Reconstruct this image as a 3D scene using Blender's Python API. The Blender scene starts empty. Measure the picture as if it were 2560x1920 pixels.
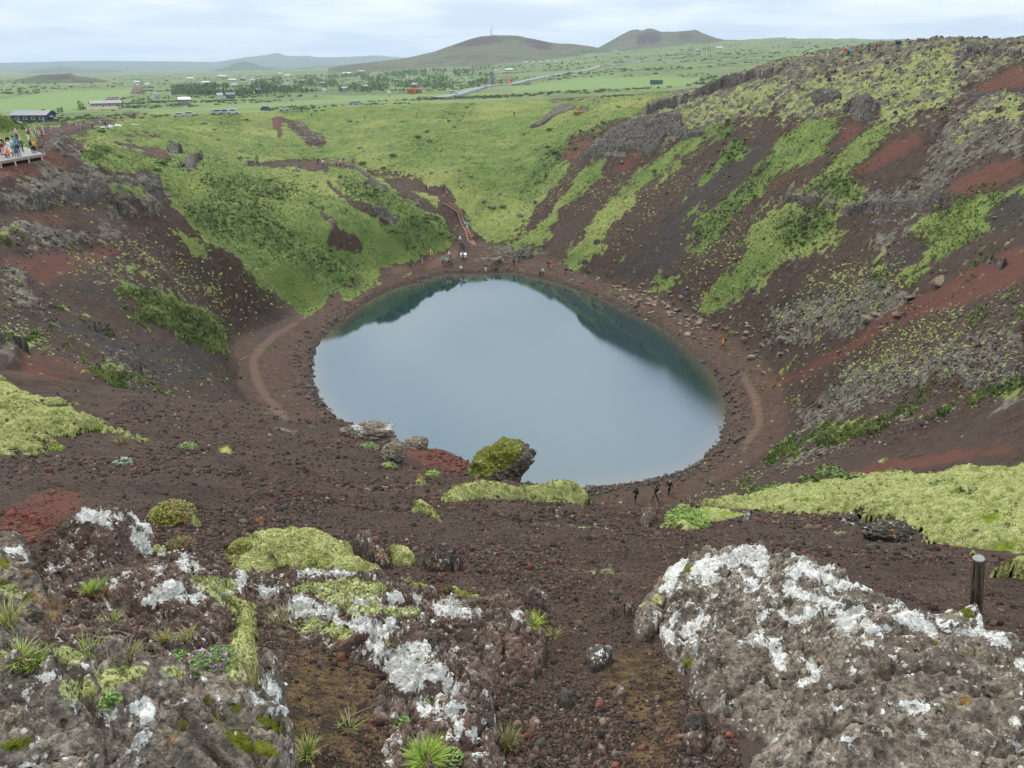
import bpy, math, random
from mathutils import Vector, Quaternion
import numpy as np
SC = bpy.context.scene
COL = SC.collection
H = 40.0            # eye height above the lake
F = 1850.0          # focal length in pixels of the 2560 px wide photo
PITCH = math.atan((960.0 - 165.0) / F)
cp_, sp_ = math.cos(PITCH), math.sin(PITCH)
rng = np.random.default_rng(7)
random.seed(7)

# ---------------------------------------------------------------- camera maths
def ray(px, py):
    cx = (np.asarray(px, float) - 1280.0) / F
    cy = (960.0 - np.asarray(py, float)) / F
    return cx, cp_ + cy * sp_, -sp_ + cy * cp_

def at_r(px, py, r):
    dx, dy, dz = ray(px, py)
    s = r / np.hypot(dx, dy)
    return dx * s, dy * s, H + dz * s

def at_z(px, py, z):
    dx, dy, dz = ray(px, py)
    s = (z - H) / dz
    return dx * s, dy * s, z + 0 * s

def project(x, y, z):
    zz = z - H
    depth = y * cp_ - zz * sp_
    up = y * sp_ + zz * cp_
    d = np.where(depth < 0.05, 0.05, depth)
    return 1280.0 + F * x / d, 960.0 - F * up / d, depth

# ---------------------------------------------------------------- noise
def _h(ix, iy, iz, seed):
    n = (ix.astype(np.uint32) * np.uint32(374761393)) ^ (iy.astype(np.uint32) * np.uint32(668265263)) ^ (iz.astype(np.uint32) * np.uint32(2147483647)) ^ np.uint32((seed * 1274126177) & 0xffffffff)
    n = (n ^ (n >> np.uint32(13))) * np.uint32(1274126177)
    n = n ^ (n >> np.uint32(16))
    return (n & np.uint32(0xffffff)).astype(np.float32) / np.float32(0xffffff)

def noise2(x, y, seed=0):
    x = np.asarray(x, np.float64); y = np.asarray(y, np.float64)
    fx = np.floor(x); fy = np.floor(y)
    tx = (x - fx).astype(np.float32); ty = (y - fy).astype(np.float32)
    ix = fx.astype(np.int64); iy = fy.astype(np.int64)
    tx = tx * tx * (3 - 2 * tx); ty = ty * ty * (3 - 2 * ty)
    o = np.zeros_like(ix)
    a = _h(ix, iy, o, seed); b = _h(ix + 1, iy, o, seed); c = _h(ix, iy + 1, o, seed); d = _h(ix + 1, iy + 1, o, seed)
    return (a + (b - a) * tx) * (1 - ty) + (c + (d - c) * tx) * ty

def fbm2(x, y, oct=4, seed=0, gain=0.5):
    s = 0.0; a = 1.0; t = 0.0
    for i in range(oct):
        s = s + a * noise2(x * 2.03 ** i + 17.3 * i, y * 2.03 ** i - 9.1 * i, seed + i); t += a; a *= gain
    return s / t

def ridged2(x, y, oct=4, seed=0, gain=0.5):
    s = 0.0; a = 1.0; t = 0.0
    for i in range(oct):
        n = noise2(x * 2.07 ** i + 11.3 * i, y * 2.07 ** i - 5.1 * i, seed + i)
        s = s + a * (1 - np.abs(2 * n - 1)); t += a; a *= gain
    return s / t

def noise3(x, y, z, seed=0):
    fx = np.floor(x); fy = np.floor(y); fz = np.floor(z)
    tx = (x - fx).astype(np.float32); ty = (y - fy).astype(np.float32); tz = (z - fz).astype(np.float32)
    ix = fx.astype(np.int64); iy = fy.astype(np.int64); iz = fz.astype(np.int64)
    tx = tx * tx * (3 - 2 * tx); ty = ty * ty * (3 - 2 * ty); tz = tz * tz * (3 - 2 * tz)
    def L(k):
        a = _h(ix, iy, iz + k, seed); b = _h(ix + 1, iy, iz + k, seed); c = _h(ix, iy + 1, iz + k, seed); d = _h(ix + 1, iy + 1, iz + k, seed)
        return (a + (b - a) * tx) * (1 - ty) + (c + (d - c) * tx) * ty
    return L(0) * (1 - tz) + L(1) * tz

def fbm3(x, y, z, oct=4, seed=0, gain=0.5):
    s = 0.0; a = 1.0; t = 0.0
    for i in range(oct):
        k = 2.03 ** i
        s = s + a * noise3(x * k + 3.3 * i, y * k - 7.1 * i, z * k + 1.7 * i, seed + i); t += a; a *= gain
    return s / t

def worley2(x, y, seed=0):
    fx = np.floor(x).astype(np.int64); fy = np.floor(y).astype(np.int64); o = np.zeros_like(fx)
    f1 = np.full(x.shape, 9.0, np.float32); f2 = f1.copy(); cr = np.zeros(x.shape, np.float32)
    for i in (-1, 0, 1):
        for j in (-1, 0, 1):
            cx_ = fx + i; cy_ = fy + j; a = _h(cx_, cy_, o, seed); b = _h(cx_, cy_, o, seed + 7)
            d = np.sqrt((cx_ + a - x) ** 2 + (cy_ + b - y) ** 2).astype(np.float32); r_ = _h(cx_, cy_, o, seed + 13)
            cr = np.where(d < f1, r_, cr); f2 = np.minimum(np.maximum(f1, d), f2); f1 = np.minimum(f1, d)
    return f1, f2, cr

def sstep(a, b, x):
    t = np.clip((x - a) / (b - a), 0, 1)
    return t * t * (3 - 2 * t)

# ---------------------------------------------------------------- thin plate interpolation
class TPS:
    def __init__(s, u, v, f, lam=0.0):
        u = np.asarray(u, float); v = np.asarray(v, float); f = np.asarray(f, float)
        n = len(u); s.u = u; s.v = v
        K = s.k(u[:, None] - u[None], v[:, None] - v[None]) + lam * np.eye(n)
        P = np.stack([np.ones(n), u, v], 1)
        A = np.zeros((n + 3, n + 3)); A[:n, :n] = K; A[:n, n:] = P; A[n:, :n] = P.T
        s.w = np.linalg.solve(A, np.concatenate([f, np.zeros(3)]))
    @staticmethod
    def k(a, b):
        d2 = a * a + b * b
        return 0.5 * d2 * np.log(d2 + 1e-12)
    def __call__(s, u, v):
        sh = np.shape(u); u = np.ravel(u).astype(float); v = np.ravel(v).astype(float)
        out = np.empty(len(u)); n = len(s.u)
        for i in range(0, len(u), 20000):
            a = u[i:i + 20000]; b = v[i:i + 20000]
            out[i:i + 20000] = s.k(a[:, None] - s.u[None], b[:, None] - s.v[None]) @ s.w[:n] + s.w[n] + s.w[n + 1] * a + s.w[n + 2] * b
        return out.reshape(sh)

# ---------------------------------------------------------------- the lie of the land: surveyed points (photo x, photo y, ground distance)
NEAR = [(-500,1900,1.6),(-500,1500,3),(-500,1200,8),(-500,1050,20),
 (300,1920,1.42),(300,1600,2.3),(300,1350,4.1),(300,1200,7),(300,1110,11),(300,1040,16),
 (0,1920,1.5),(0,1550,2.7),(0,1300,5),(0,1150,9.5),(0,1040,15),
 (900,1920,1.40),(900,1650,2.1),(900,1450,3.6),(900,1300,6.2),(900,1200,9),(900,1130,13),
 (1400,1920,1.42),(1400,1700,1.95),(1400,1500,3.0),(1400,1380,4.7),(1400,1300,7),
 (2000,1920,1.5),(2000,1600,2.6),(2000,1450,3.9),(2000,1330,6.5),(2000,1260,10.5),
 (2560,1800,2.3),(2560,1560,3.6),(2560,1400,6),(2560,1290,9.5),(2560,1215,14),
 (3000,1700,3),(3000,1400,6),(3000,1220,14)]
CREST = [(-900,1000,24),(-500,975,25),(0,935,25),(200,985,23),(400,1002,22),(600,1014,20),(700,1042,18.5),(850,1072,17.5),(950,1108,16.5),(1100,1130,15),
 (1180,1190,12.8),(1250,1214,11.5),(1330,1215,10.6),(1400,1228,10.2),(1480,1262,9.6),(1560,1290,9.3),(1640,1290,10),(1750,1268,11.5),(1900,1238,14),(2100,1200,17),(2300,1187,19),(2560,1165,21),(3000,1150,22),(3600,1150,22)]
LAKE_PX = [(1280,681),(1204,685),(1103,686),(1045,707),(987,721),(944,741),(900,767),(848,805),(802,851),(785,880),(782,920),(785,960),(796,989),(819,1021),(848,1050),
 (885,1090),(950,1135),(1050,1180),(1180,1215),(1330,1228),(1459,1222),(1540,1215),(1598,1206),(1642,1194),(1691,1184),(1743,1160),(1769,1134),(1795,1108),(1809,1070),(1815,1018),(1810,989),(1798,960),(1772,922),(1731,880),
 (1656,820),(1584,785),(1526,756),(1468,733),(1416,715),(1367,701),(1309,689)]
FOOT = [(610,1010,3),(575,940,3.4),(565,870,3.6),(620,795,3.4),(720,742,3),(820,720,2.4),(900,688,2.4),(980,662,2.2),(1080,640,2.0),(1140,610,2.2),(1240,605,2.5),(1330,622,2.6),(1420,655,2.4),(1500,680,2.7),(1600,705,3),(1700,745,3.5),(1800,810,3.2),(1900,880,3.2),(1960,960,3.2),(1985,1040,3.2),(1960,1110,2.8),(1880,1172,2.2),(1780,1225,1.8),(1680,1262,1.5)]
CRAT = [ # left wall and rim
 (-700,420,75),(-700,600,52),(-300,420,98),(-300,600,75),(-300,800,52),
 (0,395,112),(110,385,118),(0,450,104),(0,520,96),(0,620,83),(0,750,65),(0,880,50),(250,500,116),(250,640,98),(250,780,78),(250,900,63),(430,560,120),(430,700,101),(430,820,86),(480,940,72),
 (300,420,135),(130,340,165),(230,330,215),(330,350,210),(300,320,250),(480,330,235),(450,420,165),(560,430,185),(440,490,145),(560,560,142),(620,660,124),(760,640,134),
 (640,415,205),(700,409,208),(760,400,240),(700,350,262),(700,300,318),(620,290,330),(780,295,322),(820,330,300),
 # spur left of the stairs
 (820,424,203),(900,455,186),(970,478,178),(1040,520,170),(1120,565,165),(1000,560,156),(850,560,152),(900,640,143),(1040,600,152),(760,480,176),(830,500,166),
 # gully with the path
 (990,448,208),(1060,462,200),(1113,480,195),(1130,510,188),(1165,560,183),(1190,600,174),
 # green bowl
 (1130,440,198),(1000,400,218),(1100,350,240),(1000,300,290),(1150,275,318),(900,270,335),(1300,290,300),(1300,380,224),(1250,450,198),(1260,540,179),(1200,570,175),
 (1450,262,290),(1400,300,240),(1360,360,212),(1480,300,222),(1330,480,189),(1420,420,186),(1500,380,183),(1370,590,165),
 # right wall
 (1610,282,205),(1700,240,194),(1780,210,186),(1870,183,178),(1980,158,168),(2100,141,158),(2240,119,150),(2340,103,148),(2420,120,142),(2500,118,136),(2560,122,128),(2800,128,108),(3100,135,88),
 (1600,420,171),(1560,560,152),(1750,420,156),(1740,600,135),(2000,330,142),(2000,500,122),(1950,650,115),(2200,350,124),(2250,520,106),(2200,650,96),(2150,780,88),(2560,330,102),(2560,500,88),(2560,700,70),(2560,900,54),(2300,900,66),(2150,1000,65),(2350,1080,49),(2150,1120,51),(2560,1080,40),(3000,900,35),(3000,500,65),(2050,1180,47),
 # outside the rim
 (60,345,200),(60,330,262),(0,320,330),(-500,320,330),(-500,360,220),(2000,190,210),(2300,175,185),(2560,185,162),(2560,190,230),(2300,185,240),(2400,180,300),(1800,230,260),(2900,200,180),(2900,200,240),(1900,240,220),(2120,195,190)]
PLAIN = [(0,318,335),(0,300,385),(0,272,480),(0,240,680),(0,224,950),(0,208,1500),(0,196,2600),(0,186,5000),
 (300,290,345),(300,268,430),(300,240,620),(300,222,900),(300,204,1500),(300,192,2600),(300,182,5000),
 (700,284,345),(700,268,405),(700,250,480),(700,225,700),(700,202,1200),(700,184,2500),(700,176,5000),
 (1100,258,350),(1100,243,450),(1100,222,650),(1100,198,1000),(1100,172,1700),(1100,158,2600),(1100,160,5000),
 (1500,240,380),(1500,228,450),(1500,195,680),(1500,172,950),(1500,150,1400),(1500,132,2200),(1500,122,3000),(1500,130,5000),
 (1900,215,400),(1900,180,600),(1900,150,900),(1900,122,1500),(1900,104,2500),(1900,99,3200),(1900,115,5000),
 (2300,165,450),(2300,140,800),(2300,115,1600),(2300,102,3000),(2300,118,5000),
 (2700,150,450),(2700,120,1200),(2700,100,3000),(2700,118,5000),(-600,318,335),(-600,270,480),(-600,220,1000),(-600,186,5000),
 (3400,150,450),(3400,120,1200),(3400,100,3000),(3400,118,5000),(0,176,15000),(700,173,15000),(1500,170,15000),(2300,168,15000),(3400,168,15000),(-600,176,15000)]

def xyz(lst, fn=at_r):
    a = np.array(lst, float); return fn(a[:, 0], a[:, 1], a[:, 2])

cx_, cy_, cz_ = xyz(CREST); cr_ = np.hypot(cx_, cy_); caz_ = np.arctan2(cx_, cy_)
def crest_r(az): return np.interp(az, caz_, cr_)
nx, ny, nz = xyz(NEAR)
near_pts = (list(nx) + list(cx_) + [0, -1, 1, 0, -6, 6, 0, -20, 20, -14, 14], list(ny) + list(cy_) + [0, 0, 0, -6, 0, 0, -20, -12, -12, 0, 0],
            list(nz) + list(cz_) + [38.42, 38.45, 38.45, 38.6, 38.3, 38.3, 38.9, 38.5, 38.6, 38.0, 38.3])
TN = TPS(*near_pts)
fx_, fy_, fz_ = xyz(FOOT, at_z)
kx, ky, kz = xyz(CRAT)
# the slope falls away behind the crest
bx = cx_ * 1.35; by = cy_ * 1.35; bt = np.maximum(0.80, (H - cz_) / cr_ + 0.2); bz = cz_ - 0.35 * cr_ * bt
keep = slice(1, -2)
px_, py_, pz_ = xyz([p for p in PLAIN if p[2] < 500])
cr_pts = (np.concatenate([cx_[keep], bx[keep], fx_, kx, px_]), np.concatenate([cy_[keep], by[keep], fy_, ky, py_]), np.concatenate([cz_[keep], bz[keep], fz_, kz, pz_]))
TC = TPS(cr_pts[0] / 10, cr_pts[1] / 10, cr_pts[2], lam=0.02)
qx, qy, qz = xyz(PLAIN)
TP = TPS(np.arctan2(qx, qy) * 2.0, np.log(np.hypot(qx, qy)), qz / np.hypot(qx, qy) * 100.0 - 4000.0 / np.hypot(qx, qy))
lx, ly, _ = at_z(np.array([p[0] for p in LAKE_PX], float), np.array([p[1] for p in LAKE_PX], float), 0.0)
LAKE = np.stack([lx, ly], 1)

def smooth_poly(P, n=3):
    for _ in range(n):
        Q = np.roll(P, -1, 0); P = np.stack([0.75 * P + 0.25 * Q, 0.25 * P + 0.75 * Q], 1).reshape(-1, 2)
    return P
LAKE = smooth_poly(LAKE, 2)

def poly_sd(P, x, y):
    """signed distance, positive inside"""
    sh = np.shape(x); x = np.ravel(x); y = np.ravel(y)
    d = np.full(len(x), 1e18); ins = np.zeros(len(x), bool); n = len(P)
    for i in range(n):
        ax, ay = P[i]; bx_, by_ = P[(i + 1) % n]
        ex, ey = bx_ - ax, by_ - ay; L = ex * ex + ey * ey + 1e-18
        t = np.clip(((x - ax) * ex + (y - ay) * ey) / L, 0, 1)
        dd = (x - ax - t * ex) ** 2 + (y - ay - t * ey) ** 2
        d = np.minimum(d, dd)
        c = ((ay > y) != (by_ > y))
        if ey != 0: ins ^= c & (x < ex * (y - ay) / ey + ax)
    d = np.sqrt(d)
    return np.where(ins, d, -d).reshape(sh)

DECK_PX = [(-140, 428), (108, 384), (58, 366), (-140, 366)]
DECK_Z = float(at_r(108, 384, 117.0)[2]) + 0.1
DECK = np.array([[float(v) for v in at_z(a, b, DECK_Z)[:2]] for a, b in DECK_PX])
def smooth_height(x, y):
    """ground without its small relief"""
    x = np.asarray(x, float); y = np.asarray(y, float)
    r = np.hypot(x, y); az = np.arctan2(x, y)
    rc = crest_r(az)
    zn = np.full(r.shape, 0.0); zc = np.full(r.shape, 0.0); zp = np.full(r.shape, 0.0)
    wn = 1 - sstep(1.03, 1.22, r / rc)
    back = sstep(math.radians(62), math.radians(80), np.abs(az))
    m = wn > 0
    if m.any(): zn[m] = TN(x[m], y[m])
    wp = sstep(340, 400, r)
    m = (wn < 1) & (wp < 1)
    if m.any():
        zc[m] = TC(x[m] / 10, y[m] / 10)
        sd = -poly_sd(LAKE, x[m], y[m])
        dd = np.maximum(sd, 0)
        beach = np.where(sd < 0, np.maximum(sd * 0.35, -6), 0.22 * dd + 0.35 * sstep(0, 1.2, dd))
        zc[m] = np.where(sd < 0, beach, beach + (np.maximum(zc[m], 0.22 * np.minimum(dd, 9)) - beach) * sstep(3.0, 10.0, dd))
    m = wp > 0
    if m.any():
        zp[m] = TP(az[m] * 2.0, np.log(r[m])) * r[m] / 100.0 + 40.0
    z = zn * wn + (1 - wn) * (zc * (1 - wp) + zp * wp)
    zb = 38.5 - 22 * sstep(25, 160, r)
    return z * (1 - back) + zb * back
# ---------------------------------------------------------------- mesh and object helpers
def tag(o, label=None, cat=None, group=None, kind=None):
    if label: o['label'] = label
    if cat: o['category'] = cat
    if group: o['group'] = group
    if kind: o['kind'] = kind
    return o

def link(o, parent=None):
    COL.objects.link(o)
    if parent is not None: o.parent = parent
    return o

def empty(name, loc, rz=0.0, scale=1.0):
    o = bpy.data.objects.new(name, None); o.location = loc; o.rotation_euler = (0, 0, rz); o.scale = (scale,) * 3
    o.empty_display_size = 0.2
    COL.objects.link(o); return o

def mesh_np(name, V, Fc, mat=None, smooth=False, attrs=None, midx=None):
    """V (n,3); Fc (m,k) int faces all of one size, or list of such arrays"""
    me = bpy.data.meshes.new(name)
    V = np.asarray(V, np.float32)
    Fl = Fc if (isinstance(Fc, list) and isinstance(Fc[0], np.ndarray)) else [Fc]
    Fl = [np.asarray(f, np.int32) for f in Fl if len(f)]
    me.vertices.add(len(V)); me.vertices.foreach_set('co', V.ravel())
    nl = sum(f.size for f in Fl); nf = sum(len(f) for f in Fl)
    me.loops.add(nl); me.polygons.add(nf)
    me.loops.foreach_set('vertex_index', np.concatenate([f.ravel() for f in Fl]))
    st = []; o = 0
    for f in Fl:
        st.append(o + np.arange(len(f)) * f.shape[1]); o += f.size
    me.polygons.foreach_set('loop_start', np.concatenate(st).astype(np.int32))
    if smooth: me.polygons.foreach_set('use_smooth', np.ones(nf, bool))
    if midx is not None: me.polygons.foreach_set('material_index', np.asarray(midx, np.int32))
    me.update(calc_edges=True)
    for m in (mat if isinstance(mat, (list, tuple)) else [mat]):
        if m is not None: me.materials.append(m)
    for k, a in (attrs or {}).items():
        a = np.asarray(a, np.float32)
        if a.ndim == 1:
            at = me.attributes.new(k, 'FLOAT', 'POINT'); at.data.foreach_set('value', a)
        else:
            at = me.attributes.new(k, 'FLOAT_COLOR', 'POINT')
            if a.shape[1] == 3: a = np.concatenate([a, np.ones((len(a), 1), np.float32)], 1)
            at.data.foreach_set('color', a.ravel())
    return me

def obj(name, me, parent=None, loc=None):
    o = bpy.data.objects.new(name, me)
    if loc is not None: o.location = loc
    return link(o, parent)

class MB:
    """collects simple solids into one mesh"""
    def __init__(s): s.v = []; s.f = []; s.mi = []; s.n = 0; s.m = 0
    def add(s, V, Fs):
        V = np.asarray(V, float); s.v.append(V)
        for f in Fs: s.f.append(tuple(int(i) + s.n for i in f)); s.mi.append(s.m)
        s.n += len(V)
    def box(s, c, d, rz=0.0, taper=1.0, R=None):
        hx, hy, hz = d[0] / 2, d[1] / 2, d[2] / 2
        V = np.array([(-hx, -hy, -hz), (hx, -hy, -hz), (hx, hy, -hz), (-hx, hy, -hz), (-hx * taper, -hy * taper, hz), (hx * taper, -hy * taper, hz), (hx * taper, hy * taper, hz), (-hx * taper, hy * taper, hz)])
        if R is not None: V = V @ np.array(R).T
        if rz: 
            c_, s_ = math.cos(rz), math.sin(rz); V = V @ np.array([[c_, s_, 0], [-s_, c_, 0], [0, 0, 1]])
        s.add(V + np.array(c), [(0, 3, 2, 1), (4, 5, 6, 7), (0, 1, 5, 4), (1, 2, 6, 5), (2, 3, 7, 6), (3, 0, 4, 7)])
    def tube(s, pts, rad, n=8, cap=True):
        pts = np.asarray(pts, float); m = len(pts)
        rad = np.broadcast_to(np.asarray(rad, float), (m,)) if np.ndim(rad) < 2 else rad
        V = []; ref = None
        for i in range(m):
            t = pts[min(i + 1, m - 1)] - pts[max(i - 1, 0)]; t = t / (np.linalg.norm(t) + 1e-9)
            if ref is None: ref = np.array([0, 0, 1.0]) if abs(t[2]) < 0.9 else np.array([0, 1.0, 0])
            a = np.cross(t, ref); a /= np.linalg.norm(a) + 1e-9; b = np.cross(a, t)
            ref = b if abs(np.dot(b, t)) < 0.9 else ref
            for k in range(n):
                w = 2 * math.pi * k / n
                V.append(pts[i] + rad[i] * (math.cos(w) * a + math.sin(w) * b))
        Fs = []
        for i in range(m - 1):
            for k in range(n):
                k2 = (k + 1) % n
                Fs.append((i * n + k, (i + 1) * n + k, (i + 1) * n + k2, i * n + k2))
        if cap: Fs.append(tuple(range(n))); Fs.append(tuple(reversed(range((m - 1) * n, m * n))))
        s.add(V, Fs)
    def ell(s, c, r, n=10, m=7, R=None):
        V = [(0, 0, -1)]
        for i in range(1, m):
            p = -math.pi / 2 + math.pi * i / m
            for k in range(n): V.append((math.cos(p) * math.cos(2 * math.pi * k / n), math.cos(p) * math.sin(2 * math.pi * k / n), math.sin(p)))
        V.append((0, 0, 1)); V = np.array(V) * np.array(r)
        if R is not None: V = V @ np.array(R).T
        Fs = [(0, 1 + (k + 1) % n, 1 + k) for k in range(n)]
        for i in range(m - 2):
            for k in range(n):
                a = 1 + i * n + k; b = 1 + i * n + (k + 1) % n
                Fs.append((a, b, b + n, a + n))
        t = len(V) - 1; o = 1 + (m - 2) * n
        Fs += [(t, o + k, o + (k + 1) % n) for k in range(n)]
        s.add(V + np.array(c), Fs)
    def build(s, name, mat, parent=None, smooth=False, loc=None):
        me = bpy.data.meshes.new(name)
        me.from_pydata(np.concatenate(s.v).tolist(), [], s.f)
        for m in (mat if isinstance(mat, (list, tuple)) else [mat]): me.materials.append(m)
        me.polygons.foreach_set('material_index', s.mi)
        if smooth: me.polygons.foreach_set('use_smooth', [True] * len(s.f))
        me.update()
        return obj(name, me, parent, loc)

# ---------------------------------------------------------------- material helpers
class NT:
    def __init__(s, name):
        s.mat = bpy.data.materials.new(name); s.mat.use_nodes = True
        s.t = s.mat.node_tree; s.t.nodes.clear()
        s.out = s.t.nodes.new('ShaderNodeOutputMaterial')
    def node(s, typ, **kw):
        n = s.t.nodes.new(typ)
        for k, v in kw.items(): setattr(n, k, v)
        return n
    def setin(s, sock, v):
        if isinstance(v, bpy.types.NodeSocket): s.t.links.new(v, sock)
        elif v is not None:
            if isinstance(v, (tuple, list)) and len(v) == 3 and sock.type == 'RGBA': v = (*v, 1)
            sock.default_value = v
    def m(s, op, a, b=None, c=None, clamp=False):
        n = s.node('ShaderNodeMath', operation=op, use_clamp=clamp)
        s.setin(n.inputs[0], a)
        if b is not None: s.setin(n.inputs[1], b)
        if c is not None: s.setin(n.inputs[2], c)
        return n.outputs[0]
    def mix(s, f, a, b):
        n = s.node('ShaderNodeMix', data_type='RGBA', clamp_factor=True)
        s.setin(n.inputs[0], f); s.setin(n.inputs[6], a); s.setin(n.inputs[7], b)
        return n.outputs[2]
    def ss(s, x, lo, hi):
        n = s.node('ShaderNodeMapRange', interpolation_type='SMOOTHSTEP')
        s.setin(n.inputs[0], x); s.setin(n.inputs[1], lo); s.setin(n.inputs[2], hi)
        return n.outputs[0]
    def pos(s):
        return s.node('ShaderNodeNewGeometry').outputs['Position']
    def objc(s):
        return s.node('ShaderNodeTexCoord').outputs['Object']
    def noise(s, vec, scale, detail=3, rough=0.5, dist=0.0, col=False):
        n = s.node('ShaderNodeTexNoise'); s.setin(n.inputs['Vector'], vec)
        n.inputs['Scale'].default_value = scale; n.inputs['Detail'].default_value = detail; n.inputs['Roughness'].default_value = rough; n.inputs['Distortion'].default_value = dist
        return n.outputs['Color' if col else 'Fac']
    def vor(s, vec, scale, feature='F1', out='Distance', rand=1.0):
        n = s.node('ShaderNodeTexVoronoi', feature=feature); s.setin(n.inputs['Vector'], vec)
        n.inputs['Scale'].default_value = scale; n.inputs['Randomness'].default_value = rand
        return n.outputs[out]
    def vscale(s, vec, sc):
        n = s.node('ShaderNodeMapping'); s.setin(n.inputs['Vector'], vec); n.inputs['Scale'].default_value = sc
        return n.outputs[0]
    def attr(s, name):
        n = s.node('ShaderNodeAttribute', attribute_name=name); return n
    def sep(s, c):
        n = s.node('ShaderNodeSeparateColor'); s.setin(n.inputs[0], c); return n.outputs
    def bump(s, h, strength=0.5, dist=0.05, prev=None):
        n = s.node('ShaderNodeBump'); s.setin(n.inputs['Height'], h); n.inputs['Strength'].default_value = strength; n.inputs['Distance'].default_value = dist
        if prev is not None: s.setin(n.inputs['Normal'], prev)
        return n.outputs[0]
    def pbr(s, col, rough=0.85, normal=None, spec=0.3, **kw):
        n = s.node('ShaderNodeBsdfPrincipled'); s.setin(n.inputs['Base Color'], col); s.setin(n.inputs['Roughness'], rough)
        n.inputs['Specular IOR Level'].default_value = spec
        if normal is not None: s.setin(n.inputs['Normal'], normal)
        for k, v in kw.items(): s.setin(n.inputs[k.replace('_', ' ')], v)
        s.t.links.new(n.outputs[0], s.out.inputs[0]); return s.mat

_plain = {}
def paint(col, rough=0.6, spec=0.3, var=0.12):
    """painted / dyed surface with slight procedural wear"""
    k = (tuple(col), rough)
    if k in _plain: return _plain[k]
    t = NT('paint'); p = t.objc()
    n = t.noise(p, 9.0, 4, 0.6)
    c = t.mix(n, tuple(x * (1 - var) for x in col), tuple(min(1, x * (1 + var)) for x in col))
    _plain[k] = t.pbr(c, rough, spec=spec); return _plain[k]

# ---------------------------------------------------------------- cover maps traced on the photo and laid on the ground
RX0, RY0, RW, RH, RS = -400, 0, 1680, 1100, 2.0
_gy, _gx = np.mgrid[0:RH, 0:RW]
def raster(polys, blur=3):
    A = np.zeros((RH, RW), np.float32)
    for P in polys:
        P = np.array(P, float); P = (P - [RX0, RY0]) / RS
        x0, y0 = np.floor(P.min(0)).astype(int) - 1; x1, y1 = np.ceil(P.max(0)).astype(int) + 2
        x0 = max(x0, 0); y0 = max(y0, 0); x1 = min(x1, RW); y1 = min(y1, RH)
        if x1 <= x0 or y1 <= y0: continue
        X, Y = np.meshgrid(np.arange(x0, x1) + 0.5, np.arange(y0, y1) + 0.5)
        ins = np.zeros(X.shape, bool); n = len(P)
        for i in range(n):
            ax, ay = P[i]; bx_, by_ = P[(i + 1) % n]
            if ay == by_: continue
            ins ^= ((ay > Y) != (by_ > Y)) & (X < (bx_ - ax) * (Y - ay) / (by_ - ay) + ax)
        A[y0:y1, x0:x1] = np.maximum(A[y0:y1, x0:x1], ins)
    return blurmap(A, blur)
def blurmap(A, k):
    if k > 0:
        for _ in range(2):
            for ax in (0, 1):
                c = np.cumsum(np.pad(A, [(k + 1, k) if a == ax else (0, 0) for a in (0, 1)], mode='edge'), axis=ax, dtype=np.float64)
                n = A.shape[ax]
                A = ((c[2 * k + 1:2 * k + 1 + n] - c[:n]) if ax == 0 else (c[:, 2 * k + 1:2 * k + 1 + n] - c[:, :n])) / (2 * k + 1)
                A = A.astype(np.float32)
    return A
def stroke(pts, w):
    """polygon round a polyline; w a width or list of widths"""
    P = np.array(pts, float); W = np.broadcast_to(np.array(w, float), (len(P),)) / 2
    T = np.gradient(P, axis=0); T /= np.linalg.norm(T, axis=1)[:, None] + 1e-9
    Nn = np.stack([-T[:, 1], T[:, 0]], 1)
    return np.concatenate([P + Nn * W[:, None], (P - Nn * W[:, None])[::-1]])
def streak(px, py):
    """uneven streaks running down the fall line of the two long walls (-1..1)"""
    r_ = px > 1180
    u = np.where(r_, 0.69 * px + 0.72 * py, -0.53 * px + 0.85 * py); v = np.where(r_, -0.72 * px + 0.69 * py, 0.85 * px + 0.53 * py)
    a = (fbm2(u / 22.0, v / 120.0, 4, 61) - 0.5) * 2; b = (fbm2(u / 9.0, v / 26.0, 3, 63) - 0.5) * 2
    return a * 0.9 + b * 0.6
def look(A, px, py):
    u = np.clip((px - RX0) / RS - 0.5, 0, RW - 1.001); v = np.clip((py - RY0) / RS - 0.5, 0, RH - 1.001)
    i = u.astype(np.int32); j = v.astype(np.int32); a = (u - i).astype(np.float32); b = (v - j).astype(np.float32)
    return (A[j, i] * (1 - a) + A[j, i + 1] * a) * (1 - b) + (A[j + 1, i] * (1 - a) + A[j + 1, i + 1] * a) * b

def ico(sub=0):
    p = (1 + 5 ** 0.5) / 2
    V = np.array([(-1, p, 0), (1, p, 0), (-1, -p, 0), (1, -p, 0), (0, -1, p), (0, 1, p), (0, -1, -p), (0, 1, -p), (p, 0, -1), (p, 0, 1), (-p, 0, -1), (-p, 0, 1)], float)
    V /= np.linalg.norm(V[0]); Fc = [(0, 11, 5), (0, 5, 1), (0, 1, 7), (0, 7, 10), (0, 10, 11), (1, 5, 9), (5, 11, 4), (11, 10, 2), (10, 7, 6), (7, 1, 8), (3, 9, 4), (3, 4, 2), (3, 2, 6), (3, 6, 8), (3, 8, 9), (4, 9, 5), (2, 4, 11), (6, 2, 10), (8, 6, 7), (9, 8, 1)]
    for _ in range(sub):
        V = list(map(tuple, V)); mid = {}; F2 = []
        def m(a, b):
            k = (min(a, b), max(a, b))
            if k not in mid:
                q = (np.array(V[a]) + np.array(V[b])) / 2; q /= np.linalg.norm(q); V.append(tuple(q)); mid[k] = len(V) - 1
            return mid[k]
        for a, b, c in Fc:
            x, y, z = m(a, b), m(b, c), m(c, a); F2 += [(a, x, z), (b, y, x), (c, z, y), (x, y, z)]
        Fc = F2; V = np.array(V)
    return np.array(V), np.array(Fc)
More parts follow.
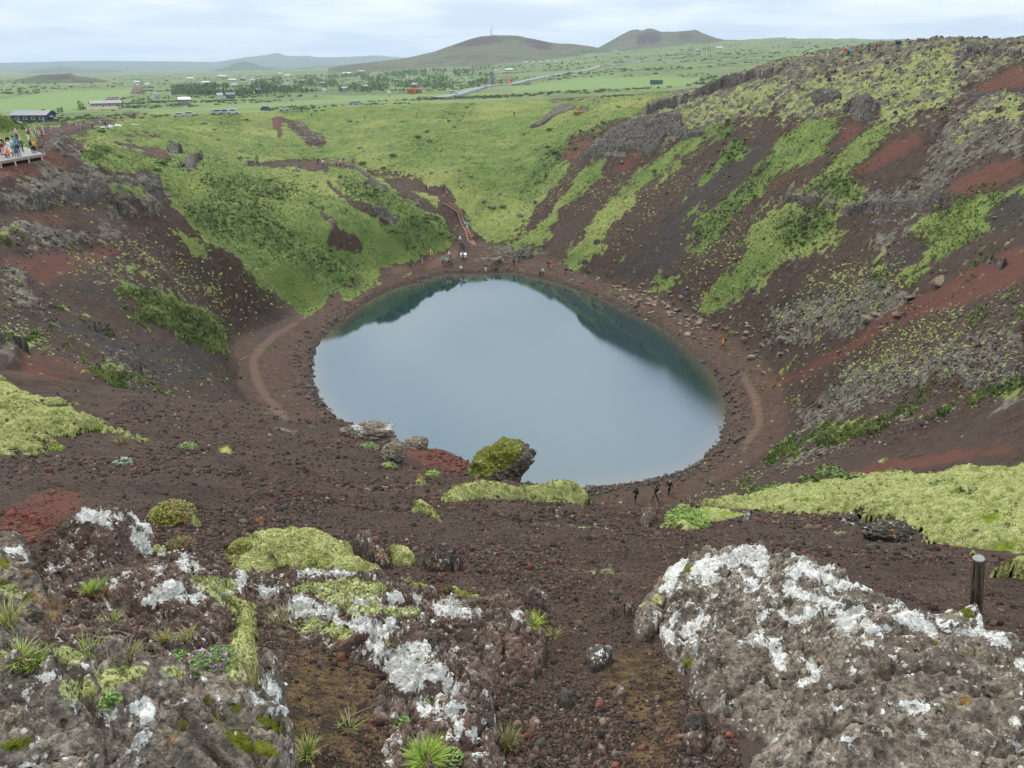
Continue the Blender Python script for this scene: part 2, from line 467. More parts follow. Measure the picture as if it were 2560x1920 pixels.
def zz(x0, y0, pts, s=3.456): return [(x0 + a / s, y0 + b / s) for a, b in pts]
GRASS = [
 # bowl and rim beyond, left to right
 [(160,352),(230,325),(300,300),(400,270),(520,262),(620,262),(760,262),(900,246),(1130,236),(1400,222),(1600,215),(1720,232),(1640,262),(1560,300),(1500,330),(1440,380),(1420,430),(1400,520),(1400,610),(1310,640),(1230,612),(1195,605),(1150,520),(1120,470),(1080,462),(960,425),(850,400),(620,415),(480,425),(400,400),(330,355),(250,360)],
 zz(0,50,[(560,1030),(700,980),(900,1060),(1100,1100),(1250,1160),(1400,1210),(1700,1250),(2212,1290),(2212,1659),(1600,1659),(1400,1450),(1300,1330),(1000,1330),(850,1280),(690,1150),(720,1100),(860,1080),(700,1060)]),
 # hillside left of the stairs
 [(430,430),(560,412),(700,418),(800,425),(860,470),(930,540),(1000,530),(1060,530),(1140,575),(1142,600),(1100,630),(1020,662),(950,680),(905,700),(860,725),(800,742),(790,775),(760,782),(700,740),(650,690),(600,650),(540,610),(480,560),(430,520)],
 zz(640,400,[(0,960),(150,1050),(300,1120),(480,1190),(540,1290),(420,1310),(250,1230),(100,1150),(0,1080)]),
 # ribs of green on the right wall
 [(2122,279),(2094,339),(2030,420),(1972,455),(1900,500),(1840,560),(1790,600),(1708,625),(1708,600),(1737,562),(1815,487),(1870,440),(1920,385),(1963,331),(2036,293)],
 [(1714,328),(1640,420),(1580,500),(1500,580),(1430,655),(1404,646),(1440,600),(1526,562),(1627,472),(1700,409),(1770,330),(1890,339),(1830,410),(1772,441),(1728,470),(1690,480),(1760,420),(1800,380),(1844,305),(1780,300)],
 [(1448,397),(1535,397),(1517,426),(1465,484),(1430,520),(1380,590),(1350,620),(1300,600),(1352,513),(1400,450)],
 [(1270,480),(1330,440),(1400,340),(1480,300),(1560,280),(1600,300),(1540,320),(1460,400),(1400,480),(1350,540),(1310,600),(1200,600)],
 [(2247,319),(2209,354),(2186,397),(2134,449),(2166,498),(2082,504),(2015,470),(2082,391),(2166,319),(2200,300)],
 [(1920,538),(2007,506),(2076,520),(2108,538),(2105,575),(2082,601),(1992,640),(1920,677),(1860,650),(1870,600)],
 [(2397,494),(2533,475),(2600,470),(2455,538),(2412,575),(2340,625),(2290,625),(2290,575),(2354,552)],
 [(1920,631),(1824,683),(1731,756),(1778,790),(1824,770),(1920,700),(1990,640)],
 [(1734,666),(1714,692),(1680,727),(1636,718),(1656,683)],
 zz(1280,400,[(500,850),(700,730),(850,700),(830,800),(700,880),(720,940),(600,960),(480,920)]),
 zz(1920,480,[(1100,700),(1280,590),(1420,640),(1300,760),(1180,830),(1060,760),(900,830),(880,700),(1000,640)]),
 zz(1920,480,[(400,1400),(600,1310),(1000,1130),(960,1200),(700,1290),(420,1440)]),
 # left wall bushes
 [(283,720),(385,726),(477,769),(544,792),(579,842),(535,847),(434,790),(362,758),(289,740)],
 [(333,769),(382,781),(477,813),(564,862),(587,894),(535,888),(434,833),(333,787)],
 [(550,914),(608,930),(608,949),(570,940)],
 [(430,560),(500,590),(540,640),(500,630),(440,590)],
 zz(0,50,[(950,1470),(1200,1450),(1310,1520),(1290,1590),(1200,1590),(1000,1530)]),
 zz(0,480,[(0,340),(120,380),(220,430),(0,480)]),
 zz(0,480,[(900,1560),(1080,1560),(1100,1659),(900,1659)]),
 # lower right band
 zz(1920,960,[(380,450),(560,370),(800,320),(760,400),(1100,330),(1400,220),(1700,100),(2212,-30),(2212,70),(1800,160),(1400,290),(1100,370),(740,440),(700,490),(380,520)]),
 zz(1920,960,[(0,610),(150,500),(320,450),(330,500),(150,580),(0,650)]),
 zz(1920,960,[(400,800),(560,765),(840,720),(1100,655),(1250,640),(1150,690),(850,745),(600,790)]),
 # behind the stairs hut, beach greens
 zz(640,400,[(700,1200),(1000,1000),(1150,1040),(900,1150),(780,1250)]),
 zz(640,400,[(1200,1000),(1300,950),(1420,970),(1300,1020)]),
 # plain
 [(-400,300),(0,262),(300,245),(600,255),(900,238),(1300,225),(1690,212),(1870,152),(2100,112),(2330,78),(2560,85),(2960,85),(2960,0),(-400,0)],
 [(-400,340),(0,335),(100,318),(200,308),(320,285),(320,240),(-400,240)],
]
GRASS += [[(1760,335),(1700,405),(1620,475),(1545,560),(1480,625),(1420,662),(1395,645),(1450,585),(1520,512),(1590,448),(1650,398),(1705,340)], [(1940,640),(1870,700),(1790,770),(1740,760),(1800,690),(1880,630)], [(2480,560),(2400,620),(2300,690),(2260,690),(2360,600),(2440,540)], [(2060,610),(1990,660),(1900,690),(1880,660),(1990,620)], [(1330,430),(1420,350),(1500,310),(1470,360),(1380,440),(1300,520)]]
GRASS.append([(815,412),(880,420),(960,440),(1060,468),(1130,520),(1150,600),(1000,610),(860,540)])
GRASS_CUT = [ # bare strips inside the green
 stroke([(300,330),(420,352),(560,410),(620,418),(700,412),(790,416)], [4,6,6,7,10,18]),
 zz(0,50,[(900,1070),(1150,1070),(1250,1110),(1440,1110),(1500,1220),(1350,1190),(1200,1110)]),
 stroke([(960,450),(1040,465),(1100,480),(1120,500),(1105,520),(1125,545),(1155,575),(1185,605)], [12,18,20,20,26,30,34,40]),
 zz(640,50,[(1100,1370),(1220,1400),(1300,1460),(1560,1600),(1620,1659),(1500,1659),(1300,1560),(1190,1460)]),
 zz(640,400,[(1560,440),(1660,470),(1740,620),(1700,720),(1620,800),(1480,860),(1340,900),(1200,930),(1100,960),(1300,960),(1600,880),(1900,760),(1960,720),(1840,620),(1720,420),(1620,360)]),
 zz(640,400,[(580,190),(640,240),(700,320),(800,400),(940,480),(1100,560),(1220,580),(1200,500),(1000,420),(860,370),(740,280),(650,180)]),
 zz(640,400,[(440,360),(600,440),(700,560),(820,640),(960,860),(860,800),(740,760),(600,700),(660,600),(540,440)]),
 zz(640,50,[(170,830),(240,830),(240,960),(200,1010),(160,960)]),
 zz(640,50,[(240,840),(400,870),(560,1000),(620,1060),(480,1120),(400,1030),(300,960)]),
 # scree gullies on the right
 [(1567,295),(1530,320),(1460,360),(1420,430),(1380,480),(1340,520),(1320,570),(1330,580),(1400,500),(1450,430),(1490,370),(1560,320)],
 zz(1280,400,[(120,600),(280,640),(420,540),(400,430),(560,360),(560,560),(380,760),(290,780),(250,740),(380,640)]),
]
SHRUB = [ [(820,432),(900,450),(1000,490),(1070,525),(960,525),(880,495)], [(480,450),(640,440),(760,470),(700,500),(560,490)], [(1010,350),(1100,340),(1125,368),(1030,378)], [(1080,272),(1180,272),(1210,300),(1100,302)], [(560,275),(620,290),(600,330),(520,320)], [(760,380),(800,385),(780,410),(720,400)], [(1180,230),(1260,225),(1400,222),(1500,232),(1400,245),(1250,248)], # darker bushy green
 [(440,540),(520,500),(640,500),(700,540),(760,600),(860,640),(930,660),(860,700),(800,690),(700,640),(600,600),(500,570)],
 [(1000,540),(1080,530),(1130,570),(1130,600),(1040,640),(980,600)],
 [(1300,460),(1360,380),(1440,330),(1500,300),(1480,340),(1400,410),(1350,470),(1300,520)],
 [(1720,600),(1800,500),(1900,420),(1950,400),(1900,470),(1830,550),(1770,610)],
 [(2000,470),(2100,430),(2170,490),(2080,510)],[(1920,560),(2050,520),(2100,540),(2060,600),(1960,620)],
 [(1560,300),(1620,320),(1700,340),(1640,380),(1560,400),(1480,330)],
 [(1800,300),(1900,280),(2000,340),(1900,370),(1800,420),(1740,460),(1720,440)],
 zz(0,50,[(780,1090),(950,1100),(960,1170),(860,1190),(760,1180)]),
 [(283,720),(385,726),(477,769),(544,792),(579,842),(535,847),(434,790),(362,758),(289,740)],
 [(333,769),(382,781),(477,813),(564,862),(587,894),(535,888),(434,833),(333,787)],
 [(0,318),(250,300),(320,270),(600,262),(600,250),(0,290)],
]
ROCK = [
 # right rim and upper wall
 [(1590,285),(1625,240),(1700,205),(1780,170),(1870,140),(2010,108),(2120,90),(2240,72),(2330,52),(2380,60),(2440,62),(2560,62),(2960,20),(2960,200),(2560,150),(2480,185),(2430,230),(2380,270),(2300,300),(2180,310),(2130,285),(2060,285),(1990,300),(1900,290),(1840,300),(1780,310),(1700,335),(1660,380),(1560,400),(1450,400),(1480,350),(1560,310)],
 [(2300,330),(2560,200),(2560,420),(2480,380),(2400,440),(2330,480),(2290,460),(2330,400)],
 zz(1920,480,[(60,0),(540,160),(860,150),(1120,110),(1480,80),(1640,-20),(1300,-60),(860,-10),(500,-40)]),
 zz(1920,480,[(860,230),(1130,240),(1560,270),(1500,310),(1100,290),(900,260)]),
 zz(1920,480,[(1060,330),(1300,360),(1240,430),(1060,400)]),
 zz(1920,480,[(860,380),(1000,400),(1250,430),(1000,560),(880,500)]),
 zz(1920,480,[(260,560),(330,640),(0,660),(0,560)]),
 zz(1920,480,[(0,1000),(600,900),(900,800),(1100,840),(1300,1000),(900,1250),(600,1300),(200,1400),(0,1300)]),
 # boulder field above the lower right band
 zz(1920,960,[(250,330),(240,200),(450,60),(700,-100),(1300,-220),(2212,-500),(2212,-30),(1700,70),(1300,60),(900,200),(600,350),(400,420),(250,430)]),
 zz(1920,960,[(0,700),(300,540),(800,460),(1500,240),(2212,60),(2212,160),(1500,320),(1000,470),(700,530),(300,640),(0,720)]),
 zz(1920,960,[(0,830),(600,790),(900,740),(1500,570),(1640,570),(1300,670),(800,770),(400,820),(0,870)]),
 # left cliffs
 [(0,500),(10,470),(60,468),(120,440),(200,430),(270,440),(300,480),(320,520),(350,540),(310,545),(250,505),(200,510),(100,515),(40,522),(0,524)],
 zz(0,50,[(0,1400),(200,1300),(400,1200),(560,1250),(580,1330),(300,1350),(0,1450)]),
 zz(0,50,[(230,1050),(400,1000),(560,1010),(720,1150),(820,1200),(940,1260),(1000,1330),(1300,1350),(1420,1340),(1700,1350),(1800,1250),(1500,1080),(1460,1050),(1560,1150),(1750,1150),(1900,1260),(2212,1330),(2100,1450),(1800,1550),(1500,1560),(1380,1659),(1100,1600),(900,1400),(700,1200),(450,1100)]),
 zz(0,480,[(100,230),(350,300),(630,360),(900,330),(1200,380),(1200,440),(900,500),(600,540),(300,560),(100,500),(0,480),(0,400)]),
 zz(0,480,[(0,590),(150,620),(320,720),(280,820),(0,800)]),
 zz(0,480,[(20,880),(200,860),(470,1000),(440,1040),(180,1020)]),
 zz(0,480,[(320,880),(500,880),(480,920),(340,930)]),
 zz(0,480,[(400,1080),(500,1090),(500,1150),(420,1150)]),
 zz(0,480,[(920,1400),(1160,1400),(1240,1500),(1400,1659),(1000,1659),(900,1560)]),
 zz(0,480,[(0,1320),(150,1350),(190,1500),(180,1659),(100,1640),(60,1500),(0,1400)]),
 zz(0,480,[(900,0),(1080,50),(1200,200),(1180,240),(1050,200)]),
 # spur
 zz(640,50,[(670,1260),(850,1280),(1000,1370),(1150,1490),(1400,1560),(1500,1659),(1250,1659),(1100,1560),(880,1420),(700,1330)]),
 zz(640,50,[(250,830),(400,860),(600,1000),(620,1080),(480,1080),(350,960)]),
 zz(640,400,[(900,400),(1100,400),(1250,480),(1200,560),(1060,540)]),
 zz(640,400,[(560,420),(900,480),(880,530),(680,520),(700,700),(820,760),(700,740),(600,640)]),
 zz(1280,400,[(-80,740),(260,760),(340,800),(200,850),(100,880),(-200,900),(-400,860),(-200,800)]),
 zz(1280,50,[(140,930),(360,770),(480,730),(560,760),(480,810),(340,830),(200,930)]),
]
MOSS = [
 [(1900,290),(1990,200),(2120,160),(2250,150),(2330,95),(2400,115),(2400,250),(2250,330),(2180,300),(2060,285),(1990,300)],
 [(1600,290),(1700,250),(1870,200),(2000,170),(1900,280),(1700,330),(1500,380)],
 [(2380,330),(2480,240),(2560,220),(2560,320),(2450,330),(2400,380)],
 zz(1920,480,[(1100,220),(1230,110),(1320,130),(1300,210),(1420,220),(1300,240)]),
 zz(1920,480,[(870,370),(1000,400),(960,430),(880,410)]),
 zz(1920,480,[(340,780),(500,760),(860,600),(800,760),(560,840),(400,840)]),
 zz(0,480,[(600,560),(1000,620),(1250,640),(1400,800),(1200,780),(1000,700),(700,640)]),
 zz(0,480,[(560,730),(650,740),(760,810),(640,790)]),
 zz(0,480,[(1640,780),(1830,820),(2060,990),(1960,970),(1780,880)]),
 zz(0,480,[(250,120),(700,110),(880,150),(600,170),(300,160)]),
 zz(0,480,[(1600,430),(1760,460),(1880,550),(1740,530)]),
 zz(0,480,[(920,1400),(1100,1440),(1000,1560),(930,1500)]),
 zz(0,50,[(570,1030),(720,1020),(900,1060),(860,1080),(640,1060)]),
 zz(0,480,[(0,1110),(200,1160),(400,1280),(340,1380),(200,1340),(0,1300)]),
 zz(640,400,[(0,830),(200,960),(400,1100),(540,1200),(400,1160),(200,1060),(0,960)]),
 zz(1280,400,[(1540,1240),(1900,980),(2100,1060),(1860,1290),(1700,1350)]),
 zz(1280,400,[(1100,600),(1000,700),(900,780),(920,720),(1040,640)]),
 zz(1920,960,[(250,100),(340,150),(300,250),(130,220),(200,140)]),
 zz(640,50,[(420,870),(560,960),(600,1030),(520,1010),(420,940)]),
]
TUFT = [ # scree dotted with yellow-green tufts
 zz(1280,50,[(150,1400),(560,1180),(640,1400),(450,1600),(100,1659)]),
 zz(1280,50,[(650,1500),(900,1200),(1190,1150),(900,1500),(600,1659),(400,1659)]),
 zz(1280,400,[(650,720),(1100,240),(1460,40),(1700,60),(1500,250),(1200,500),(900,780),(860,860)]),
 zz(1280,400,[(1450,860),(1900,480),(2212,380),(2212,900),(1900,1300),(1600,1340),(1540,1200)]),
 zz(1920,480,[(340,760),(800,600),(1300,600),(1100,860),(500,1100),(0,1330),(0,1000)]),
 zz(1920,480,[(350,1430),(900,1200),(1700,950),(2212,800),(2212,1659),(340,1659)]),
 zz(0,480,[(600,560),(1200,420),(1400,280),(1900,600),(2212,900),(2212,1300),(1650,850),(1300,820),(1000,830),(700,700)]),
 zz(640,400,[(0,700),(600,1160),(560,1290),(300,1300),(0,1150)]),
 zz(640,50,[(0,1500),(0,1659),(-400,1659),(-700,1400)]),
]
RED = [
 [(2560,618),(2560,700),(2412,765),(2209,835),(2065,920),(1963,968),(1900,990),(1900,965),(1950,950),(2065,888),(2209,800),(2354,722),(2470,660)],
 [(2354,470),(2426,435),(2560,397),(2560,440),(2499,470),(2412,501)],
 [(2455,212),(2560,160),(2560,225),(2528,229),(2412,252)],
 zz(1920,50,[(0,1560),(180,1380),(420,1280),(700,1030),(870,880),(700,880),(600,1080),(400,1250),(100,1350),(0,1460)]),
 zz(1920,50,[(760,1300),(1000,1100),(1300,980),(1380,980),(1150,1180),(900,1330),(780,1400)]),
 # left
 zz(0,50,[(-400,1100),(0,1000),(230,960),(400,950),(640,900),(740,885),(860,910),(880,940),(700,950),(450,1000),(250,1020),(230,1060),(0,1020)]),
 zz(0,50,[(-400,1210),(0,1240),(390,1130),(560,1180),(700,1300),(500,1290),(0,1400),(-400,1500)]),
 zz(0,50,[(-300,1659),(0,1480),(200,1420),(480,1390),(700,1400),(330,1420),(30,1500),(0,1580)]),
 zz(0,50,[(900,1070),(1150,1070),(1250,1110),(1440,1110),(1500,1220),(1350,1190),(1200,1110)]),
 zz(0,50,[(950,960),(1100,930),(1250,900),(1100,960),(960,980)]),
 zz(640,50,[(-60,780),(180,820),(240,830),(240,960),(200,1010),(150,900),(0,850)]),
 zz(0,480,[(0,150),(240,160),(640,200),(800,300),(400,330),(100,230),(0,250)]),
 zz(0,480,[(0,500),(400,540),(1000,480),(1100,560),(700,760),(400,860),(200,700),(0,640)]),
 zz(0,480,[(180,1340),(500,1400),(900,1560),(900,1659),(150,1659)]),
 stroke([(560,410),(620,418),(700,412),(790,416),(800,425)], [5,7,10,20,10]),
 stroke([(960,450),(1040,465),(1100,480),(1120,500),(1105,520)], [9,14,16,16,24]),
 zz(640,50,[(1040,870),(1160,870),(1040,880)]),
 zz(1280,50,[(260,640),(800,640),(850,680),(300,690)]),
 zz(1280,50,[(840,1290),(1050,1150),(1190,1150),(1000,1280),(860,1380)]),
 zz(1280,50,[(950,840),(1000,850),(700,1020),(600,1180),(350,1250),(500,1050)]),
 zz(1920,960,[(400,760),(1200,610),(2212,500),(2212,560),(1100,740),(200,830)]),
 # foreground streaks
 zz(640,960,[(-300,270),(0,330),(250,360),(600,400),(900,420),(1200,480),(1500,560),(1700,720),(1500,740),(1200,600),(1000,520),(700,480),(300,410),(0,390),(-300,330)]),
 zz(640,960,[(1480,520),(1800,600),(1900,760),(1700,800),(1500,720),(1240,580)]),
 zz(0,960,[(0,1080),(250,960),(600,900),(760,980),(700,1080),(560,1180),(400,1330),(280,1420),(0,1400)]),
 zz(1280,960,[(1150,1130),(1280,1150),(1260,1210),(1140,1190)]),
]
DARK = [
 [(1920,340),(1859,368),(1815,412),(1714,484),(1640,570),(1570,650),(1526,700),(1642,689),(1685,655),(1708,602),(1743,545),(1815,481),(1888,400),(1920,390)],
 zz(0,480,[(0,940),(200,1030),(500,1050),(900,1170),(1250,1280),(1900,1420),(2000,1560),(1500,1659),(1300,1659),(1000,1400),(600,1200),(0,1060)]),
 zz(0,480,[(560,760),(900,840),(1400,1000),(1200,980),(800,900)]),
 zz(640,400,[(0,760),(250,960),(500,1100),(620,1180),(450,1150),(200,1020),(0,860)]),
 zz(1920,480,[(2212,0),(1800,240),(1500,420),(1100,700),(800,900),(300,1100),(0,1300),(0,1000),(500,880),(860,800),(1100,560),(1500,560),(1900,400),(2212,300)]),
 zz(1920,480,[(1300,330),(1640,260),(1640,330),(1300,420)]),
 zz(640,400,[(0,1250),(400,1310),(200,1600),(0,1659)]),
 zz(0,50,[(250,1060),(560,1010),(700,1100),(740,1090),(700,1150),(400,1100)]),
 zz(0,50,[(560,1200),(800,1300),(900,1500),(1000,1659),(850,1659),(700,1400)]),
]
PATH = [
 stroke([(835,747),(790,770),(745,800),(700,830),(655,868),(632,905),(640,950),(668,1000),(720,1050)], [6,10,13,16,20,24,24,22,20]),
 stroke([(1420,692),(1470,700),(1530,718),(1600,724),(1670,735),(1700,760),(1710,775)], [8,8,8,7,7,8,8]),
 stroke([(1850,930),(1890,1000),(1900,1060),(1860,1120)], [16,22,22,18]),
 zz(640,400,[(1100,960),(1340,900),(1500,870),(1660,790),(1740,640),(1760,800),(1700,900),(1500,940),(1200,990)]),
]
FIELD = [ # smooth mown fields on the plain
 zz(0,50,[(-400,700),(0,680),(600,610),(1180,590),(1170,640),(960,680),(900,720),(600,780),(200,800),(0,800),(-400,820)]),
 [(310,278),(500,268),(640,260),(760,252),(930,240),(1050,240),(1040,247),(900,252),(700,266),(500,284),(400,282)],
 zz(1280,50,[(0,590),(300,540),(700,500),(1300,490),(1650,500),(1500,570),(1000,590),(400,610),(0,620)]),
]
PURPLE = [
 zz(0,50,[(120,520),(300,480),(600,455),(700,500),(900,540),(1160,580),(640,590),(600,560),(640,520),(400,500)]),
]
masks = {}
g = np.maximum(raster(GRASS, 5) * (_gx * RS + RX0 < 1300), raster(GRASS, 8) * (_gx * RS + RX0 >= 1300)); cut = raster(GRASS_CUT, 2); masks['grass'] = np.clip(g - 0.85 * cut, 0, 1)
for k, P, b in (('shrub', SHRUB, 6), ('rock', ROCK, 7), ('moss', MOSS, 8), ('tuft', TUFT, 8), ('red', RED, 7), ('dark', DARK, 9), ('path', PATH, 4), ('field', FIELD, 1)):
    masks[k] = raster(P, b)

SOIL = [zz(640,1440,[(200,480),(520,420),(860,520),(940,700),(1050,850),(1300,1200),(1350,1500),(1300,1900),(300,1900),(300,1200),(240,800)]),
        zz(0,1440,[(380,420),(1000,280),(1300,560),(1600,560),(1800,640),(1400,760),(1000,740),(700,640)]),
        zz(1280,1440,[(700,700),(1250,620),(1500,1000),(1450,1200),(1500,1500),(1300,1900),(1000,1900),(1000,1300),(800,1000)])]
masks['soil'] = raster(SOIL, 8)
masks['moss'] = np.maximum(masks['moss'], 0.55 * raster([[(1600,260),(1700,190),(2010,100),(2350,50),(2700,50),(2700,170),(2500,190),(2400,300),(2180,330),(1900,330),(1600,380)]], 10))

BEACH = [[(560,860),(620,790),(720,742),(820,720),(900,688),(1000,650),(1090,600),(1170,560),(1210,600),(1330,622),(1420,655),(1500,685),(1600,715),(1700,755),(1800,815),(1900,885),(1965,960),(1985,1040),(1950,1120),(1850,1190),(1700,1262),(1560,1290),(1460,1240),(1600,1200),(1740,1160),(1810,1070),(1810,1000),(1770,925),(1650,820),(1520,755),(1415,715),(1305,690),(1200,685),(1045,707),(940,741),(850,803),(786,880),(784,960),(800,1000),(850,1055),(720,1060),(620,1010),(565,930)]]
masks['path'] = np.maximum(masks['path'], 0.42 * raster(BEACH, 5))
# ---------------------------------------------------------------- ground materials
def cover_material():
    t = NT('ground_cover'); P = t.pos()
    A = t.sep(t.attr('covA').outputs['Color']); Aa = t.attr('covA').outputs['Alpha']
    B = t.sep(t.attr('covB').outputs['Color']); Ba = t.attr('covB').outputs['Alpha']
    Cc = t.sep(t.attr('covC').outputs['Color'])
    near = Cc[0]; soil = t.attr('covC').outputs['Alpha']                       # 1 close to the viewer's ledge, 0 in the crater
    nb = t.noise(P, 0.035, 4, 0.55); nm = t.noise(P, 0.22, 4, 0.6); nf = t.noise(P, 1.3, 4, 0.65); ng = t.noise(P, 7.0, 4, 0.6); nv = t.noise(P, 38.0, 3, 0.6)
    def edge(w, n, amp=0.9, lo=0.35, hi=0.65):
        return t.ss(t.m('ADD', w, t.m('MULTIPLY', t.m('SUBTRACT', n, 0.5), amp)), lo, hi)
    mixn = t.m('ADD', t.m('MULTIPLY', nf, 0.6), t.m('MULTIPLY', ng, 0.4))
    # scoria
    scor = t.mix(t.ss(mixn, 0.3, 0.7), (0.027, 0.018, 0.014), (0.080, 0.053, 0.042))
    scor = t.mix(t.ss(nm, 0.35, 0.7), scor, (0.055, 0.039, 0.032))
    scor = t.mix(edge(B[0], nm, 0.5), scor, t.mix(mixn, (0.070, 0.032, 0.025), (0.120, 0.053, 0.041)))
    scor = t.mix(edge(B[1], nm, 0.5), scor, t.mix(mixn, (0.026, 0.022, 0.021), (0.058, 0.049, 0.045)))
    scor = t.mix(t.m('MULTIPLY', edge(B[2], nf, 0.3, 0.2, 0.8), 0.85), scor, t.mix(mixn, (0.105, 0.068, 0.052), (0.16, 0.105, 0.082)))
    scor = t.mix(t.m('MULTIPLY', t.ss(t.m('ADD', soil, t.m('MULTIPLY', t.m('SUBTRACT', nf, 0.5), 0.8)), 0.3, 0.7), near), scor, t.mix(t.ss(t.noise(P, 14.0, 4, 0.75), 0.35, 0.65), (0.026, 0.018, 0.013), (0.110, 0.074, 0.036)))
    # scattered pale pebbles
    vd = t.vor(P, 2.6, out='Distance'); vc = t.sep(t.vor(P, 2.6, out='Color'))
    peb = t.m('MULTIPLY', t.ss(vd, 0.16, 0.08), t.m('GREATER_THAN', vc[0], 0.80))
    peb = t.m('MULTIPLY', peb, t.m('SUBTRACT', 1.0, near))
    scor = t.mix(peb, scor, t.mix(vc[1], (0.24, 0.20, 0.16), (0.14, 0.13, 0.10)))
    # rock with pale lichen
    rv = t.noise(P, 0.9, 6, 0.72, 0.4)
    rock = t.mix(t.ss(rv, 0.3, 0.72), (0.042, 0.036, 0.030), (0.17, 0.155, 0.128))
    rock = t.mix(t.ss(t.noise(P, 3.1, 4, 0.7), 0.60, 0.68), rock, (0.33, 0.32, 0.28))
    rock = t.mix(t.ss(t.noise(P, 2.2, 3, 0.7), 0.40, 0.30), rock, (0.03, 0.026, 0.025))
    c = t.mix(edge(t.m('MULTIPLY', A[2], 0.72), t.noise(P, 0.45, 5, 0.7), 2.6, 0.42, 0.58), scor, rock)
    # moss
    mossc = t.mix(t.ss(mixn, 0.3, 0.7), (0.13, 0.15, 0.052), (0.30, 0.325, 0.14))
    c = t.mix(edge(t.m('MULTIPLY', A[1], 0.57), t.noise(t.vscale(P, (1.0, 1.0, 1.8)), 0.5, 5, 0.75), 3.0, 0.42, 0.58), c, mossc)
    # yellow-green tufts dotted over the scree
    tv = t.vor(P, 1.15, out='Distance'); tc = t.sep(t.vor(P, 1.15, out='Color'))
    tw = t.m('MULTIPLY', Aa, 0.75)
    tuft = t.m('MULTIPLY', t.ss(t.m('ADD', tv, t.m('MULTIPLY', nf, 0.16)), 0.36, 0.22), t.m('LESS_THAN', tc[0], tw))
    c = t.mix(tuft, c, t.mix(tc[1], (0.13, 0.17, 0.045), (0.27, 0.31, 0.10)))
    # grass
    gr = t.mix(t.ss(nm, 0.3, 0.7), (0.072, 0.110, 0.030), (0.150, 0.185, 0.056))
    gr = t.mix(t.ss(nf, 0.35, 0.75), gr, (0.110, 0.172, 0.046))
    gr = t.mix(t.ss(nb, 0.45, 0.65), gr, t.mix(nf, (0.15, 0.185, 0.055), (0.22, 0.235, 0.078)))
    gr = t.mix(t.m('MULTIPLY', edge(t.m('MULTIPLY', Ba, 0.75), nf, 2.4, 0.42, 0.58), 0.8), gr, t.mix(nf, (0.050, 0.085, 0.026), (0.10, 0.15, 0.048)))
    gw = edge(t.m('MULTIPLY', A[0], 0.84), t.m('ADD', t.m('MULTIPLY', nm, 0.5), t.m('MULTIPLY', nf, 0.5)), 2.6, 0.42, 0.58)
    c = t.mix(gw, c, gr)
    # plain: heath, fields
    pl = Cc[1]
    pn = t.noise(t.vscale(P, (0.012, 0.03, 0.03)), 1.0, 5, 0.6); pn2 = t.noise(t.vscale(P, (0.06, 0.10, 0.1)), 1.0, 5, 0.65)
    heath = t.mix(t.ss(pn, 0.38, 0.62), (0.075, 0.120, 0.048), (0.145, 0.185, 0.080))
    heath = t.mix(t.ss(pn2, 0.50, 0.68), heath, (0.16, 0.165, 0.085))
    heath = t.mix(t.ss(t.noise(t.vscale(P, (0.02, 0.045, 0.03)), 1.7, 4, 0.7), 0.55, 0.63), heath, (0.050, 0.080, 0.036))
    heath = t.mix(t.ss(t.noise(t.vscale(P, (0.006, 0.02, 0.03)), 1.0, 3, 0.6), 0.60, 0.68), heath, (0.14, 0.20, 0.07))
    c = t.mix(pl, c, heath)
    c = t.mix(Cc[2], c, t.mix(pn2, (0.125, 0.185, 0.068), (0.16, 0.225, 0.085)))
    bh = t.m('ADD', t.m('MULTIPLY', nf, 0.8), t.m('MULTIPLY', ng, 0.22))
    b = t.bump(bh, 0.9, 0.35)
    hn = t.m('MULTIPLY', t.m('ADD', nv, t.m('MULTIPLY', t.vor(P, 60.0), 0.6)), near)
    b = t.bump(hn, 0.7, 0.012, b)
    t.pbr(c, 0.92, b, 0.15)
    return t.mat
GROUND = cover_material()

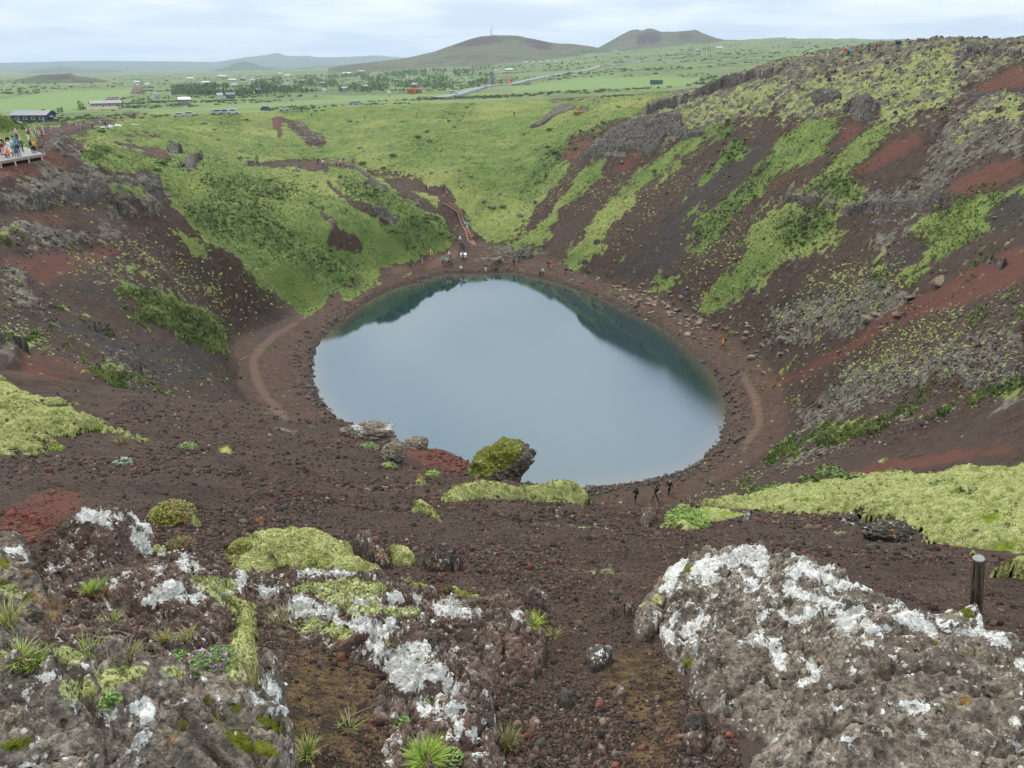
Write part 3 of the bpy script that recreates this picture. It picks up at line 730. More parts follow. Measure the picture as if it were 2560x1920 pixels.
def relief(x, y, px, py, r, M):
    """small relief added to the ground; M = sampled masks"""
    rc = crest_r(np.arctan2(x, y))
    near = 1 - sstep(1.0, 1.25, r / rc)
    far = sstep(330, 420, r)
    z = np.zeros_like(r)
    # foreground gravel and clods
    nn = near > 0
    if nn.any():
        X, Y = x[nn], y[nn]; rr = r[nn]
        big = (fbm2(X * 0.9, Y * 0.9, 4, 11) - 0.5) * 0.22 * sstep(2.5, 8, rr)
        mid = (ridged2(X * 4, Y * 4, 3, 21) - 0.5) * 0.035
        fine = (fbm2(X * 22, Y * 22, 3, 31) - 0.5) * 0.014
        z[nn] += near[nn] * (big + mid + fine)
    cr = (near < 1) & (far < 1)
    if cr.any():
        X, Y = x[cr], y[cr]
        m = {k: v[cr] for k, v in M.items()}
        sd = -poly_sd(LAKE, X, Y)
        damp = sstep(0.5, 7, sd)
        g = m['grass']; rk = np.clip(m['rock'], 0, 1); ms = m['moss']
        a = (fbm2(X * 0.05, Y * 0.05, 3, 41) - 0.5) * 2.0
        lump = (fbm2(X * 0.35, Y * 0.35, 4, 51) - 0.5)
        rg = ridged2(X * 0.13, Y * 0.16, 5, 61, 0.55) - 0.55
        st = (fbm2(X * 1.2, Y * 1.2, 3, 71) - 0.5)
        dz = a + lump * (0.25 + 1.3 * g + 0.6 * m['shrub']) + rk * (rg * np.where((X > 30) & (Y > 105), 1.5, 3.2) + st * 0.8) + ms * st * 0.5 + st * 0.16
        z[cr] += (1 - near[cr]) * (1 - far[cr]) * damp * dz
        z[cr] += (1 - near[cr]) * sstep(-1.0, 0.6, sd) * (1 - damp) * (fbm2(X * 2.5, Y * 2.5, 2, 77) - 0.5) * 0.35
    fa = far > 0
    if fa.any():
        X, Y = x[fa], y[fa]; R_ = r[fa]
        z[fa] += far[fa] * ((fbm2(X * 0.012, Y * 0.012, 5, 81) - 0.5) * np.minimum(2.0 + R_ * 0.0045, 22)) * (1 - M['field'][fa])
    return z

def ground_z(x, y):
    """height of the finished ground"""
    x = np.atleast_1d(np.asarray(x, float)); y = np.atleast_1d(np.asarray(y, float))
    z0 = smooth_height(x, y); r = np.hypot(x, y)
    px, py, _ = project(x, y, z0)
    M = {k: look(masks[k], px, py) for k in masks}
    return z0 + relief(x, y, px, py, r, M)

def build_ground():
    R_ = np.concatenate([[0.02, 0.3, 0.6, 0.8, 0.95], np.geomspace(1.05, 26, 560), np.linspace(26.3, 90, 200)[0:], np.linspace(90.2, 345, 1050), np.geomspace(347, 16000, 330)])
    a0 = math.radians(43)
    az = np.concatenate([np.linspace(-math.pi, -a0 - 0.05, 60), np.linspace(-a0, a0, 1080), np.linspace(a0 + 0.05, math.pi, 60)])
    na, nr = len(az), len(R_)
    AZ, RR = np.meshgrid(az, R_)
    X = RR * np.sin(AZ); Y = RR * np.cos(AZ)
    # smooth height on a thinner mesh, then refined
    si = np.unique(np.concatenate([np.arange(0, na, 4), [na - 1]])); sj = np.unique(np.concatenate([np.arange(0, nr, 4), [nr - 1]]))
    Zc = smooth_height(X[np.ix_(sj, si)], Y[np.ix_(sj, si)])
    Zr = np.empty((len(sj), na))
    for k in range(len(sj)): Zr[k] = np.interp(np.arange(na), si, Zc[k])
    Z = np.empty((nr, na))
    kk = np.arange(nr); idx = np.clip(np.searchsorted(sj, kk, side='right') - 1, 0, len(sj) - 2)
    w = ((kk - sj[idx]) / (sj[idx + 1] - sj[idx]))[:, None]
    Z = Zr[idx] * (1 - w) + Zr[idx + 1] * w
    # exact shoreline zone
    m = (RR > 50) & (RR < 185) & (np.abs(AZ) < 0.6)
    sd = poly_sd(smooth_poly(LAKE[::4], 1), X[m], Y[m]); fine = np.abs(sd) < 4.0
    mi = np.flatnonzero(m.ravel())[fine]
    Z.ravel()[mi] = smooth_height(X.ravel()[mi], Y.ravel()[mi])
    x = X.ravel(); y = Y.ravel(); z0 = Z.ravel(); r = RR.ravel()
    px, py, dep = project(x, y, z0)
    jx = (fbm2(px / 26.0, py / 26.0, 3, 91) - 0.5) * 26; jy = (fbm2(px / 26.0 + 50, py / 26.0, 3, 92) - 0.5) * 18
    wob = np.where(r > 30, 1.0, 0.8)
    M = {k: look(masks[k], px + jx * wob * (k != 'path') * (k != 'field'), py + jy * wob * (k != 'path') * (k != 'field')) for k in masks}
    st = streak(px, py) * (r > 45) * (r < 345) * (py > 330)
    wall = sstep(1240, 1420, px) + sstep(620, 420, px) * (py > 520)
    for k, a_, b_ in (('grass', 0.60, 0.36), ('rock', 0.35, 0.02), ('red', 0.25, 0.04), ('dark', -0.45, 0.10), ('tuft', 0.4, 0.25), ('moss', 0.35, 0.0)):
        M[k] = np.clip(M[k] + a_ * st * (0.35 + 0.65 * wall) * np.where(M[k] > 0.02, 1.0, 0.75) + b_ * wall * np.clip(st, 0, 1), 0, 1)
    M['red'] = M['red'] * np.where((px < 1000) & (py > 470), np.where(py > 1000, 0.66, 0.62), 1.0)
    rb = np.clip(M['red'] * 1.6, 0, 1) * wall
    for k in ('rock', 'tuft', 'grass', 'moss'): M[k] = M[k] * (1 - 0.85 * rb)
    ok = dep > 0.3
    z = z0 + relief(x, y, px, py, r, M)
    dk_ = np.flatnonzero((x > DECK[:, 0].min() - 9) & (x < DECK[:, 0].max() + 9) & (y > DECK[:, 1].min() - 9) & (y < DECK[:, 1].max() + 9)); ds_ = poly_sd(DECK, x[dk_], y[dk_]); z[dk_] = np.minimum(z[dk_], DECK_Z - 0.35 + 0.35 * np.maximum(-ds_ - 0.5, 0) + 60 * sstep(7, 9, -ds_)); z[dk_] = np.where(ds_ > -7, np.maximum(z[dk_], DECK_Z - 0.75 - 1.0 * np.maximum(-ds_, 0)), z[dk_])
    rc = crest_r(np.arctan2(x, y)); near = 1 - sstep(1.0, 1.2, r / rc); far = sstep(345, 400, r)
    wet = sstep(1.2, 0.0, z) * (r > 50) * (r < 200)      # dark wet rim of stones at the water's edge
    for k in M: M[k] = M[k] * ok
    covA = np.stack([M['grass'] * (1 - near), M['moss'] * (1 - near), M['rock'] * (1 - near), M['tuft'] * (1 - near)], 1)
    covB = np.stack([M['red'], np.maximum(M['dark'], 0.6 * wet), M['path'], M['shrub']], 1)
    covC = np.stack([near, far * (1 - M['red'] * 0.8), M['field'] * far, M['soil'] * near], 1)
    idx = (np.arange(nr - 1)[:, None] * na + np.arange(na - 1)[None]).ravel()
    Fq = np.stack([idx, idx + 1, idx + 1 + na, idx + na], 1)
    # join the two ends of the ring
    e = np.arange(nr - 1) * na
    Fq = np.concatenate([Fq, np.stack([e + na - 1, e, e + na, e + 2 * na - 1], 1)])
    me = mesh_np('ground', np.stack([x, y, z], 1), Fq, GROUND, True, {'covA': covA, 'covB': covB, 'covC': covC})
    o = obj('ground', me); tag(o, kind='structure')
    return (R_, az, Z, z.reshape(nr, na))
GRID = build_ground()
def gz(x, y):
    """fast lookup of the finished ground height"""
    R_, az, _, Z = GRID
    x = np.asarray(x, float); y = np.asarray(y, float)
    r = np.hypot(x, y); a = np.arctan2(x, y)
    fr = np.interp(r, R_, np.arange(len(R_))); fa = np.interp(a, az, np.arange(len(az)))
    i = np.clip(fr.astype(int), 0, len(R_) - 2); j = np.clip(fa.astype(int), 0, len(az) - 2); u = fr - i; v = fa - j
    return (Z[i, j] * (1 - v) + Z[i, j + 1] * v) * (1 - u) + (Z[i + 1, j] * (1 - v) + Z[i + 1, j + 1] * v) * u
def gz0(x, y):
    R_, az, Z, _ = GRID
    x = np.asarray(x, float); y = np.asarray(y, float)
    r = np.hypot(x, y); a = np.arctan2(x, y)
    fr = np.interp(r, R_, np.arange(len(R_))); fa = np.interp(a, az, np.arange(len(az)))
    i = np.clip(fr.astype(int), 0, len(R_) - 2); j = np.clip(fa.astype(int), 0, len(az) - 2); u = fr - i; v = fa - j
    return (Z[i, j] * (1 - v) + Z[i, j + 1] * v) * (1 - u) + (Z[i + 1, j] * (1 - v) + Z[i + 1, j + 1] * v) * u
def hit(px, py, h=0.0, rmin=0.9, rmax=15000, base=None):
    """where the line of sight through a photo point meets the ground (raised by h); arrays allowed"""
    px = np.atleast_1d(np.asarray(px, float)); py = np.atleast_1d(np.asarray(py, float)); h = np.broadcast_to(np.asarray(h, float), px.shape)
    rs = np.geomspace(rmin, rmax, 1500)
    dx, dy, dz = ray(px, py); hh = np.hypot(dx, dy)
    X = dx[:, None] / hh[:, None] * rs; Y = dy[:, None] / hh[:, None] * rs; Z = H + dz[:, None] / hh[:, None] * rs
    fn = base or gz
    G = fn(X, Y) + h[:, None]
    below = Z <= G
    k = np.argmax(below, 1); none = ~below.any(1); k = np.where(none, len(rs) - 1, np.maximum(k, 1))
    ar = np.arange(len(px))
    d1 = Z[ar, k] - G[ar, k]; d0 = Z[ar, k - 1] - G[ar, k - 1]
    t = np.clip(d0 / (d0 - d1 + 1e-12), 0, 1)
    r = rs[k - 1] + (rs[k] - rs[k - 1]) * t
    return dx / hh * r, dy / hh * r, r

# ---------------------------------------------------------------- lake
def lake():
    t = NT('water'); P = t.pos()
    n1 = t.noise(t.vscale(P, (1.0, 1.6, 1.0)), 0.9, 3, 0.6); n2 = t.noise(t.vscale(P, (1.0, 1.8, 1.0)), 4.2, 2, 0.5)
    calm = t.ss(t.noise(P, 0.03, 2, 0.5), 0.35, 0.65)
    hgt = t.m('ADD', t.m('MULTIPLY', n1, 0.5), n2)
    b = t.node('ShaderNodeBump'); t.setin(b.inputs['Height'], hgt); wy_ = t.node('ShaderNodeSeparateXYZ'); t.setin(wy_.inputs[0], P); t.setin(b.inputs['Strength'], t.m('MULTIPLY_ADD', t.m('MULTIPLY', t.ss(wy_.outputs[1], 118.0, 78.0), t.m('MULTIPLY_ADD', calm, 0.6, 0.4)), 0.22, 0.02)); b.inputs['Distance'].default_value = 0.05
    shal = t.attr('shallow').outputs['Fac']
    col = t.mix(shal, (0.008, 0.030, 0.036), (0.085, 0.068, 0.045))
    t.pbr(col, 0.035, b.outputs[0], 0.5, IOR=2.25, Specular_Tint=(0.71, 0.86, 1.0, 1.0))
    P2 = smooth_poly(LAKE, 1); c = P2.mean(0); n = len(P2)
    V = []; sh = []
    rings = [1.03, 1.0, 0.97, 0.92, 0.8, 0.5, 0.0]
    for k in rings:
        for p in P2: V.append((*(c + (p - c) * k), 0.0)); sh.append({1.03: 1, 1.0: 1, 0.97: 0.55, 0.92: 0.12}.get(k, 0))
    Fq = [(i * n + j, i * n + (j + 1) % n, (i + 1) * n + (j + 1) % n, (i + 1) * n + j) for i in range(len(rings) - 1) for j in range(n)]
    Fq = [f[::-1] for f in Fq]
    me = mesh_np('lake_water', V, Fq, t.mat, True, {'shallow': sh})
    if me.polygons[0].normal.z < 0: me.flip_normals()
    o = obj('lake_water', me); tag(o, kind='structure')
lake()
# ---------------------------------------------------------------- foreground lichen and moss maps
LICH = [
 zz(0,960,[(610,1100),(750,1070),(860,1110),(960,1120),(1100,1150),(1090,1180),(980,1180),(930,1240),(880,1270),(880,1210),(800,1220),(860,1180),(690,1190)]),
 zz(0,960,[(1130,1050),(1190,1040),(1250,1080),(1270,1180),(1330,1290),(1450,1320),(1430,1360),(1330,1300),(1280,1260),(1200,1240),(1140,1150)]),
 zz(0,960,[(1100,1320),(1170,1280),(1260,1290),(1300,1370),(1320,1460),(1290,1500),(1220,1440),(1150,1370)]),
 zz(0,960,[(0,1430),(80,1400),(150,1410),(260,1470),(220,1500),(140,1480),(60,1460)]), zz(0,960,[(230,940),(370,970),(330,990),(240,960)]),
 zz(0,960,[(1510,1530),(1560,1460),(1620,1450),(1720,1550),(1700,1620),(1560,1620)]), zz(0,960,[(1230,1640),(1350,1560),(1440,1570),(1420,1640),(1350,1659)]), zz(0,960,[(550,1500),(600,1495),(630,1530),(580,1550)]),
 zz(0,960,[(1020,1659),(1180,1600),(1150,1640),(1090,1659)]), zz(0,960,[(2030,1620),(2170,1520),(2160,1600),(2110,1659)]), zz(0,960,[(1590,1170),(1680,1160),(1620,1200)]),
 zz(640,960,[(360,1620),(500,1590),(650,1560),(740,1600),(900,1640),(1100,1620),(1090,1659),(360,1659)]), zz(640,960,[(780,1360),(860,1390),(840,1400)]),zz(640,960,[(880,1340),(950,1320),(990,1360),(900,1370)]),
 zz(0,1440,[(890,130),(1000,10),(1060,0),(1010,80),(980,190),(950,100)]), zz(0,1440,[(1290,150),(1400,50),(1480,30),(1600,80),(1610,140),(1500,160),(1400,250),(1340,230),(1200,260)]),
 zz(0,1440,[(1500,150),(1620,170),(1830,180),(1700,230),(1550,230)]), zz(0,1440,[(2030,0),(2110,0),(2130,70),(2060,100)]),
 zz(0,1440,[(450,540),(530,510),(590,550),(480,560)]), zz(0,1440,[(700,770),(860,770),(740,810)]), zz(0,1440,[(240,870),(370,840),(560,840),(430,930),(300,880)]),
 zz(0,1440,[(160,1030),(320,1020),(290,1070),(200,1050)]), zz(0,1440,[(1050,1130),(1150,1080),(1270,1040),(1310,1090),(1330,1200),(1230,1290),(1220,1200),(1130,1200),(1020,1210),(920,1290),(900,1270)]),
 zz(0,1440,[(1150,1370),(1260,1320),(1340,1350),(1260,1450),(1120,1540),(1080,1580),(1000,1560),(1110,1480)]), zz(0,1440,[(100,1640),(200,1580),(320,1620),(280,1659),(100,1659)]),
 zz(0,1440,[(1850,1010),(1900,970),(1940,1050),(1870,1110)]), zz(0,1440,[(1990,1060),(2080,1030),(2080,1090),(2020,1110)]), zz(0,1440,[(2130,970),(2212,960),(2212,1130)]), zz(0,1440,[(1680,850),(1780,880),(1720,900)]),
 zz(640,1440,[(0,920),(100,900),(170,880),(230,1050),(260,1210),(120,1220),(90,1130),(0,1110)]),
 zz(640,1440,[(0,100),(50,60),(120,100),(200,130),(180,190),(60,170)]), zz(640,1440,[(170,430),(250,380),(330,290),(200,290),(230,250),(360,160),(470,180),(560,260),(680,260),(730,310),(700,360),(770,400),(900,370),(1010,370),(1100,440),(1110,360),(1210,390),(1200,470),(1130,540),(1000,500),(880,480),(720,420),(600,350),(450,330),(350,370),(250,430)]),
 zz(640,1440,[(800,190),(900,190),(1000,190),(980,250),(850,230)]), zz(640,1440,[(1350,170),(1440,170),(1480,210),(1400,240)]), zz(640,1440,[(1540,230),(1640,220),(1760,240),(1870,300),(1970,270),(1960,320),(1740,360),(1600,320),(1530,290)]),
 zz(640,1440,[(940,570),(1010,530),(1130,600),(1210,630),(1300,580),(1480,560),(1500,640),(1440,720),(1400,760),(1600,770),(1700,830),(1560,900),(1450,900),(1440,970),(1340,1000),(1230,960),(1150,900),(1160,820),(1060,760),(950,720),(1050,720),(1180,720),(1120,670),(990,650)]),
 zz(640,1440,[(1350,1080),(1450,1090),(1540,1120),(1480,1190),(1400,1150)]), zz(640,1440,[(1600,930),(1680,900),(1770,950),(1740,1020),(1640,1010)]), zz(640,1440,[(1710,1270),(1790,1260),(1800,1330),(1740,1410)]),zz(640,1440,[(1810,1340),(1900,1290),(1930,1400),(1880,1430)]), zz(640,1440,[(1620,1380),(1670,1370),(1660,1430)]),
 zz(640,1440,[(1600,1110),(1740,1080),(1740,1140),(1660,1180)]), zz(640,1440,[(570,570),(640,540),(670,600),(620,620)]), zz(640,1440,[(1120,130),(1240,130),(1290,200),(1160,240)]),
 zz(1280,1440,[(-10,320),(60,330),(160,390),(150,410),(20,360)]), zz(1280,1440,[(170,130),(260,150),(340,240),(320,260),(240,190)]), zz(1280,1440,[(960,260),(990,210),(1050,210),(1000,280)]), zz(1280,1440,[(1120,290),(1250,300),(1280,340),(1240,400),(1220,330)]), zz(1280,1440,[(570,430),(640,360),(720,310),(760,300),(640,400),(590,440)]),
 zz(1280,1440,[(1270,60),(1310,0),(1430,0),(1400,100),(1370,200),(1330,180),(1320,110),(1270,160)]), zz(1280,1440,[(1240,450),(1310,410),(1400,520),(1390,600),(1330,560)]), zz(1280,1440,[(1440,480),(1520,380),(1640,340),(1740,370),(1700,400),(1600,410),(1560,540),(1460,540)]), zz(1280,1440,[(1370,340),(1430,320),(1420,420),(1370,430)]), zz(1280,1440,[(1280,620),(1330,640),(1340,750),(1300,770)]), zz(1280,1440,[(1540,560),(1580,560),(1610,680),(1580,700)]),zz(1280,1440,[(1430,780),(1470,790),(1460,850)]),
 zz(1280,1440,[(1590,30),(1700,0),(1720,60),(1630,80)]), zz(1280,1440,[(1970,0),(2140,20),(2140,120),(2090,140),(2030,60)]), zz(1280,1440,[(2030,560),(2140,500),(2212,540),(2212,640),(2080,610)]), zz(1280,1440,[(2120,350),(2200,300),(2200,370),(2130,400)]),
 # top of the big boulder
 zz(1280,960,[(1310,1659),(1330,1580),(1400,1540),(1450,1490),(1540,1480),(1500,1560),(1480,1600),(1430,1659)]),
 zz(1280,960,[(1560,1640),(1560,1560),(1640,1500),(1700,1450),(1800,1490),(1950,1410),(2212,1380),(2212,1659),(2120,1659),(2060,1560),(1950,1560),(1900,1600),(1800,1580),(1700,1659)]),
 zz(1920,960,[(190,1480),(260,1440),(330,1490),(310,1510),(220,1500)]), zz(1920,960,[(410,1510),(450,1500),(560,1600),(500,1610),(430,1560)]), zz(1920,960,[(-10,1380),(60,1400),(130,1440),(60,1430),(0,1410)]),
 zz(1920,960,[(200,1580),(330,1540),(430,1600),(560,1659),(200,1659)]),
 zz(1920,1440,[(120,60),(200,20),(330,130),(480,200),(520,260),(400,220),(260,180),(140,160)]), zz(1920,1440,[(400,0),(560,0),(700,60),(760,90),(640,120),(560,80)]), zz(1920,1440,[(0,100),(60,110),(60,150),(0,160)]),
 zz(1920,1440,[(800,60),(880,40),(960,50),(1090,110),(1150,150),(1050,170),(950,110),(880,130)]), zz(1920,1440,[(1140,150),(1220,170),(1360,230),(1440,260),(1490,300),(1420,310),(1300,260),(1200,220)]),
 zz(1920,1440,[(1490,290),(1540,250),(1620,220),(1720,220),(1790,250),(1800,310),(1840,350),(1850,430),(1820,440),(1790,340),(1730,260),(1620,270),(1540,320)]),
 zz(1920,1440,[(1560,450),(1700,440),(1900,460),(1990,490),(2090,560),(2120,630),(2060,600),(1950,600),(1850,520),(1700,520),(1620,500)]),
 zz(1920,1440,[(260,280),(330,250),(450,320),(380,350),(300,340)]), zz(1920,1440,[(90,320),(180,360),(320,360),(380,400),(280,410),(160,400)]),
 zz(1920,1440,[(0,540),(90,510),(150,550),(130,620),(160,750),(150,820),(90,830),(40,720),(0,660)]), zz(1920,1440,[(320,770),(380,730),(430,780),(480,900),(440,930),(300,930),(290,870),(380,850)]), zz(1920,1440,[(100,880),(180,850),(230,890),(170,920)]),
 zz(1920,1440,[(610,330),(660,310),(720,370),(780,450),(770,510),(640,490),(620,400)]), zz(1920,1440,[(700,290),(820,240),(850,290),(780,370)]), zz(1920,1440,[(780,390),(900,400),(960,470),(880,500)]),
 zz(1920,1440,[(1100,350),(1160,300),(1220,240),(1280,330),(1390,390),(1480,470),(1460,530),(1390,490),(1280,470),(1160,440)]), zz(1920,1440,[(1430,360),(1510,390),(1480,450)]), zz(1920,1440,[(830,560),(920,560),(900,620)]),
 zz(1920,1440,[(1050,1110),(1150,1060),(1290,1070),(1400,1120),(1380,1190),(1310,1200),(1250,1240),(1300,1290),(1380,1350),(1330,1410),(1290,1320),(1240,1200),(1140,1190),(1080,1150)]), zz(1920,1440,[(950,1180),(990,1130),(1020,1180),(980,1210)]),
 zz(1920,1440,[(1160,870),(1240,830),(1250,870),(1180,900)]), zz(1920,1440,[(1760,800),(1830,780),(1860,860),(1800,890)]), zz(1920,1440,[(1740,940),(1820,920),(1830,970)]), zz(1920,1440,[(2060,1250),(2130,1210),(2200,1260),(2190,1330),(2080,1300)]), zz(1920,1440,[(2130,700),(2212,680),(2212,860),(2150,770)]), zz(1920,1440,[(2120,1430),(2212,1440),(2212,1510),(2140,1500)]), zz(1920,1440,[(2150,930),(2212,930),(2212,1030)]), zz(1920,1440,[(2120,1140),(2212,1110),(2212,1180)]), zz(1920,1440,[(1740,1500),(1860,1540),(1820,1580)]),zz(1920,1440,[(590,0),(780,20),(700,60)]),
 # small ledges farther off
 zz(640,960,[(1120,350),(1190,340),(1220,400),(1190,430),(1120,420)]), zz(640,960,[(800,330),(930,380),(920,430),(840,390)]),
 zz(1920,960,[(1870,1300),(1950,1280),(2000,1320),(1920,1330)]), zz(1920,960,[(2000,1310),(2170,1320),(2150,1350),(2050,1340)]), zz(1920,960,[(1080,1320),(1200,1320),(1210,1345),(1120,1340)]), zz(1920,960,[(620,1200),(680,1190),(860,1260),(780,1270)]), zz(1920,960,[(940,1270),(1000,1280),(990,1310)]),
]
OLIVE = [ # dark yellow-green moss in hollows of the rocks
 zz(0,1440,[(0,1440),(150,1390),(330,1400),(310,1440),(180,1520),(0,1530)]), zz(0,1440,[(1500,1290),(1660,1200),(1640,1260),(1540,1380)]), zz(0,1440,[(1980,1100),(2100,1120),(2060,1180),(1980,1160)]), zz(0,1440,[(1800,1200),(1960,1180),(1900,1270),(1820,1240)]), zz(0,1440,[(1900,1320),(2080,1340),(2212,1480),(2212,1560),(2000,1480)]), zz(0,1440,[(1740,1040),(1830,1060),(1800,1110)]),
 zz(640,1440,[(0,1200),(120,1230),(240,1280),(230,1380),(100,1290),(0,1250)]), zz(640,1440,[(0,1400),(100,1420),(240,1560),(100,1590),(0,1540)]), zz(640,1440,[(1350,1040),(1600,1050),(1560,1090),(1380,1080)]), zz(0,1440,[(100,100),(280,150),(220,210),(120,190)]),
 zz(1280,1440,[(1480,700),(1560,690),(1540,800),(1480,800)]), zz(1280,960,[(1480,1580),(1560,1540),(1550,1640),(1490,1630)]), zz(1280,960,[(1640,1540),(1720,1540),(1700,1590)]), zz(1920,1440,[(1620,270),(1740,270),(1790,380),(1640,360)]), zz(1920,1440,[(1640,640),(1800,640),(1790,690),(1700,680)]),
 zz(1920,1440,[(1400,560),(1480,570),(1460,620)]), zz(0,960,[(1310,1370),(1470,1380),(1480,1450),(1340,1460)]), zz(0,960,[(0,1500),(80,1510),(80,1600),(0,1600)]),zz(0,1440,[(0,20),(100,60),(80,120),(0,100)]),
 zz(640,960,[(2000,520),(2212,420),(2212,700),(2100,600)]),
]
BROAD = [zz(1280,960,[(1300,1659),(1380,1540),(1700,1440),(2000,1390),(2212,1380),(2212,1659)]), zz(1920,960,[(0,1380),(300,1450),(560,1580),(720,1659),(0,1659)]), zz(1920,1440,[(0,0),(700,0),(900,40),(1450,280),(1500,480),(1300,560),(900,560),(600,420),(300,420),(0,300)]), zz(1280,1440,[(1280,0),(2212,0),(2212,250),(1900,200),(1750,420),(1600,640),(1400,640),(1250,450),(1350,250)]), zz(1920,1440,[(1400,250),(1800,220),(2212,650),(2212,900),(2000,700),(1700,550),(1400,520)]),
 zz(0,960,[(600,1080),(1200,1040),(1340,1300),(1500,1500),(1250,1520),(1000,1260),(700,1200)]), zz(0,1440,[(900,60),(1600,0),(2212,0),(2212,120),(1900,240),(1300,260),(950,180)]), zz(640,1440,[(0,60),(1100,120),(1950,280),(1900,380),(1500,420),(1100,560),(600,400),(200,420)]), zz(640,1440,[(900,560),(1500,520),(1720,830),(1800,1000),(1950,1400),(1700,1450),(1500,1200),(1100,950)]), zz(0,1440,[(0,860),(500,840),(700,1060),(1300,1020),(1400,1200),(1100,1560),(900,1300),(300,1100)])]
MOSW = [zz(0,1440,[(1620,0),(2010,0),(2060,180),(2212,240),(2212,900),(1980,900),(1950,700),(2080,520),(2040,330),(1880,200),(1700,120)]), zz(640,1440,[(230,130),(420,60),(800,20),(1100,60),(1150,120),(1000,180),(1100,280),(1000,340),(800,340),(640,240),(500,160)]), zz(640,1440,[(1100,260),(1420,270),(1400,340),(1200,360),(1100,310)]), zz(640,1440,[(280,380),(500,350),(760,420),(860,480),(780,560),(560,480),(300,470)]),
 zz(0,1440,[(420,640),(600,600),(730,700),(700,800),(540,780)]), zz(0,1440,[(480,930),(700,850),(850,960),(840,1020),(640,1090),(560,1060)]), zz(0,1440,[(800,830),(1000,780),(1250,760),(1300,830),(1100,920),(900,1000)]), zz(0,1440,[(1380,780),(1500,760),(1650,850),(1500,880),(1420,860)]), zz(0,960,[(1310,1380),(1480,1400),(1470,1470),(1340,1470)]), zz(640,1440,[(1100,550),(1210,580),(1180,610),(1110,590)]), zz(640,1440,[(600,680),(740,690),(740,780),(640,780)]),
 zz(1280,1440,[(1040,210),(1160,180),(1140,260),(1060,280)]), zz(1280,1440,[(1200,160),(1300,150),(1320,260),(1240,240)]), zz(0,1440,[(0,100),(150,60),(200,160),(60,200)])]
masks2 = {'broad': raster(BROAD, 10), 'mosw': raster(MOSW, 3), 'lich': raster(LICH, 2), 'olive': raster(OLIVE, 3)}

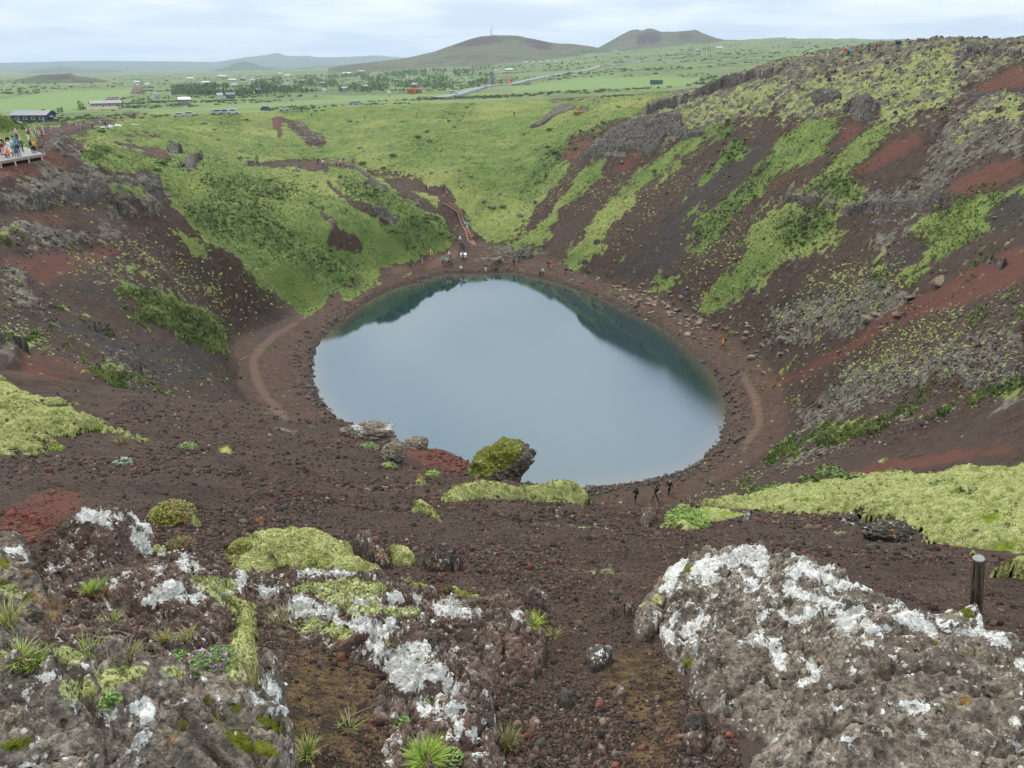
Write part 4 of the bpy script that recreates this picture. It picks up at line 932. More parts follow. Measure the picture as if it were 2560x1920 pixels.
def rock_material(name, base=(0.075, 0.058, 0.048), pale=(0.20, 0.165, 0.135), red=0.0, sc=1.0, lich_auto=0.0, fine=1.0):
    t = NT(name); P = t.vscale(t.pos(), (sc, sc, sc))
    n1 = t.noise(P, 2.2, 4, 0.65, 0.5); n2 = t.noise(P, 11.0, 5, 0.7); n3 = t.noise(P, 55.0, 3, 0.7); n4 = t.noise(P, 5.0, 4, 0.7)
    f = t.m('ADD', t.m('MULTIPLY', n1, 0.4), t.m('MULTIPLY', n2, 0.6))
    c = t.mix(t.ss(f, 0.35, 0.65), base, pale)
    c = t.mix(t.ss(n3, 0.35, 0.7), c, tuple(x * 0.75 for x in base))
    c = t.mix(t.m('MULTIPLY', t.ss(n4, 0.45, 0.6), red), c, (0.125, 0.048, 0.038))
    # ochre and grey crusts
    v1 = t.vor(P, 16.0); c1 = t.sep(t.vor(P, 16.0, out='Color'))
    sp = t.m('MULTIPLY', t.ss(t.m('ADD', v1, t.m('MULTIPLY', n3, 0.25)), 0.40, 0.30), t.m('GREATER_THAN', c1[0], 0.62))
    c = t.mix(t.m('MULTIPLY', sp, 0.8), c, t.mix(c1[1], (0.33, 0.30, 0.25), (0.20, 0.205, 0.14)))
    v2 = t.vor(P, 48.0); c2 = t.sep(t.vor(P, 48.0, out='Color'))
    sp2 = t.m('MULTIPLY', t.ss(t.m('ADD', v2, t.m('MULTIPLY', n3, 0.2)), 0.42, 0.32), t.m('GREATER_THAN', c2[0], 0.72))
    c = t.mix(sp2, c, t.mix(c2[1], (0.46, 0.44, 0.40), (0.24, 0.21, 0.15)))
    c = t.mix(t.m('MULTIPLY', t.ss(t.noise(P, 6.4, 3, 0.6), 0.66, 0.70), t.ss(n3, 0.4, 0.6)), c, (0.27, 0.15, 0.05))
    # olive moss
    ol = t.attr('olive').outputs['Fac']
    ow = t.ss(t.m('ADD', ol, t.m('MULTIPLY', t.m('SUBTRACT', n2, 0.5), 1.8)), 0.42, 0.58)
    c = t.mix(ow, c, t.mix(n3, (0.045, 0.052, 0.006), (0.16, 0.18, 0.02)))
    # pale moss grown on the stone
    mo_ = t.attr('mosw').outputs['Fac']; mw = t.ss(t.m('ADD', mo_, t.m('MULTIPLY', t.m('SUBTRACT', n2, 0.5), 2.2)), 0.40, 0.60)
    c = t.mix(mw, c, t.mix(t.ss(t.noise(P, 90.0, 2, 0.6), 0.35, 0.6), (0.10, 0.11, 0.04), (0.42, 0.45, 0.19)))
    # white lichen
    li = t.attr('lich').outputs['Fac']
    li = t.m('ADD', t.m('MULTIPLY', li, 0.86), t.m('ADD', lich_auto, t.m('ADD', t.m('MULTIPLY', t.ss(t.noise(P, 1.6, 2, 0.5), 0.5, 0.75), 0.22), t.m('MULTIPLY', t.attr('broad').outputs['Fac'], 0.23))))
    n5 = t.noise(P, 30.0, 6, 0.8); ed = t.m('ADD', t.m('MULTIPLY', t.m('SUBTRACT', t.noise(P, 17.0, 4, 0.7), 0.5), 3.0), t.m('MULTIPLY', t.m('SUBTRACT', n5, 0.5), 3.2))
    lw = t.ss(t.m('ADD', li, ed), 0.50, 0.62)
    lc = t.mix(t.ss(n3, 0.3, 0.7), (0.42, 0.43, 0.42), (0.74, 0.75, 0.74))
    lc = t.mix(t.m('MULTIPLY', t.ss(t.noise(P, 20.0, 3, 0.7), 0.56, 0.66), 0.55), lc, (0.50, 0.42, 0.33))
    c = t.mix(lw, c, lc)
    h = t.m('ADD', t.m('MULTIPLY', n2, 1.0), t.m('MULTIPLY', n3, 0.4))
    pits = t.m('MULTIPLY', t.ss(t.vor(P, 26.0), 0.25, 0.05), -0.5)
    h = t.m('ADD', t.m('ADD', h, pits), t.m('MULTIPLY', lw, 0.02))
    b = t.bump(h, 1.0, 0.035 * fine / sc)
    return t.pbr(c, t.m('MULTIPLY_ADD', lw, -0.1, 0.9), b, 0.2)
ROCKM = rock_material('lichen_rock', (0.095, 0.078, 0.064), (0.34, 0.29, 0.24))
ROCKR = rock_material('reddish_lichen_rock', (0.082, 0.062, 0.052), (0.26, 0.20, 0.17), 0.30)
ROCKD = rock_material('dark_rock', (0.045, 0.040, 0.036), (0.12, 0.11, 0.095), 0.1)
ROCKF = rock_material('crater_rock', (0.055, 0.050, 0.047), (0.19, 0.172, 0.15), 0.0, 0.12, -0.16, 1.0)
ROCKT = rock_material('talus_rock', (0.15, 0.115, 0.088), (0.36, 0.285, 0.215), 0.0, 0.2, 0.0)

def moss_material(name, a=(0.30, 0.33, 0.12), b=(0.54, 0.56, 0.24), sc=1.0):
    t = NT(name); P = t.vscale(t.pos(), (sc, sc, sc))
    n1 = t.noise(P, 3.0, 4, 0.6); n2 = t.noise(P, 24.0, 4, 0.7); n3 = t.noise(P, 120.0, 2, 0.6)
    c = t.mix(t.ss(t.m('ADD', t.m('MULTIPLY', n1, 0.5), t.m('MULTIPLY', n2, 0.5)), 0.35, 0.62), a, b)
    c = t.mix(t.m('MULTIPLY', t.ss(n3, 0.54, 0.42), 0.65), c, (0.06, 0.072, 0.02))
    c = t.mix(t.m('MULTIPLY', t.ss(t.noise(P, 9.0, 5, 0.75), 0.52, 0.62), 0.55), c, (0.13, 0.155, 0.045))
    c = t.mix(t.ss(t.noise(P, 1.7, 3, 0.6), 0.60, 0.70), c, t.mix(n2, (0.10, 0.16, 0.015), (0.26, 0.34, 0.03)))
    c = t.mix(t.ss(t.m('ADD', t.noise(P, 5.0, 5, 0.75), t.m('MULTIPLY', t.attr('bare').outputs['Fac'], 0.10)), 0.60, 0.68), c, (0.07, 0.05, 0.03))
    h = t.m('ADD', t.m('MULTIPLY', n2, 0.7), n3)
    return t.pbr(c, 0.95, t.bump(t.m('ADD', h, t.m('MULTIPLY', t.noise(P, 9.0, 3, 0.6), 2.0)), 1.0, 0.02 / sc), 0.1)
MOSSM = moss_material('pale_moss')
MOSSY = moss_material('yellow_moss', (0.28, 0.32, 0.11), (0.54, 0.57, 0.25))
MOSSD = moss_material('olive_moss', (0.05, 0.055, 0.008), (0.24, 0.23, 0.03))

FOOTPRINTS = []     # ground polygons where no gravel lies
def densify(P, n):
    P = np.asarray(P, float); L = np.linalg.norm(np.roll(P, -1, 0) - P, axis=1); tot = L.sum()
    c = np.concatenate([[0], np.cumsum(L)]); Q = np.concatenate([P, P[:1]])
    s = np.linspace(0, tot, n, endpoint=False)
    return np.stack([np.interp(s, c, Q[:, k]) for k in range(P.shape[1])], 1)

def patch(name, outline, res, bulge, w, mat, label=None, cat=None, group=None, amp=0.05, freq=3.0, lat=0.6, seed=0, pits=0.0, jag=0.03, ridge=0.5, parent=None, sink=0.12, base=None, hmap=None, smooth=True, foot=True, origin=True, rmin=0.9, grow=1.0, chunk=0.0, taper=False, rag=0.0, zpts=None):
    """a rock or cushion standing on the ground; outline = photo points with the height of the visible edge above the ground"""
    O = densify(np.array([(p + (0,))[:3] for p in outline], float), 110)
    bx_, by_, _ = hit(O[:, 0], O[:, 1], O[:, 2], rmin, base=base or gz0)
    P = np.stack([bx_, by_], 1); hb = O[:, 2]
    size = max(np.ptp(P[:, 0]), np.ptp(P[:, 1]))
    ang = np.arange(len(P)); jn = (fbm2(P[:, 0] * 2.5 / size * 3 + seed, P[:, 1] * 2.5 / size * 3, 3, seed + 5) - 0.5) * 2
    cen = P.mean(0); P = cen + (P - cen) * (grow + jag * jn[:, None])
    if foot: FOOTPRINTS.append(P[::3])
    x0, y0 = P.min(0) - 3 * res; x1, y1 = P.max(0) + 3 * res
    nx_ = int((x1 - x0) / res) + 2; ny_ = int((y1 - y0) / res) + 2
    X, Y = np.meshgrid(x0 + np.arange(nx_) * res, y0 + np.arange(ny_) * res)
    x = X.ravel(); y = Y.ravel()
    sd = poly_sd(P, x, y)
    if rag: sd = sd + (fbm2(x * 3.2 / w + seed, y * 3.2 / w, 4, seed + 8, 0.6) - 0.55) * rag * 2 - rag * 0.25
    near_ = sd > -2.2 * res
    G = (base or gz0)(x, y)
    hh = np.zeros_like(x); xi = x[near_]; yi = y[near_]
    out = np.zeros(len(xi))
    for i in range(0, len(xi), 20000):
        d2 = (xi[i:i + 20000, None] - P[None, :, 0]) ** 2 + (yi[i:i + 20000, None] - P[None, :, 1]) ** 2 + (0.05 * size) ** 2
        ww = 1 / d2 ** 1.5; out[i:i + 20000] = (ww * hb).sum(1) / ww.sum(1)
    hh[near_] = out
    t = np.clip(sd / w, 0, 1); prof = np.sqrt(np.clip(1 - (1 - t) ** 2, 0, 1)) if not taper else t ** 0.8 * (1.5 - 0.5 * t)
    if zpts is not None:
        zp_ = np.array(zpts, float); qx_, qy_, _ = hit(zp_[:, 0], zp_[:, 1], zp_[:, 2], rmin, base=base or gz0); T_ = TPS(np.concatenate([qx_, P[::5, 0]]), np.concatenate([qy_, P[::5, 1]]), np.concatenate([zp_[:, 2], hb[::5]]), lam=1e-4); hh[near_] = T_(xi, yi)
    h = hh + bulge * prof
    if hmap is not None: h = h + hmap(x, y, sd)
    z = G + h
    k = freq
    env = np.clip(sd / (0.25 * w) + 0.3, 0, 1)
    n1 = fbm3(x * k, y * k, z * k, 3, seed + 1) - 0.5
    n2 = ridged2(x * k * 1.9 + 3 * z, y * k * 1.9 + 2 * z, 5, seed + 2, 0.66) - 0.55
    n3 = fbm3(x * k * 7, y * k * 7, z * k * 7, 3, seed + 3, 0.6) - 0.5
    dz = amp * (2.4 * (1 - ridge) * n1 + 2.4 * ridge * n2 + 0.9 * n3) * env
    if chunk:
        wx_ = x + 0.35 / k * (fbm2(x * k * 2, y * k * 2, 2, seed + 31) - .5); wy_ = y + 0.35 / k * (fbm2(x * k * 2 + 9, y * k * 2, 2, seed + 32) - .5)
        for sc_, am_ in ((2.2 * k, 1.0), (6.5 * k, 0.42)):
            f1, f2, cr = worley2(wx_ * sc_, wy_ * sc_ * 1.25, seed + int(sc_ * 3))
            dz += chunk * am_ * ((cr - 0.5) * 0.9 - 0.8 * sstep(0.22, 0.0, f2 - f1) + 0.35 * (0.6 - f1)) * env
    if pits:
        pn = noise3(x * k * 11, y * k * 11, z * k * 11, seed + 9); pn2 = noise3(x * k * 4, y * k * 4, z * k * 4, seed + 19)
        dz -= pits * (sstep(0.66, 0.80, pn) * 0.5 + sstep(0.68, 0.82, pn2)) * env
    la = lat * amp
    amp_ = amp
    dx = (fbm3(x * k * 2 + 9, y * k * 2, z * k * 2, 3, seed + 4) - 0.5) * 2 * la * env; dy = (fbm3(x * k * 2, y * k * 2 + 9, z * k * 2, 3, seed + 6) - 0.5) * 2 * la * env
    z = z + dz
    out_ = sd < 0
    z = np.where(out_, np.minimum(G, z) - sink, z)
    nxy = x + dx, y + dy
    keep = sd > -1.6 * res
    K = keep.reshape(ny_, nx_)
    cell = K[:-1, :-1] & K[1:, :-1] & K[:-1, 1:] & K[1:, 1:]
    j, i = np.nonzero(cell); a = j * nx_ + i
    Fq = np.stack([a, a + 1, a + 1 + nx_, a + nx_], 1)
    used = np.unique(Fq); rem = np.zeros(nx_ * ny_, np.int64); rem[used] = np.arange(len(used)); Fq = rem[Fq]
    V = np.stack([nxy[0], nxy[1], z], 1)[used]
    px, py, _ = project(V[:, 0], V[:, 1], V[:, 2])
    at = {'broad': look(masks2['broad'], px, py), 'mosw': look(masks2['mosw'], px, py), 'lich': look(masks2['lich'], px, py), 'olive': look(masks2['olive'], px, py), 'bare': np.clip(1 - sd[used] / (0.5 * w), 0, 1)}
    c3 = np.array([cen[0], cen[1], float((base or gz0)(cen[0], cen[1]))]) if origin else np.zeros(3)
    me = mesh_np(name, V - c3, Fq, mat, smooth, at)
    o = obj(name, me, parent, tuple(c3)); tag(o, label, cat, group)
    return o

# ---------------------------------------------------------------- the rocks round the viewer's feet
ROCKS = [
 dict(name='boulder', res=0.0065, bulge=0.07, w=0.20, mat=ROCKM, seed=3, amp=0.10, freq=2.2, pits=0.022, ridge=0.55,
  label='huge grey brown boulder crusted with white lichen beside the wooden post', cat='boulder',
  outline=[(1653,1435,.20),(1690,1412,.24),(1780,1396,.26),(1900,1388,.28),(2010,1424,.26),(2140,1478,.24),(2290,1536,.22),(2345,1550,.20),(2400,1530,.22),(2436,1532,.22),(2450,1590,.18),(2520,1628,.18),(2600,1672,.18),(2800,1760,.15),(2900,2000,.05),(2500,2160,0),(2100,2140,0),(1880,1990,0),(1885,1900,0),(1880,1856,0),(1790,1800,0),(1740,1740,0),(1722,1690,0),(1665,1640,0),(1660,1560,.02),(1638,1510,.05),(1660,1470,.1)]),
 dict(name='boulder', res=0.006, bulge=0.16, w=0.16, mat=ROCKM, seed=13, amp=0.085, freq=2.8, pits=0.022, ridge=0.5,
  label='pitted grey brown boulder at the lower left corner with white lichen streaks and olive moss', cat='boulder',
  outline=[(-150,1720,.06),(0,1690,.08),(110,1672,.10),(200,1690,.10),(300,1700,.10),(400,1712,.10),(520,1740,.08),(575,1718,.1),(640,1700,.12),(695,1692,.12),(712,1760,.08),(720,1820,.04),(728,1880,0),(735,2000,0),(500,2120,0),(0,2120,0),(-250,2000,0)]),
 dict(name='rock', res=0.008, bulge=0.11, w=0.12, mat=ROCKR, seed=83, amp=0.05, freq=4.0, pits=0.01, ridge=0.5,
  label='rounded dark rock with a pale right edge at the end of the moss ribbon', cat='rock',
  outline=[(1285,1500,.1),(1310,1480,.14),(1340,1476,.16),(1368,1498,.12),(1384,1530,.06),(1375,1560,.0),(1330,1560,0),(1300,1540,0)]),
 dict(name='rock', res=0.007, bulge=0.07, w=0.10, mat=ROCKM, seed=93, amp=0.04, freq=5.0, pits=0.01, ridge=0.5,
  label='small rock with an ochre and white crest left of the huge boulder', cat='rock',
  outline=[(1452,1560,.02),(1480,1530,.08),(1510,1510,.10),(1535,1512,.08),(1545,1540,.02),(1500,1560,0),(1470,1572,0)]),
 dict(name='rock', res=0.007, bulge=0.08, w=0.10, mat=ROCKM, seed=103, amp=0.05, freq=4.5, pits=0.01, ridge=0.6,
  label='mossy knob of rock touching the left flank of the huge boulder', cat='rock',
  outline=[(1555,1520,.08),(1572,1500,.1),(1620,1490,.1),(1662,1480,.1),(1668,1510,.08),(1660,1560,.02),(1630,1600,0),(1590,1600,0),(1580,1560,0),(1600,1540,0),(1560,1535,0)]),
 dict(name='rock', res=0.010, bulge=0.10, w=0.12, mat=ROCKM, seed=113, amp=0.05, freq=4.0, pits=0.01, ridge=0.5,
  label='small rock with a white lichen cap at the left edge near the red gravel', cat='rock',
  outline=[(-60,1390,.05),(0,1372,.1),(35,1362,.12),(75,1380,.1),(92,1410,.06),(100,1470,0),(60,1490,0),(0,1480,0),(-60,1470,0)]),
 dict(name='rock_outcrop', res=0.007, bulge=0.10, w=0.16, mat=ROCKM, seed=123, amp=0.06, freq=3.5, pits=0.016, ridge=0.55,
  label='dark rock with grey lichen and an orange tuft at the left edge', cat='rock',
  outline=[(-120,1500,.06),(0,1478,.08),(60,1470,.08),(130,1470,.1),(175,1510,.08),(160,1545,.02),(110,1560,0),(20,1560,0),(-100,1580,0)]),
 dict(name='rock_outcrop', res=0.0065, bulge=0.06, w=0.10, mat=ROCKM, seed=133, amp=0.05, freq=4.0, pits=0.016, ridge=0.5,
  label='flat grey rock slab at the left edge above the pitted boulder', cat='rock',
  outline=[(-100,1610,.04),(0,1588,.06),(60,1578,.06),(110,1600,.05),(90,1650,0),(0,1665,0),(-100,1670,0)]),
 dict(name='rock', res=0.0065, bulge=0.055, w=0.05, mat=ROCKD, seed=143, amp=0.018, freq=9.0, ridge=0.3,
  label='dark greenish angular stone lying alone on the fine gravel', cat='stone',
  outline=[(1456,1660,0),(1465,1636,.02),(1490,1626,.03),(1530,1628,.03),(1532,1645,.01),(1510,1668,0),(1480,1682,0)]),
 dict(name='rock', res=0.005, bulge=0.06, w=0.04, mat=ROCKD, seed=153, amp=0.02, freq=12.0, ridge=0.5,
  label='black cindery stone at the foot of the huge boulder, above the brown ones', cat='stone',
  outline=[(1703,1840,0),(1706,1812,.02),(1730,1798,.03),(1768,1800,.03),(1760,1822,.01),(1752,1842,0),(1725,1848,0)]),
 dict(name='rock', res=0.005, bulge=0.06, w=0.045, mat=ROCKR, seed=163, amp=0.016, freq=12.0, ridge=0.3,
  label='reddish brown block below the black cindery stone', cat='stone',
  outline=[(1705,1868,0),(1712,1848,.02),(1740,1846,.03),(1765,1848,.03),(1768,1870,.01),(1750,1892,0),(1720,1884,0)]),
 dict(name='rock', res=0.005, bulge=0.05, w=0.04, mat=ROCKM, seed=173, amp=0.016, freq=12.0, ridge=0.3,
  label='brown stone right of the reddish brown block', cat='stone',
  outline=[(1776,1870,0),(1788,1846,.02),(1806,1850,.02),(1814,1880,0),(1800,1898,0),(1780,1890,0)]),
 dict(name='rock', res=0.005, bulge=0.05, w=0.04, mat=ROCKD, seed=183, amp=0.016, freq=12.0, ridge=0.4,
  label='dark stone half buried in the coarse gravel left of the gully', cat='stone',
  outline=[(1388,1760,0),(1396,1742,.02),(1420,1738,.02),(1434,1752,.01),(1424,1775,0),(1400,1775,0)]),
 dict(name='rock', res=0.005, bulge=0.05, w=0.04, mat=ROCKR, seed=193, amp=0.016, freq=12.0, ridge=0.4,
  label='brown stone in the middle of the gravel gully', cat='stone',
  outline=[(1528,1742,0),(1536,1728,.015),(1556,1728,.02),(1564,1742,.01),(1552,1754,0),(1536,1754,0)]),
 # out by the crest
 dict(name='rock', res=0.012, bulge=0.16, w=0.16, mat=ROCKR, seed=243, rmin=5.0, amp=0.08, freq=3.0, pits=0.02, ridge=0.6,
  label='dark cinder block on the gravel left of the right-hand moss field', cat='rock',
  outline=[(1600,1300,.02),(1612,1284,.1),(1635,1284,.1),(1640,1300,.02),(1620,1312,0)]),
 dict(name='rock', res=0.02, bulge=0.12, w=0.2, mat=ROCKM, seed=263, rmin=5.0, amp=0.1, freq=3.0, pits=0.02, ridge=0.6,
  label='pale lichen rock breaking through the moss field near the right edge', cat='rock',
  outline=[(2440,1340,.05),(2470,1328,.12),(2500,1330,.12),(2545,1342,.1),(2555,1352,0),(2490,1358,0),(2450,1352,0)]),
 dict(name='rock', res=0.018, bulge=0.12, w=0.2, mat=ROCKM, seed=273, rmin=5.0, amp=0.1, freq=3.0, pits=0.02, ridge=0.6,
  label='white tipped rock beside the small green cushion on the slope crest', cat='rock',
  outline=[(1850,1298,.04),(1866,1286,.14),(1895,1290,.12),(1905,1306,.02),(1880,1312,0)]),
 dict(name='rock', res=0.008, bulge=0.12, w=0.10, mat=ROCKR, seed=283, amp=0.06, freq=4.0, pits=0.012, ridge=0.6,
  label='dark knob with a white tip between two pale moss cushions', cat='rock',
  outline=[(880,1370,.05),(895,1345,.14),(915,1340,.16),(932,1355,.12),(945,1380,.08),(975,1400,.05),(985,1425,0),(950,1420,0),(900,1392,0)]),
 dict(name='rock', res=0.008, bulge=0.10, w=0.10, mat=ROCKD, seed=293, amp=0.05, freq=4.0, pits=0.01, ridge=0.6,
  label='dark hollowed rock on the gravel right of the moss cushions', cat='rock',
  outline=[(1055,1405,.05),(1080,1382,.1),(1120,1384,.12),(1150,1400,.1),(1155,1425,0),(1110,1432,0),(1070,1428,0)]),
]
patch('rock_outcrop', [(95,1480,.0),(118,1400,.08),(168,1300,.18),(215,1272,.22),(265,1280,.24),(312,1270,.32),(340,1262,.38),(368,1290,.30),(388,1345,.22),(430,1372,.19),(470,1372,.20),(520,1388,.18),(590,1425,.14),(640,1450,.13),(700,1440,.13),(760,1428,.13),(830,1428,.13),(880,1445,.13),(960,1458,.12),(1030,1478,.09),(1110,1486,.09),(1180,1502,.10),(1280,1508,.12),(1350,1540,.11),(1370,1600,.06),(1358,1660,.03),(1322,1715,0),(1270,1728,0),(1228,1730,.03),(1240,1790,.03),(1255,1860,.02),(1268,1960,0),(1265,2080,0),(1100,2080,0),(700,2080,0),(640,1960,0),(620,1740,0),(480,1700,0),(200,1690,0),(60,1660,0),(60,1560,0)],
 0.006, 0.035, 0.06, ROCKR, 'broken reddish brown outcrop patched with white lichen across the left and middle foreground', 'rock', amp=0.05, freq=4.2, seed=23, pits=0.02, ridge=0.6, chunk=0.05, rag=0.01, jag=0.01, sink=0.06, foot=False,
 zpts=[(330,1275,.32),(300,1330,.24),(220,1300,.20),(150,1400,.09),(350,1400,.10),(420,1385,.16),(250,1450,.05),(180,1460,.03),(470,1390,.18),(520,1420,.16),(430,1450,.15),(350,1450,.12),(300,1490,.09),(450,1550,.04),(380,1600,.01),(540,1560,.03),(560,1480,.1),
  (640,1465,.12),(760,1445,.12),(860,1460,.13),(960,1475,.12),(700,1500,.07),(800,1535,.06),(900,1560,.08),(640,1540,.02),(600,1600,-.03),(650,1640,-.05),(750,1640,-.06),(800,1700,-.07),(850,1800,-.07),(900,1900,-.07),(700,1900,-.07),(770,1580,-.03),(700,1780,-.07),(880,1700,-.05),(940,1990,-.06),
  (940,1600,.08),(1000,1620,.10),(1060,1610,.10),(1100,1660,.09),(1040,1700,.06),(1150,1740,.07),(1180,1800,.06),(1220,1900,.04),(1080,1800,.02),(980,1710,.0),(1030,1860,.01),(1150,1540,.10),(1250,1540,.12),(1330,1570,.09),(1280,1620,.08),(1200,1640,.05),(1310,1690,.01),(1060,1510,.05),(1150,1510,.06),(1000,1545,.03),
  (250,1580,-.02),(330,1620,-.02),(300,1660,-.02),(430,1650,.0),(500,1610,-.01),(560,1650,.01),(150,1600,-.02),(160,1530,.01),(100,1640,-.02)])
for d in ROCKS:
    big = d['cat'] != 'stone'
    patch(grow=1.04 if big else 1.0, chunk=d['amp'] * (0.2 if d['w'] < 0.13 else 0.28 if d['seed'] == 3 else 0.5), rag=0.015 if big else 0.0, **{**d, 'amp': d['amp'] * (1.1 if big else 1.0), 'pits': d.get('pits', 0) * 1.5})
